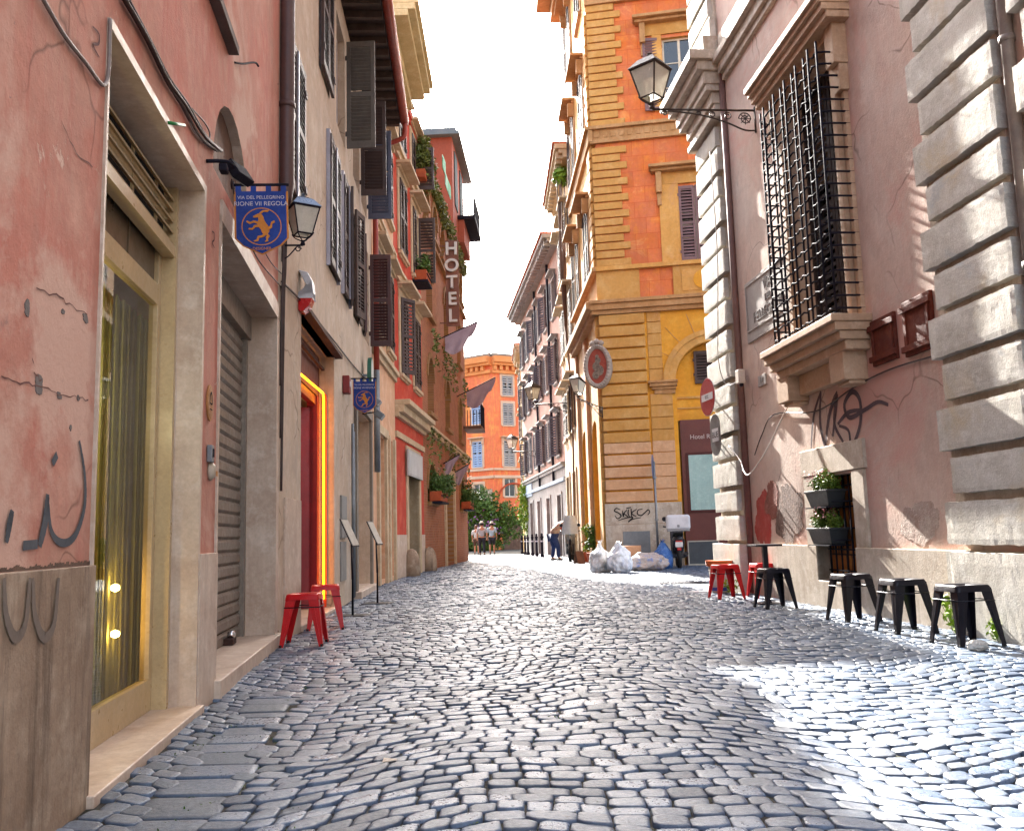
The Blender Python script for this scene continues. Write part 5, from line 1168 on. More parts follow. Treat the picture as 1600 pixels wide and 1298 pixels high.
# ================================================================== planting beyond the street
def bush(name, c, r, n, size, m, label, cat, seed, trunk=None, group=None):
    e = empty(name, (c[0], c[1], gz(c[1])), label, cat, group)
    leaves_mb(blob_pts(c, r, n, seed, .25, .6), size, seed).build('crown', m, e, fix=False)
    mb = MB(); b = Vector((c[0], c[1], gz(c[1])-.1)); t = Vector(c)
    mb.tube(smooth3([b, b.lerp(t, .4)+Vector((.12, 0, 0)), b.lerp(t, .75)-Vector((.1, 0, 0)), t]), .14 if trunk is None else trunk, 8, .04)
    for k in range(4):
        a = k*1.6; mb.tube([b.lerp(t, .6), t+Vector((math.cos(a)*r[0]*.5, math.sin(a)*r[1]*.4, r[2]*.25))], .05, 6, .015)
    mb.build('trunk', m_wood, e, smooth=True); return e
bush('climbing_vine', (-2.9, 74.5, 1.9), (3.3, 1.3, 2.6), 15000, .15, m_leaf, 'dark green creeper with purple flowers covering the wall before the orange house', 'creeper', 51)
pts = blob_pts((-2.6, 73.3, 1.6), (1.6, .5, 1.2), 150, 52, .3)
tag(leaves_mb(pts, .12, 6).build('purple_blossom', mat('purple_flower', ['#7d4a80', '#9a5f97'], 9, .7, 0), fix=False), 'purple blossom scattered over the dark creeper at the street end', 'blossom', kind='stuff')
bush('leafy_tree', (1.02, 52.0, 2.6), (.85, .7, 1.9), 5200, .09, m_leafB, 'bright green leafy vine tree at the corner beside the grey ground floor', 'tree', 53)
bush('roof_palm', (2.02, 31.5, 13.9), (.3, .35, .35), 260, .12, m_leafB, 'small bright green plant on a balcony high above the street at right', 'plant', 54, .03)
mb = MB(); mb.box(-8, -1.9, 75.2, 75.7, -.8, 2.2); q = mb.build('garden_wall', m_wood); tag(q, 'low wall behind the dark creeper at the end of the street', 'wall')
# bollards
def bollard():
    e = empty('bollard', (0, 0, 0), 'dark iron bollard', 'bollard', 'bollards beside the grey ground floor')
    mb = MB(); mb.lathe([(.09, 0), (.09, .12), (.06, .15), (.055, .8), (.075, .84), (.075, .88), (.04, .93), (.055, .98), (.02, 1.03)], (0,0,0), 12); mb.build('post', m_iron, e, smooth=True)
    mb = MB(); mb.lathe([(.062, .66), (.062, .72)], (0,0,0), 12); mb.build('band', m_frameW, e); return e
b0 = bollard(); spots = [(1.12, 38.5), (.95, 41.0), (.8, 43.2), (.62, 45.5), (.5, 47.5), (.35, 50)]
nm_ = ['nearest', 'second nearest', 'third', 'fourth', 'fifth', 'farthest']
for i, (x, y) in enumerate(spots):
    c = b0 if i == 0 else copy_tree(b0); c.location = (x, y, gz(y)); c['label'] = 'dark iron bollard before the grey ground floor, %s of the row from the camera' % nm_[i]

# ================================================================== stools, tables, things on the street
def make_stool(m, label, color):
    e = empty('metal_stool', (0, 0, 0), label, 'stool', '%s metal stools' % color)
    h, t = .455, .142; mb = MB()
    def rsq(r, z, q, N=8):
        out = []
        for cx, cy, a0 in ((1,1,0), (-1,1,90), (-1,-1,180), (1,-1,270)):
            for k in range(N//2+1):
                a = rad(a0+90*k/(N//2)); out.append(Vector((cx*(r-q)+q*math.cos(a), cy*(r-q)+q*math.sin(a), z)))
        return out
    loops = [rsq(t+.012, h-.05, .035), rsq(t+.004, h-.012, .035), rsq(t-.004, h, .032), rsq(t-.035, h-.002, .03), rsq(t-.04, h-.006, .03)]
    n = len(loops[0]); slot = [Vector((v.x/t*.045, v.y/t*.018, h-.007)) for v in loops[-1]]; slot2 = [v-Z_*.012 for v in slot]
    loops += [slot, slot2]; vs = sum(loops, [])
    mb.add(vs, [(l*n+i, l*n+(i+1) % n, (l+1)*n+(i+1) % n, (l+1)*n+i) for l in range(len(loops)-1) for i in range(n)])
    mb.build('seat', m, e, smooth=True, fix=False, bevel=0)
    for sx in (-1, 1):
        for sy in (-1, 1):
            L = MB(); a = Vector((sx*t, sy*t, h-.02)); b = Vector((sx*(t+.05), sy*(t+.05), 0))
            for ax in (Vector((-sx, 0, 0)), Vector((0, -sy, 0))):
                o = Vector((0, -sy, 0)) if ax.x else Vector((-sx, 0, 0))
                w0, w1 = .095, .036; th = .004
                c = [b, b+ax*w1, b+ax*w1+o*th, b+o*th, a, a+ax*w0, a+ax*w0+o*th, a+o*th]; L.hexa(c)
                q0, q1 = a.lerp(b, .2), a.lerp(b, .8)          # pressed rib
                L.hexa([q1+ax*w1*.55-o*.003, q1+ax*w1*.9-o*.003, q1+ax*w1*.9+o*.002, q1+ax*w1*.55+o*.002, q0+ax*w0*.45-o*.003, q0+ax*w0*.62-o*.003, q0+ax*w0*.62+o*.002, q0+ax*w0*.45+o*.002])
            lg = L.build('leg', m, e, bevel=.0015)
            f_ = MB(); f_.lathe([(.017, -.001), (.019, .02), (.012, .022)], b+Vector((-sx*.014, -sy*.014, 0)), 8); f_.build('foot_cap', m_asph, lg)
    for ax in (0, 1):
        for s_ in (-1, 1):
            z = h-.115; r = t+.012
            p = [Vector((-r, s_*r, z)), Vector((r, s_*r, z))] if ax == 0 else [Vector((s_*r, -r, z)), Vector((s_*r, r, z))]
            B = MB(); B.tube(p, .005, 6); B.build('brace', m_black, e, smooth=True)
    return e
def gpx(px, py):
    z = 0
    for _ in range(30):
        d = (px-CXP)/FPX*CR+(CYP-py)/FPX*CU+FW; q = EYE+d*((z-EYE.z)/d.z); z = gz(q.y)
    return q
red0 = make_stool(m_red, 'red metal stool nearest the camera on the left side of the street', 'red')
place(red0, (-1.93, 8.28, 0), rad(4))
for x, y, r, lb in ((-2.04, 9.7, 12, 'red metal stool at the left, in front of the glowing doorway and menu stand'), (2.80, 12.2, 10, 'red metal stool left of the pair at the right, beside the orange bucket'), (3.34, 12.3, 6, 'red metal stool behind the small black table at the right palace')):
    c = copy_tree(red0); place(c, (x, y, 0), rad(r)); c['label'] = lb
blk0 = make_stool(m_black, 'black metal stool furthest from the camera, standing before the small black table', 'black')
place(blk0, (3.02, 10.7, 0), rad(8))
for x, y, r, lb in ((3.30, 9.0, 12, 'black metal stool under the flower boxes of the right palace'), (3.36, 7.95, 6, 'black metal stool second from the right edge of the photo'), (3.44, 7.05, 9, 'black metal stool nearest the camera, beside the crumpled paper and weeds')):
    c = copy_tree(blk0); place(c, (x, y, 0), rad(r)); c['label'] = lb
tb = empty('bistro_table', (0, 0, 0), 'small high black table behind the farthest black stool', 'table')
mb = MB(); mb.box(-.17, .17, -.17, .17, .70, .725); mb.build('table_top', m_black, tb, bevel=.006)
mb = MB(); mb.box(-.03, .03, -.03, .03, .03, .70); mb.build('post', m_black, tb, bevel=.004)
mb = MB(); mb.box(-.16, .16, -.16, .16, .0, .014); mb.box(-.04, .04, -.04, .04, .014, .03); mb.build('base_plate', m_black, tb, bevel=.004)
place(tb, (3.10, 11.3, 0), rad(5))
# menu stands
def menu_stand(x, y, rz, label, H=.98):
    e = empty('menu_stand', (0, 0, 0), label, 'menu stand', 'menu stands outside the glowing doorway')
    mb = MB(); mb.tube([(0, 0, .0), (.0, 0, H*.45), (-.0, 0, H*.45), (-.02, .0, H)], [.014, .012, .015, .009], 10); mb.build('pole', m_black, e, smooth=True)
    mb = MB(); mb.box(-.2, .2, -.15, .15, 0, .01); mb.build('base_plate', m_black, e, bevel=.003)
    ax = Vector((.42, 0, -.9)).normalized(); ay = Y_; az = ax.cross(ay)*-1; o = Vector((-.03, 0, H+.03))
    mb = MB(); mb.obox(o, ax, ay, az, -.19, .19, -.14, .14, 0, .012); fr = mb.build('menu_frame', m_black, e, bevel=.003)
    mb = MB(); mb.obox(o, ax, ay, az, -.175, .175, -.125, .125, .012, .016); mb.obox(o, ax, ay, az, -.175, .175, -.125, .125, -.006, 0); mb.build('menu_sheet', mat('menu_paper', ['#c9bfae', '#b3a999'], 12, .6), fr)
    place(e, (x, y, 0), rz); return e
menu_stand(-2.02, 11.2, rad(-8), 'black menu stand close beside the glowing red doorway')
menu_stand(-2.02, 13.2, rad(-8), 'black menu stand further along, in front of the pale door')

# heraldic banners on iron rods
m_blue = mat('banner_blue', ['#24408e', '#1d3579', '#2c4a9c'], 3, .8, .2, 60); m_gold = mat('banner_gold', ['#d98a35', '#c57a2b'], 6, .7, .1); m_pale = mat('banner_white', ['#c9c3c8'], rough=.7)
def beast(mb, o, ax, az, s, n):
    """rampant horned beast, seen from its side, as raised embroidery"""
    def pg(pts, d): mb.prism([o+ax*(x*s)+az*(z*s)+n*.001 for x, z in pts], n*(.003+d*.0006))
    pg([(.30,-.50),(.44,-.28),(.40,-.02),(.26,.18),(.16,.36),(.12,.55),(.04,.70),(-.10,.78),(-.22,.74),(-.44,.62),(-.46,.54),(-.34,.52),(-.18,.54),(-.16,.40),(-.24,.22),(-.20,.0),(-.04,-.18),(.02,-.36),(.12,-.5)], 0)
    pg([(-.18,.28),(-.42,.36),(-.62,.26),(-.80,.36),(-.84,.28),(-.66,.14),(-.42,.24),(-.22,.14)], 1)
    pg([(-.2,.1),(-.40,.08),(-.52,-.10),(-.70,-.08),(-.72,-.17),(-.50,-.20),(-.34,-.04),(-.16,-.04)], 2)
    pg([(.14,-.38),(.02,-.52),(-.22,-.56),(-.30,-.78),(-.46,-.84),(-.42,-.9),(-.2,-.86),(-.14,-.68),(.08,-.64),(.24,-.52)], 3)
    pg([(.32,-.42),(.46,-.58),(.34,-.74),(.36,-.88),(.18,-.92),(.18,-.86),(.26,-.82),(.22,-.66),(.28,-.56),(.18,-.46)], 4)
    pg([(-.02,.74),(.14,.86),(.36,.84),(.44,.94),(.30,.96),(.08,.94),(-.10,.80)], 5)
    pg([(.40,-.2),(.58,-.10),(.60,.14),(.76,.22),(.72,.34),(.54,.24),(.48,.02),(.36,-.06)], 6)
def banner(F, u, z, n0, w_, h_, label, lines, rod_z, tilt=0, turn=0):
    e = empty('banner', F.pt(u, z, 0), label, 'banner', 'blue street banners')
    ax = (F.N*math.cos(turn)+F.D*math.sin(turn)).normalized(); ax = (ax*math.cos(tilt)+Z_*math.sin(tilt)); az = (Z_*math.cos(tilt)-F.N*math.sin(tilt)).normalized(); n = -(ax.cross(az)).normalized()
    if n.y > 0: n = -n
    o = F.pt(u, z, n0)
    rx = ax if ax.dot(X_) > 0 else -ax
    def out(k): return [(-.5*w_*k, 0), (.5*w_*k, 0), (.5*w_*k, -h_*.74), (.36*w_*k, -h_*(.74+.12*k)), (0, -h_*(.74+.26*k)), (-.36*w_*k, -h_*(.74+.12*k)), (-.5*w_*k, -h_*.74)]
    c = o+ax*w_*.5
    mb = MB(); mb.prism([c+ax*x+az*y-n*.004 for x, y in out(1)], n*.008); mb.build('border', m_gold, e)
    mb = MB(); mb.prism([c+ax*x+az*y+n*.005 for x, y in out(.93)], n*.003); mb.prism([c+ax*x+az*y-n*.008 for x, y in out(.93)], n*.003); 
    for x in (-.42, -.14, .14, .42): mb.obox(c+ax*(x*w_), ax, n, az, -.05*w_, .05*w_, -.004, .004, -.01, .055)
    cl = mb.build('cloth', m_blue, e)
    cc = c-az*h_*.56
    mb = MB(); R0 = w_*.37
    for i in range(40):
        a, b = 2*math.pi*i/40, 2*math.pi*(i+1)/40
        mb.prism([cc+(ax*math.cos(a)+az*math.sin(a))*R0+n*.008, cc+(ax*math.cos(b)+az*math.sin(b))*R0+n*.008, cc+(ax*math.cos(b)+az*math.sin(b))*(R0*.955)+n*.008, cc+(ax*math.cos(a)+az*math.sin(a))*(R0*.955)+n*.008], n*.002)
    mb.build('ring', m_gold, cl)
    mb = MB(); beast(mb, cc+n*.008, rx, az, R0*.9, n); mb.build('emblem', m_gold, cl)
    for (s_, sz, dz) in lines: text(s_, sz, .002, c-az*h_*dz+n*.0095, rx, m_gold if dz > .8 else m_pale, cl, updir=az)
    mb = MB(); mb.tube([F.pt(u, z+.05, 0), o+ax*(w_*1.02)+az*.05], .011, 8); mb.tube([F.pt(u, z+.05, .0), F.pt(u, z+.05, .02)], .03, 10); mb.build('rod', m_iron, e, smooth=True)
banner(FA, 2.62, 3.37, .02, .37, .46, 'blue pointed banner with golden beast, hanging near the floodlight', [('VIA DEL PELLEGRINO', .034, .10), ('RIONE VII REGOLA', .044, .20), ('DESIGNER', .028, .91)], 3.4, turn=.0, tilt=.03)
banner(FB, 5.35, 3.35, .06, .36, .5, 'smaller looking blue banner further down, above the second menu stand', [('VIA DEL PELLEGRINO', .032, .10), ('RIONE VII REGOLA', .04, .20), ('DESIGNER', .028, .91)], 3.4)

# lanterns
def lantern(label, s, style, m_frame, base, armdir, arm_len, glow=None, group='street lanterns', rot=.6, arm='scroll', side=None):
    """four sided lantern carried on a scrolled bracket from base"""
    e = empty('street_lantern', base, label, 'street lantern', group)
    base = Vector(base); ad = Vector(armdir).normalized(); tip = base+ad*arm_len
    o = tip+Z_*.05*s
    ax = Matrix.Rotation(rot, 3, 'Z') @ ad; ay = Z_.cross(ax)
    def ring(r, z): return [o+(ax*a+ay*b)*r+Z_*z for a, b in ((1,1), (-1,1), (-1,-1), (1,-1))]
    h0, h1, h2, h3 = .14*s, .62*s, .78*s, .86*s; r0, r1 = .13*s, .235*s
    A_, B_ = ring(r0, h0), ring(r1, h1)
    mb = MB()
    for i in range(4): mb.tube([A_[i], B_[i]], .013*s, 6); mb.tube([A_[i], A_[(i+1) % 4]], .014*s, 6); mb.tube([B_[i], B_[(i+1) % 4]], .022*s, 6)
    mb.lathe([(.0*s+.02, 0), (.045*s, .02*s), (.03*s, .06*s), (.05*s, .08*s)], o-Z_*.05*s, 10)
    for i in range(4): mb.tube(smooth3([o+Z_*.02*s, o.lerp(A_[i], .75)-Z_*.02*s, o+(A_[i]-o)*1.15, A_[i]]), .010*s, 6)
    mb.build('frame', m_frame, e, smooth=False)
    mb = MB(); C_ = ring(r1*1.12, h1+.01*s); D_ = ring(r1*.62, h2); E_ = ring(r1*.3, h2+.05*s)
    mb.add(C_+D_+E_, [(i, (i+1) % 4, (i+1) % 4+4, i+4) for i in range(4)]+[(i+4, (i+1) % 4+4, (i+1) % 4+8, i+8) for i in range(4)]+[(8, 9, 10, 11), (3, 2, 1, 0)])
    mb.lathe([(.05*s, 0), (.06*s, .03*s), (.03*s, .05*s), (.04*s, .08*s), (.01*s, .1*s)], o+Z_*(h2+.04*s), 10); mb.build('roof', m_frame if style != 'blue' else mat('lantern_roof', ['#4b5a70', '#5c6c84'], 3, .3, .05, metal=.5), e)
    mb = MB(); a2, b2_ = ring(r0*.98, h0+.02*s), ring(r1*.96, h1-.02*s); mb.add(a2+b2_, [(i, (i+1) % 4, (i+1) % 4+4, i+4) for i in range(4)])
    mb.build('glass', mat('lantern_glass', ['#efe9d6', '#e2dcc8'], 4, .2, 0, transm=.35), e, fix=False)
    mb = MB(); mb.lathe([(.01*s, .0), (.035*s, .03*s), (.04*s, .14*s), (.015*s, .18*s)], o+Z_*(h0+.1*s), 10); mb.build('bulb', mat('bulb_white', ['#d8d4c8']), e, smooth=True)
    # bracket
    mb = MB(); mb.tube([base, tip], .018*s, 8)
    if arm == 'scroll':
        mb.tube(smooth3([base-Z_*.34*s+ad*.02, base+ad*arm_len*.12-Z_*.33*s, base+ad*arm_len*.3-Z_*.2*s, base+ad*arm_len*.55-Z_*.08*s, base+ad*arm_len*.86-Z_*.02*s]), .014*s, 6)
        for fx, fz, rr in ((.10, .14, .11), (.27, .10, .07), (.42, .075, .055), (.55, .05, .035), (.88, .06, .045)):
            c = base+ad*arm_len*fx-Z_*fz*s; K = 22
            mb.tube([c+(ad*math.cos(a)+Z_*math.sin(a))*rr*s*(1-.62*a/9.) for a in [k*9./K for k in range(K+1)]], .010*s, 5)
        mb.tube([base-Z_*.38*s, base+Z_*.06*s], .022*s, 6)
        c = base+ad*arm_len*.1-Z_*.14*s
        for k in range(4): a = k*math.pi/4; d = ad*math.cos(a)+Z_*math.sin(a); mb.tube([c-d*.1*s, c+d*.1*s], .008*s, 5)
    else:
        mb.tube(smooth3([base-Z_*.26*s, base+ad*arm_len*.3-Z_*.2*s, base+ad*arm_len*.7-Z_*.03*s]), .012*s, 6)
        K = 16; c = base+ad*arm_len*.78-Z_*.07*s; mb.tube([c+(ad*math.cos(a)+Z_*math.sin(a))*.055*s*(1-.5*a/8) for a in [k*8./K for k in range(K+1)]], .009*s, 5)
        mb.tube([base-Z_*.3*s, base+Z_*.04*s], .016*s, 6)
    mb.build('bracket', m_frame, e, smooth=True); return e
m_bronze = mat('bronze_iron', ['#4c4038', '#3a312c', '#5e5046'], 6, .5, .2, 60, metal=.5)
# big lantern on the right palace, fixed next to the window cornice
bse = FR.pt(.12, 6.7, .0); lantern('large square lantern on a scrolled bracket from the caged window palace', .86, 'bronze', m_bronze, bse, FR.N, 1.46, rot=.75)
lantern('small black lantern with bluish roof on the beige house behind the near banner', .55, 'blue', m_iron, FB.pt(.1, 3.80, 0.02), FB.N, .2, rot=.5, arm='simple')
lantern('pale lantern on a long bracket in front of the brown pink house, nearer one', .95, 'b', m_bronze, F3.pt(3.6, 5.9, 0), (-1, .05, 0), 1.35, rot=.7)
lantern('far lantern on a long bracket low over the street end', .95, 'b', m_bronze, F4.pt(8.5, 5.2, 0), F4.N, 1.35, rot=.7)
lantern('slim lantern held by a scrolled iron arm beside the oval medallion', .7, 'b', m_bronze, (2.48, 24.35, 4.3), (-.9, -.3, .35), .75, rot=.5)
# small wall things on the left houses
mb = MB(); o = FB.pt(1.15, 3.62, .0)
prof = [(0, -.22), (.05, -.23), (.13, -.16), (.16, -.03), (.15, .1), (.1, .2), (0, .23)]
e = empty('alarm_siren', o, 'white and red alarm siren box on the beige house', 'alarm box')
mb = MB(); mb.prism([o+FB.N*x+Z_*z-FB.D*.09 for x, z in prof if z > -.08]+[o+FB.N*.15-Z_*.08-FB.D*.09, o-Z_*.08-FB.D*.09], FB.D*.18); mb.build('cover', mat('siren_white', ['#c8c8cc'], rough=.35), e, bevel=.01)
mb = MB(); mb.prism([o-Z_*.083-FB.D*.088, o+FB.N*.15-Z_*.083-FB.D*.088, o+FB.N*.12-Z_*.17-FB.D*.088, o+FB.N*.05-Z_*.235-FB.D*.088, o-Z_*.225-FB.D*.088], FB.D*.176); mb.build('beacon', mat('siren_red', ['#c01818'], rough=.25), e, bevel=.006)
mb = MB(); u, z = 4.7, 3.2; FB.box(mb, u-.1, u+.1, z-.14, z+.12, 0, .1); q = mb.build('alarm_box', mat('dull_red', ['#8c2a26', '#7a2320'], 4, .5), None, bevel=.01); tag(q, 'small dull red box on the wall left of the farther blue banner', 'alarm box')
mb = MB(); FB.box(mb, u-.05, u+.05, z-.04, z+.04, .1, .11); mb.build('cover_plate', m_pale, q)
o = FB.pt(7.3, 3.8, .02); e = empty('pharmacy_sign', o, 'green edged oval shop sign on the wall beside the farther banner', 'sign')
mb = MB(); mb.obox(o, FB.D, FB.N, Z_, -.04, .04, -.02, .08, -.02, .02); mb.build('arm', m_steel, e)
mb = MB(); mb.prism([o+FB.D*(.22*math.cos(2*math.pi*i/24))+Z_*(.02+.3*math.sin(2*math.pi*i/24))+FB.N*.08 for i in range(24)], FB.N*.07); dsc = mb.build('disc', mat('sign_green', ['#2f6b54', '#275a47'], 4, .4), e)
mb = MB(); mb.prism([o+FB.D*(.19*math.cos(2*math.pi*i/24))+Z_*(.02+.27*math.sin(2*math.pi*i/24))+FB.N*.15 for i in range(24)], FB.N*.004); mb.build('face', mat('sign_face', ['#c9cfca', '#b4bcb6'], 12, .4), dsc)
for i, (u, z) in enumerate(((6.6, 3.25), (7.2, 3.1))):
    e = empty('wall_spotlight', FB.pt(u, z, 0), ('grey wall spotlight below the oval shop sign', 'second grey wall spotlight, hung lower beyond the oval shop sign')[i], 'spotlight')
    mb = MB(); mb.tube([FB.pt(u, z, 0), FB.pt(u, z+.03, .25)], .012, 6); mb.build('arm', m_iron, e)
    mb = MB(); o = FB.pt(u, z-.02, .3); mb.obox(o, FB.D, (FB.N*.8-Z_*.6).normalized(), (Z_*.8+FB.N*.6).normalized(), -.12, .12, -.08, .08, -.06, .05); hd = mb.build('lamp_head', m_steel, e, bevel=.008)

# ---- road signs
def disc3(mb, c, n, r, t, N=32, up=Z_):
    a = up.cross(n).normalized(); mb.prism([c+(a*math.cos(2*math.pi*i/N)+up*math.sin(2*math.pi*i/N))*r for i in range(N)], n*t)
n = Vector((-.86, -.5, 0)).normalized(); rd = Z_.cross(n).normalized()
e = empty('no_entry_sign', (3.15, 14.2, 2.2), 'round red no entry sign with white bar, seen edge on at the corner pilaster', 'road sign')
c = Vector((3.07, 13.9, 2.98)); n = Vector((-.37, -.93, 0)).normalized() if 0 else Vector((-.80, -.42, 0)).normalized(); rd = Z_.cross(n).normalized()
n = Vector((-.985, -.17, 0)).normalized(); rd = Z_.cross(n).normalized()
mb = MB(); disc3(mb, c, n, .29, .006); ds = mb.build('disc', mat('sign_red', ['#b5202c', '#a81c28'], 4, .35), e)
mb = MB(); disc3(mb, c-n*.005, n, .30, .004); mb.build('rim', m_pale, ds)
mb = MB(); mb.obox(c+n*.006, rd, n, Z_, -.23, .23, 0, .002, -.055, .055); mb.build('white_bar', mat('sign_white', ['#d8d8da'], rough=.4), ds)
text('ECC.', .07, .002, c+n*.0095, rd, m_iron, ds)
mb = MB(); mb.tube([c-n*.01, Vector((3.25, 14.1, 2.98))], .014, 6); mb.tube([c-Z_*.6-n*.01, Vector((3.25, 14.1, 2.38))], .014, 6); mb.build('bracket', m_steel, e)
e = empty('plate_sign', (3.12, 13.8, 2.3), 'grey oblong metal plate with a white label below the no entry sign', 'road sign')
c = Vector((3.12, 13.7, 2.36)); pts = []
for i in range(28):
    a = 2*math.pi*i/28; pts.append(c+rd*.2*math.cos(a)+Z_*((.12 if math.sin(a) > 0 else -.12)+.2*math.sin(a)))
mb = MB(); mb.prism(pts, n*.006); pl_ = mb.build('plate', m_steel, e)
mb = MB(); mb.obox(c+n*.006, rd, n, Z_, -.12, .12, 0, .002, -.1, .1); mb.build('label_field', mat('sign_white', ['#fff']), pl_)
text('BUE', .13, .002, c+n*.0095, rd, m_iron, pl_)
mb = MB(); mb.tube([c-n*.01-Z_*.2, Vector((3.26, 13.9, 2.16))], .012, 6); mb.build('bracket', m_steel, e)
e = empty('street_sign_pole', (0, 0, 0), 'grey pole with a round blue road sign seen nearly edge on, before the orange building', 'road sign')
mb = MB(); mb.tube([(0, 0, 0), (0, 0, 2.75)], .032, 12); mb.build('pole', m_steel, e, smooth=True)
nn = Vector((.965, -.26, 0)); mb = MB(); disc3(mb, Vector((0, -.03, 2.6))-nn*.035, nn, .33, .006); ds = mb.build('disc', mat('sign_blue', ['#4c5c84', '#5e6d92'], 3, .4), e)
nn = -nn; mb = MB(); disc3(mb, Vector((0, -.03, 2.6))+nn*.036, nn, .28, .002); mb.build('sign_back', m_steel, ds)
mb = MB(); mb.box(-.05, .05, -.04, .04, 2.3, 2.34); mb.box(-.05, .05, -.04, .04, 1.2, 1.23); mb.build('clamp', m_steel, e)
place(e, (3.72, 23.7, 0), 0)

# ---- rubbish bags and boxes at the corner
def bag(x, y, r, m, label, seed, group=None, inner=None, name='rubbish_bag', knot=True):
    bm = bmesh.new(); bmesh.ops.create_icosphere(bm, subdivisions=5, radius=1)
    for v in bm.verts:
        d = v.co.normalized(); k = 1+.22*noise.noise(d*1.7+Vector((seed, 0, 0)))+.10*noise.noise(d*4+Vector((0, seed, 0)))+.035*abs(noise.noise(d*11+Vector((0, 0, seed))))*2
        p = Vector((d.x*r[0], d.y*r[1], d.z*r[2]))*k
        if d.z > .55 and knot: q = (d.z-.55)/.45; p.x *= 1-.6*q; p.y *= 1-.6*q; p.z += r[2]*.35*q*q
        p.z = max(p.z, -r[2]*.72+.01*noise.noise(d*6)); v.co = p+Vector((0, 0, r[2]*.72))
    me = bpy.data.meshes.new(name); bm.to_mesh(me); bm.free(); me.materials.append(m); me.polygons.foreach_set('use_smooth', [True]*len(me.polygons))
    o = bpy.data.objects.new(name, me); COL.objects.link(o); o.location = (x, y, gz(y)); tag(o, label, 'rubbish bag', group)
    if knot:
        mb = MB(); tp = r[2]*(1.95+.1*math.sin(seed)); 
        for k in range(5): a = k*1.3+seed; mb.add([Vector((0, 0, tp-.12*r[2]*3)), Vector((math.cos(a)*.04, math.sin(a)*.04, tp)), Vector((math.cos(a+.9)*.09, math.sin(a+.9)*.09, tp+.09)), Vector((math.cos(a+1.2)*.03, math.sin(a+1.2)*.03, tp+.02))], [(0,1,2,3)])
        t = mb.build('tied_top', m, o, fix=False); t.matrix_parent_inverse = Matrix()
    return o
m_bagw = mat('bag_white', ['#e6e6e4', '#8d8a84', '#b9a894'], 5, .35, .8, 14, bdist=.03, fac_lo=.45, fac_hi=.75)
m_bagw2 = mat('bag_white_blue', ['#e8eaec', '#7f86a8', '#b8b9ae'], 4, .35, .8, 14, bdist=.03, fac_lo=.5, fac_hi=.75)
m_bagc = mat('bag_clear', ['#a79c98', '#5f78a8', '#b98f74'], 6, .3, .9, 14, bdist=.03, fac_lo=.55, fac_hi=.65)
m_bagb = mat('bag_blue', ['#3c6cb0', '#2c5596', '#7fa0c8'], 5, .35, .9, 16, bdist=.03)
bag(1.98, 21.3, (.27, .26, .33), m_bagw, 'dingy white rubbish bag at the left end of the heap', 1.2, 'rubbish bags at the orange corner')
bag(2.38, 20.9, (.28, .26, .34), m_bagw2, 'brightest white rubbish bag, with bluish print, second in the heap', 4.4, 'rubbish bags at the orange corner')
bag(3.12, 21.6, (.46, .3, .24), m_bagc, 'large low clear bag full of mixed rubbish', 7.7, 'rubbish bags at the orange corner', knot=False)
bag(3.62, 22.3, (.24, .22, .33), m_bagb, 'blue rubbish bag right of the clear bag', 9.1, 'rubbish bags at the orange corner')
for (x, y, a, s_, z, lb) in ((2.78, 22.5, .3, .26, 0, 'lower cardboard box squeezed behind the clear bag'), (2.86, 22.45, -.15, .24, .34, 'upper cardboard box lying on the other one behind the bags')):
    mb = MB(); mb.obox((0,0,0), X_, Y_, Z_, -s_, s_, -s_*.7, s_*.7, 0, .33 if z == 0 else .24); q = mb.build('cardboard_box', mat('cardboard', ['#b98b6a', '#a67a5a'], 3, .85, .2), None, bevel=.006); tag(q, lb, 'box', 'cardboard boxes'); q.location = (x, y, z); q.rotation_euler = (0, 0, a)
    mb = MB(); mb.obox((0,0,0), X_, Y_, Z_, -s_, s_, -.02, .02, (.33 if z == 0 else .24)+.001, (.33 if z == 0 else .24)+.003); mb.build('tape', mat('tape', ['#9a7a55'], rough=.3), q)
# chalk board leaning on the doorway
e = empty('chalk_board', (0, 0, 0), 'framed dark chalk board leaning against the brown doorway', 'board')
mb = MB(); mb.box(-.38, .38, -.012, .012, .04, .62); bd = mb.build('slate', mat('slate_board', ['#2c3338', '#353c41'], 3, .6), e)
mb = MB(); mb.box(-.41, .41, -.02, .02, .0, .04); mb.box(-.41, .41, -.02, .02, .62, .65); mb.box(-.41, -.38, -.02, .02, .04, .62); mb.box(.38, .41, -.02, .02, .04, .62); mb.build('frame', mat('board_frame', ['#a7a195', '#958f83'], 4), e)
e.location = (4.92, 23.72, 0); e.rotation_euler = (-.2, 0, -.17)
# bucket with orange rim, striped bottle crate
e = empty('bucket', (0, 0, 0), 'white bucket with an orange rim behind the left red stool at right', 'bucket')
mb = MB(); mb.lathe([(.11, 0), (.125, .02), (.16, .40)], (0,0,0), 24); mb.build('pail', mat('pail_white', ['#cfcac4', '#bdb6ae'], 4, .4), e, smooth=True)
mb = MB(); mb.lathe([(.163, .38), (.19, .39), (.2, .46), (.195, .47), (.17, .465)], (0,0,0), 24); mb.build('rim', mat('rim_orange', ['#d8702e', '#c9622a'], 4, .4), e)
mb = MB(); mb.lathe([(.128, .03), (.131, .08), (.129, .09)], (0,0,0), 24); mb.build('blue_band', mat('band_blue', ['#3b4d9c'], rough=.4), e)
place(e, (3.0, 13.45, 0), 0)
mb = MB(); mb.box(-.18, .18, -.1, .1, 0, .012); q = mb.build('tray', m_pale, None, bevel=.003); tag(q, 'thin pale tray on the ground left of the bucket', 'tray'); q.location = (2.75, 13.7, .0)

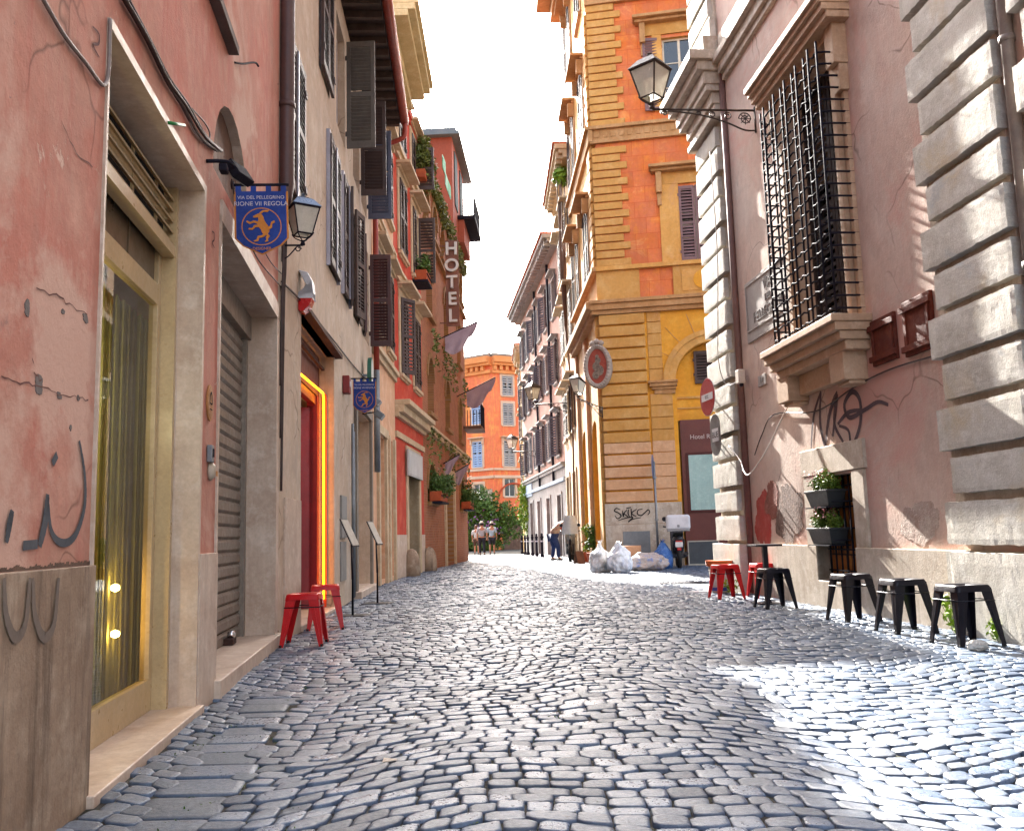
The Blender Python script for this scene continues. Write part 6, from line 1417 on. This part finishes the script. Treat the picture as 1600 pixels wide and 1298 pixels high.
# ---- scooters
def scooter(name, label, body_m, topcase=True, screen=False):
    e = empty(name, (0, 0, 0), label, 'scooter', 'parked scooters')             # +y is forwards
    for y, r in ((-.58, .27), (.62, .28)):
        t = MB(); N = 26; M = 10; vs = []
        for i in range(N):
            a = 2*math.pi*i/N
            for j in range(M): b = 2*math.pi*j/M; rr = r-.05+.05*math.cos(b); vs.append((.055*math.sin(b), y+rr*math.cos(a), r+rr*math.sin(a)))
        t.add(vs, [(i*M+j, ((i+1) % N)*M+j, ((i+1) % N)*M+(j+1) % M, i*M+(j+1) % M) for i in range(N) for j in range(M)])
        wh = t.build('wheel', m_asph, e, smooth=True)
        t = MB(); 
        for k in range(5): a = 2*math.pi*k/5; d = Vector((0, math.cos(a), math.sin(a))); t.tube([Vector((0, y, r)), Vector((0, y, r))+d*(r-.08)], .018, 6)
        t.lathe([(.04, -.05), (.045, 0), (.04, .05)], (0, y, r), 12, ax=Y_, ay=Z_, az=X_); t.build('rim', m_steel, wh)
    mb = MB()
    sec = [(-.75, .72, .05, .05), (-.6, .70, .13, .10), (-.35, .66, .16, .14), (-.1, .58, .16, .16), (.05, .42, .14, .10)]
    vs = []; K = 14
    for y, z, a, b in sec:
        for k in range(K): q = 2*math.pi*k/K; vs.append((a*math.cos(q), y, z+b*math.sin(q)))
    mb.add(vs, [(l*K+k, l*K+(k+1) % K, (l+1)*K+(k+1) % K, (l+1)*K+k) for l in range(len(sec)-1) for k in range(K)]+[tuple(range(K)), tuple(range(len(vs)-1, len(vs)-1-K, -1))]); mb.build('body', body_m, e, smooth=True)
    mb = MB(); mb.prism([(-.17, .38, .95), (-.17, .30, .5), (-.17, .28, .3), (-.17, .0, .27), (-.17, .0, .23), (-.17, .33, .24), (-.17, .45, .6), (-.17, .43, .97)], (.34, 0, 0)); mb.build('leg_shield', body_m, e, bevel=.02)
    mb = MB(); mb.prism([(-.13, -.6, .80), (-.13, .08, .74), (-.13, .1, .80), (-.13, -.2, .84), (-.13, -.6, .87)], (.26, 0, 0)); mb.build('saddle', m_asph, e, bevel=.03)
    mb = MB(); mb.tube([(0, .40, .95), (0, .62, .28)], .04, 8); mb.tube([(-.1, .44, .6), (-.1, .62, .28)], .02, 6); mb.tube([(.1, .44, .6), (.1, .62, .28)], .02, 6); mb.build('fork', m_black, e, smooth=True)
    mb = MB(); mb.tube(smooth3([(-.34, .26, 1.03), (-.15, .34, 1.0), (0, .38, .98), (.15, .34, 1.0), (.34, .26, 1.03)]), .018, 8); mb.build('handlebar', m_black, e, smooth=True)
    for s_ in (-1, 1):
        mb = MB(); mb.tube([(s_*.22, .3, 1.03), (s_*.3, .32, 1.2)], .007, 6); mb.lathe([(.055, -.01), (.06, 0), (.055, .01)], (s_*.3, .32, 1.22), 12, ax=X_, ay=Z_, az=Y_); mb.build('mirror', m_black, e)
    mb = MB(); mb.box(-.08, .08, -.80, -.76, .62, .68); mb.box(-.05, .05, -.80, -.77, .44, .50); mb.build('tail_light', mat('tail_red', ['#b5121a'], rough=.2), e, bevel=.01)
    mb = MB(); mb.obox((0, -.80, .52), X_, Y_, Z_, -.09, .09, -.006, .006, -.02 + .02, .12); mb.build('number_plate', mat('plate_white', ['#cfcfcf'], rough=.4), e)
    mb = MB(); mb.obox((0, -.62, .52), X_, Y_, Z_, -.07, .07, -.16, .2, -.02, .02); mb.tube([(.16, -.2, .3), (.17, -.75, .36)], .05, 8); mb.build('rear_mudguard', m_black, e, smooth=False)
    mb = MB(); mb.tube([(0, .46, .78), (0, .50, .78)], .09, 14); mb.build('headlight', mat('flood_glass', ['#8f8f88']), e, smooth=True)
    if topcase:
        mb = MB(); mb.box(-.29, .29, -.98, -.56, .93, 1.3); tc = mb.build('top_case', mat('case_white', ['#cfcfd2', '#bdbdc2'], 4, .4, .05), e, bevel=.07, segs=4)
        mb = MB(); mb.box(-.27, .27, -.985, -.56, .90, .94); mb.box(-.03, .03, -.992, -.975, 1.0, 1.06); mb.build('case_base', m_steel, tc, bevel=.01)
    if screen:
        mb = MB(); vs = []
        for i in range(7):
            t = i/6
            for j in range(9): s_ = (j/8-.5); vs.append((s_*(.56-.2*t*t), .50-.18*t-.25*s_*s_*2, .92+.62*t))
        mb.add(vs, [(i*9+j, i*9+j+1, (i+1)*9+j+1, (i+1)*9+j) for i in range(6) for j in range(8)]); mb.build('windscreen', mat('screen_pale', ['#c3cdd2'], rough=.15, bump=0), e, smooth=True, fix=False)
    return e
s1 = scooter('scooter', 'scooter with a big white top case, seen from behind before the brown doorway', mat('scooter_dark', ['#26262b', '#323238'], 4, .3))
place(s1, (4.1, 22.9, 0), rad(-8))
s2 = scooter('scooter', 'scooter with a tall pale windscreen facing the camera beside the bending man', mat('scooter_grey', ['#7d776c', '#6a655b'], 4, .35), topcase=False, screen=True)
place(s2, (1.9, 30.9, gz(30.9)), rad(172))
# ---- planters and low things beside the side wing
for i, (x, y, lb) in enumerate(((2.25, 28.7, 'green potted shrub on the pavement left of the orange corner'), (2.28, 27.3, 'flowering pot plant beside the pilasters of the orange corner wing'))):
    e = empty('potted_plant', (x, y, 0), lb, 'potted plant'); mb = MB(); mb.lathe([(.1, gz(y)), (.16, .3), (.17, .32)], (x, y, 0), 14); mb.build('pot', m_terra, e)
    leaves_mb(blob_pts((x, y, .75), (.22, .22, .42), 700, 60+i, .1), .05, 60+i).build('foliage', m_leafB if i == 0 else m_leaf, e, fix=False)
e = empty('folding_sign', (0, 0, 0), 'small dark folding board on the pavement beside the rubbish bags', 'board')
for s_ in (-1, 1): mb = MB(); mb.hexa([(x, s_*(.2-.19*(z > 0))+t, z) for z in (0, .62) for x, t in ((-.22, 0), (.22, 0), (.22, .02), (-.22, .02))]); mb.build('panel', m_wood, e)
e.scale = (.62, .62, .62); place(e, (1.95, 27.9, gz(27.9)), .5)
# ---- weeds, crumpled paper, drain
def weed(x, y, s, n, label, seed):
    e = empty('weed', (x, y, 0), label, 'weed', 'weeds at the foot of the right palace')
    leaves_mb(blob_pts((x, y, s*.55), (s*.6, s*.6, s*.6), n, seed, .05), s*.16, seed).build('leaves', mat('weed_leaves', ['#8fae22', '#a7c437', '#6b8a1c'], 4, .55, 0, island=.35), e, fix=False)
    mb = MB(); rnd = random.Random(seed)
    for k in range(9): mb.tube([(x, y, 0), (x+rnd.uniform(-1, 1)*s*.45, y+rnd.uniform(-1, 1)*s*.45, s*rnd.uniform(.5, 1.05))], .003, 5)
    mb.build('stem', mat('stem_green', ['#6f8a26']), e); return e
weed(3.74, 7.75, .20, 170, 'tall yellow green weed behind the nearest black stool', 71); weed(3.76, 7.2, .15, 120, 'lower yellow green weed right of the nearest black stool', 72); weed(3.1, 13.2, .2, 90, 'pale weed at the foot of the stone corner pilaster', 73)
weed(3.78, 7.95, .3, 90, 'thin weed climbing beside the near pilaster base', 74)
bm = bmesh.new(); bmesh.ops.create_icosphere(bm, subdivisions=3, radius=.05)
for v in bm.verts: d = v.co.normalized(); v.co *= 1+.35*noise.noise(d*3+Vector((5, 0, 0)))+.2*noise.noise(d*8); v.co.x *= 1.5; v.co.z = v.co.z*.85+.035
me = bpy.data.meshes.new('crumpled_paper'); bm.to_mesh(me); bm.free(); me.materials.append(mat('tissue', ['#d0ccc4', '#b9b4aa'], 20, .8, .3)); o = bpy.data.objects.new('crumpled_paper', me); COL.objects.link(o); o.location = (3.35, 6.72, 0); tag(o, 'crumpled white paper on the cobbles beside the nearest black stool', 'paper')
mb = MB()
for i in range(9): mb.box(2.55+i*.09, 2.60+i*.09, 15.9, 16.35, .004, .012)
mb.box(2.5, 3.4, 15.85, 15.9, .003, .012); mb.box(2.5, 3.4, 16.35, 16.4, .003, .012); q = mb.build('drain_grate', m_iron); tag(q, 'iron drain grate in the paving near the rubbish bags', 'drain grate')

# ================================================================== people
def skin_fig(name, joints, edges, mat_, parent, sub=2):
    """joints: name -> (x, y, z, r)"""
    ks = list(joints); me = bpy.data.meshes.new(name); me.from_pydata([joints[k][:3] for k in ks], [(ks.index(a), ks.index(b)) for a, b in edges], []); me.materials.append(mat_)
    o = bpy.data.objects.new(name, me); COL.objects.link(o)
    if parent: setpar(o, parent)
    sk = o.modifiers.new('skin', 'SKIN'); sk.use_smooth_shade = True
    sv = me.skin_vertices[0].data if me.skin_vertices else None
    if sv is None:
        bm = bmesh.new(); bm.from_mesh(me); lay = bm.verts.layers.skin.verify(); bm.to_mesh(me); bm.free(); sv = me.skin_vertices[0].data
    for i, k in enumerate(ks):
        r = joints[k][3]; sv[i].radius = r if isinstance(r, tuple) else (r, r); sv[i].use_root = (i == 0)
    ss = o.modifiers.new('sub', 'SUBSURF'); ss.levels = sub; ss.render_levels = sub
    return o
m_skin = mat('skin', ['#b9805f', '#a87254'], 9, .6, .05)
def person(label, loc, rz, J, top_m, leg_m, hat, hair_m, short=False, shoe_m=None, bag_=None):
    e = empty('person', (0, 0, 0), label, 'person')
    E_ = [('hip','waist'), ('waist','chest'), ('chest','neck'), ('neck','head'), ('head','crown'), ('hip','hl'), ('hl','kl'), ('kl','al'), ('al','tl'), ('hip','hr'), ('hr','kr'), ('kr','ar'), ('ar','tr'),
          ('chest','sl'), ('sl','el'), ('el','wl'), ('wl','fl'), ('chest','sr'), ('sr','er'), ('er','wr'), ('wr','fr')]
    skin_fig('body', J, E_, m_skin, e)
    def sub_(keys, dr): return {k: (*J[k][:3], (J[k][3] if not isinstance(J[k][3], tuple) else J[k][3][0])+dr) for k in keys}
    tk = ['hip', 'waist', 'chest', 'sl', 'el', 'sr', 'er']; q = sub_(tk, .022); skin_fig('shirt', q, [('hip','waist'), ('waist','chest'), ('chest','sl'), ('sl','el'), ('chest','sr'), ('sr','er')], top_m, e)
    lk = ['hip', 'hl', 'kl', 'hr', 'kr']+([] if short else ['al', 'ar']); q = sub_(lk, .024)
    skin_fig('trousers', q, [('hip','hl'), ('hl','kl'), ('hip','hr'), ('hr','kr')]+([] if short else [('kl','al'), ('kr','ar')]), leg_m, e)
    hd = Vector(J['head'][:3]); cr = Vector(J['crown'][:3]); up = (cr-hd).normalized(); fw = Vector(J['tl'][:3])-Vector(J['al'][:3]); fw.z = 0; fw.normalize(); rt = fw.cross(Z_)
    mb = MB(); mb.lathe([(.02, -.11), (.085, -.06), (.095, .02), (.085, .09), (.04, .13)], hd+up*.06-fw*.012, 14, ax=rt, ay=up.cross(rt), az=up); mb.build('hair', hair_m, e, smooth=True)
    mb = MB(); f = hd+fw*.088+up*.03
    mb.prism([f+rt*.012-up*.01, f-rt*.012-up*.01, f+up*.03], fw*.02)
    for s_ in (-1, 1): mb.obox(f+rt*(.032*s_)+up*.035, rt, fw, up, -.012, .012, 0, .006, -.006, .006); mb.obox(hd+rt*(.09*s_), rt, fw, up, -.01, .012, -.02, .02, -.03, .03)
    mb.obox(f-up*.045, rt, fw, up, -.02, .02, 0, .005, -.004, .004); mb.build('face', mat('skin_dark', ['#8f5a44']), e)
    if hat:
        mb = MB(); mb.lathe([(.15, 0), (.152, .012), (.10, .02), (.098, .07), (.07, .1), (.02, .108)], hd+up*.12, 18, ax=rt, ay=up.cross(rt), az=up); mb.build('hat', hat, e, smooth=True)
    for a, b in (('al', 'tl'), ('ar', 'tr')):
        pa, pb = Vector(J[a][:3]), Vector(J[b][:3]); mb = MB(); d = (pb-pa); d.z = 0; d.normalize(); mb.obox((pa.x, pa.y, 0), d, d.cross(Z_), Z_, -.07, .19, -.045, .045, 0, .075); mb.build('shoe', shoe_m or m_asph, e, bevel=.03, segs=3)
    for s_, wk, fk in ((-1, 'wl', 'fl'), (1, 'wr', 'fr')):
        pw, pf = Vector(J[wk][:3]), Vector(J[fk][:3]); d = (pf-pw).normalized(); sd = d.cross(fw).normalized() if abs(d.dot(fw)) < .95 else rt
        mb = MB()
        for k in range(4): a = pf+sd*(.018*(k-1.5)); mb.tube([a, a+d*(.04+.008*(k in (1, 2))), a+d*(.07+.008*(k in (1, 2)))+fw*.012], .0085, 6)
        mb.tube([pw+d*.03+sd*.03, pw+d*.06+sd*.055+fw*.02], .009, 6); mb.build('fingers', m_skin, e, smooth=True)
    place(e, loc, rz); return e
def standing(stride=.0, h=1.0, lean=0, arm=.0):
    J = dict(hip=(0, 0, .93, .13), waist=(0, 0, 1.08, .125), chest=(0, lean*.5, 1.34, .15), neck=(0, lean, 1.5, .055), head=(0, lean+.02, 1.6, .085), crown=(0, lean+.02, 1.7, .07),
      hl=(-.1, 0, .86, .095), kl=(-.11, stride*.5+.03, .5, .06), al=(-.11, stride*.5-.05, .09, .04), tl=(-.12, stride*.5+.08, .04, .035),
      hr=(.1, 0, .86, .095), kr=(.11, -stride*.35+.03, .5, .06), ar=(.11, -stride*.6-.05, .1, .04), tr=(.12, -stride*.6+.07, .04, .035),
      sl=(-.2, lean*.6, 1.42, .062), el=(-.26, -.04-arm, 1.15, .045), wl=(-.25, .08, .92, .032), fl=(-.25, .1, .84, .028),
      sr=(.2, lean*.6, 1.42, .062), er=(.26, -.04+arm, 1.15, .045), wr=(.25, .1, .93, .032), fr=(.25, .12, .85, .028))
    return {k: (v[0]*h, v[1]*h, v[2]*h, v[3]*h) for k, v in J.items()}
m_hairg = mat('hair_dark', ['#2f2724']); m_straw = mat('hat_pale', ['#d5cdbc', '#c2b9a7'], 9, .8)
person('person in a grey shirt and dark trousers walking away in a pale hat', (-1.85, 50.0, gz(50)), rad(5), standing(.22, 1.02), mat('shirt_grey', ['#a6a6aa', '#97979c'], 5), mat('trouser_navy', ['#23242e']), m_straw, m_hairg)
person('person in a pale blue shirt and dark shorts, right of the grey shirted walker', (-1.35, 52.0, gz(52)), rad(0), standing(-.2, 1.03), mat('shirt_paleblue', ['#a9b9c4', '#98aab6'], 5), mat('shorts_dark', ['#2b2b33']), m_straw, m_hairg, short=True)
person('person in a white top and shorts, partly hidden left of the grey shirted walker', (-2.3, 53.2, gz(53.2)), rad(0), standing(.15, .95), mat('shirt_white', ['#c9c6c4', '#b7b3b0'], 5), mat('shorts_brown', ['#5a4238']), None, mat('hair_brown', ['#6b4a34']), short=True)
JB = dict(hip=(0, -.12, .9, .135), waist=(0, -.03, 1.04, .13), chest=(0, .17, 1.24, .145), neck=(0, .30, 1.36, .055), head=(0, .40, 1.40, .085), crown=(0, .46, 1.48, .07),
      hl=(-.1, -.12, .84, .1), kl=(-.11, -.05, .48, .065), al=(-.11, -.12, .09, .042), tl=(-.12, .02, .04, .035), hr=(.1, -.1, .84, .1), kr=(.12, .05, .48, .065), ar=(.12, .05, .09, .042), tr=(.13, .18, .04, .035),
      sl=(-.2, .2, 1.3, .062), el=(-.22, .34, 1.05, .045), wl=(-.15, .52, .95, .033), fl=(-.14, .6, .93, .028), sr=(.2, .2, 1.3, .062), er=(.24, .3, 1.03, .045), wr=(.2, .5, .92, .033), fr=(.19, .58, .9, .028))
person('person in a patterned shirt and blue trousers bending over beside the parked scooter', (1.45, 32.6, gz(32.6)), rad(-75), JB, mat('shirt_pattern', ['#b7a088', '#b0483c', '#8d8478'], 9, .8, 0, fac_lo=.45, fac_hi=.6), mat('trouser_blue', ['#27345a', '#2f3e68'], 5), None, m_hairg)
# light of the spot lamps inside the shop
pl = bpy.data.lights.new('shop_lamp_light', 'POINT'); pl.energy = 2.2; pl.color = (1, .82, .55); pl.shadow_soft_size = .04
po = bpy.data.objects.new('shop_lamp_light', pl); COL.objects.link(po); po.location = FA.pt(.75, 1.7, -.33)
pl = bpy.data.lights.new('bar_lamp_light', 'POINT'); pl.energy = 10; pl.color = (1, .7, .35); pl.shadow_soft_size = .08
po = bpy.data.objects.new('bar_lamp_light', pl); COL.objects.link(po); po.location = FB.pt(2.6, 2.3, -1.4)

# chipped plaster and long cracks on the near pink wall
m_chip = mat('chip_grey', ['#7b706a', '#655c57'], 9, .95, .6)
for k, (px, py, r_) in enumerate(((42, 482, .02), (98, 487, .012), (133, 497, .022), (60, 601, .026), (92, 618, .016), (122, 622, .012), (110, 668, .008))):
    u, z = FA.at(px, py); patch(FA, 'plaster_chip', u, z, r_*1.15, r_*(.8 if k % 3 else 1.3), m_chip, bA, 3.7*k+.4, .0025, 60)
m_crk = mat('crack_brown', ['#6b3a31', '#54302a'])
for st in (((0, 588), (30, 598), (62, 603), (90, 615), (120, 620), (142, 628)), ((55, 452), (88, 462), (112, 480), (142, 492)), ((48, 545), (52, 580), (66, 600)), ((95, 190), (118, 238), (150, 270))):
    mb = MB(); 
    q = []
    for (a, b), (c, d) in zip(st, st[1:]):
        for k in range(5): t = k/5; q.append((a+(c-a)*t+random.uniform(-1.2, 1.2), b+(d-b)*t+random.uniform(-3, 3)))
    q = [Vector(FA.at(*p)) for p in q]; top = [FA.pt(p.x, p.y+random.uniform(.0008, .004), .003) for p in q]; bot = [FA.pt(p.x, p.y-random.uniform(.0008, .003), .003) for p in q]; n_ = len(q)
    mb.add(top+bot, [(i, i+1, n_+i+1, n_+i) for i in range(n_-1)]); mb.build('crack', m_crk, bA, fix=False)
# travertine drips and scrubbed area on the plinth, litter on the street
m_lit = mat('litter_pale', ['#cfcabf', '#b9a88f'], 20, .8)
rnd = random.Random(77)
for k, (x, y, lb) in enumerate(((-.55, 3.9, 'tiny pale leaflet on the cobbles near the camera, left of centre'), (2.3, 12.9, 'scrap of pale paper on the sunlit cobbles left of the red stools'))):
    mb = MB(); c = [Vector((x+dx, y+dy, .008+dz)) for dx, dy, dz in ((-.03, -.02, 0), (.03, -.015, .006), (.025, .025, .001), (-.028, .02, .008))]; mb.add(c+[p+Z_*.0015 for p in c], [(0,1,2,3), (4,5,6,7), (0,1,5,4), (1,2,6,5), (2,3,7,6), (3,0,4,7)])
    tag(mb.build('paper_scrap', m_lit), lb, 'litter')
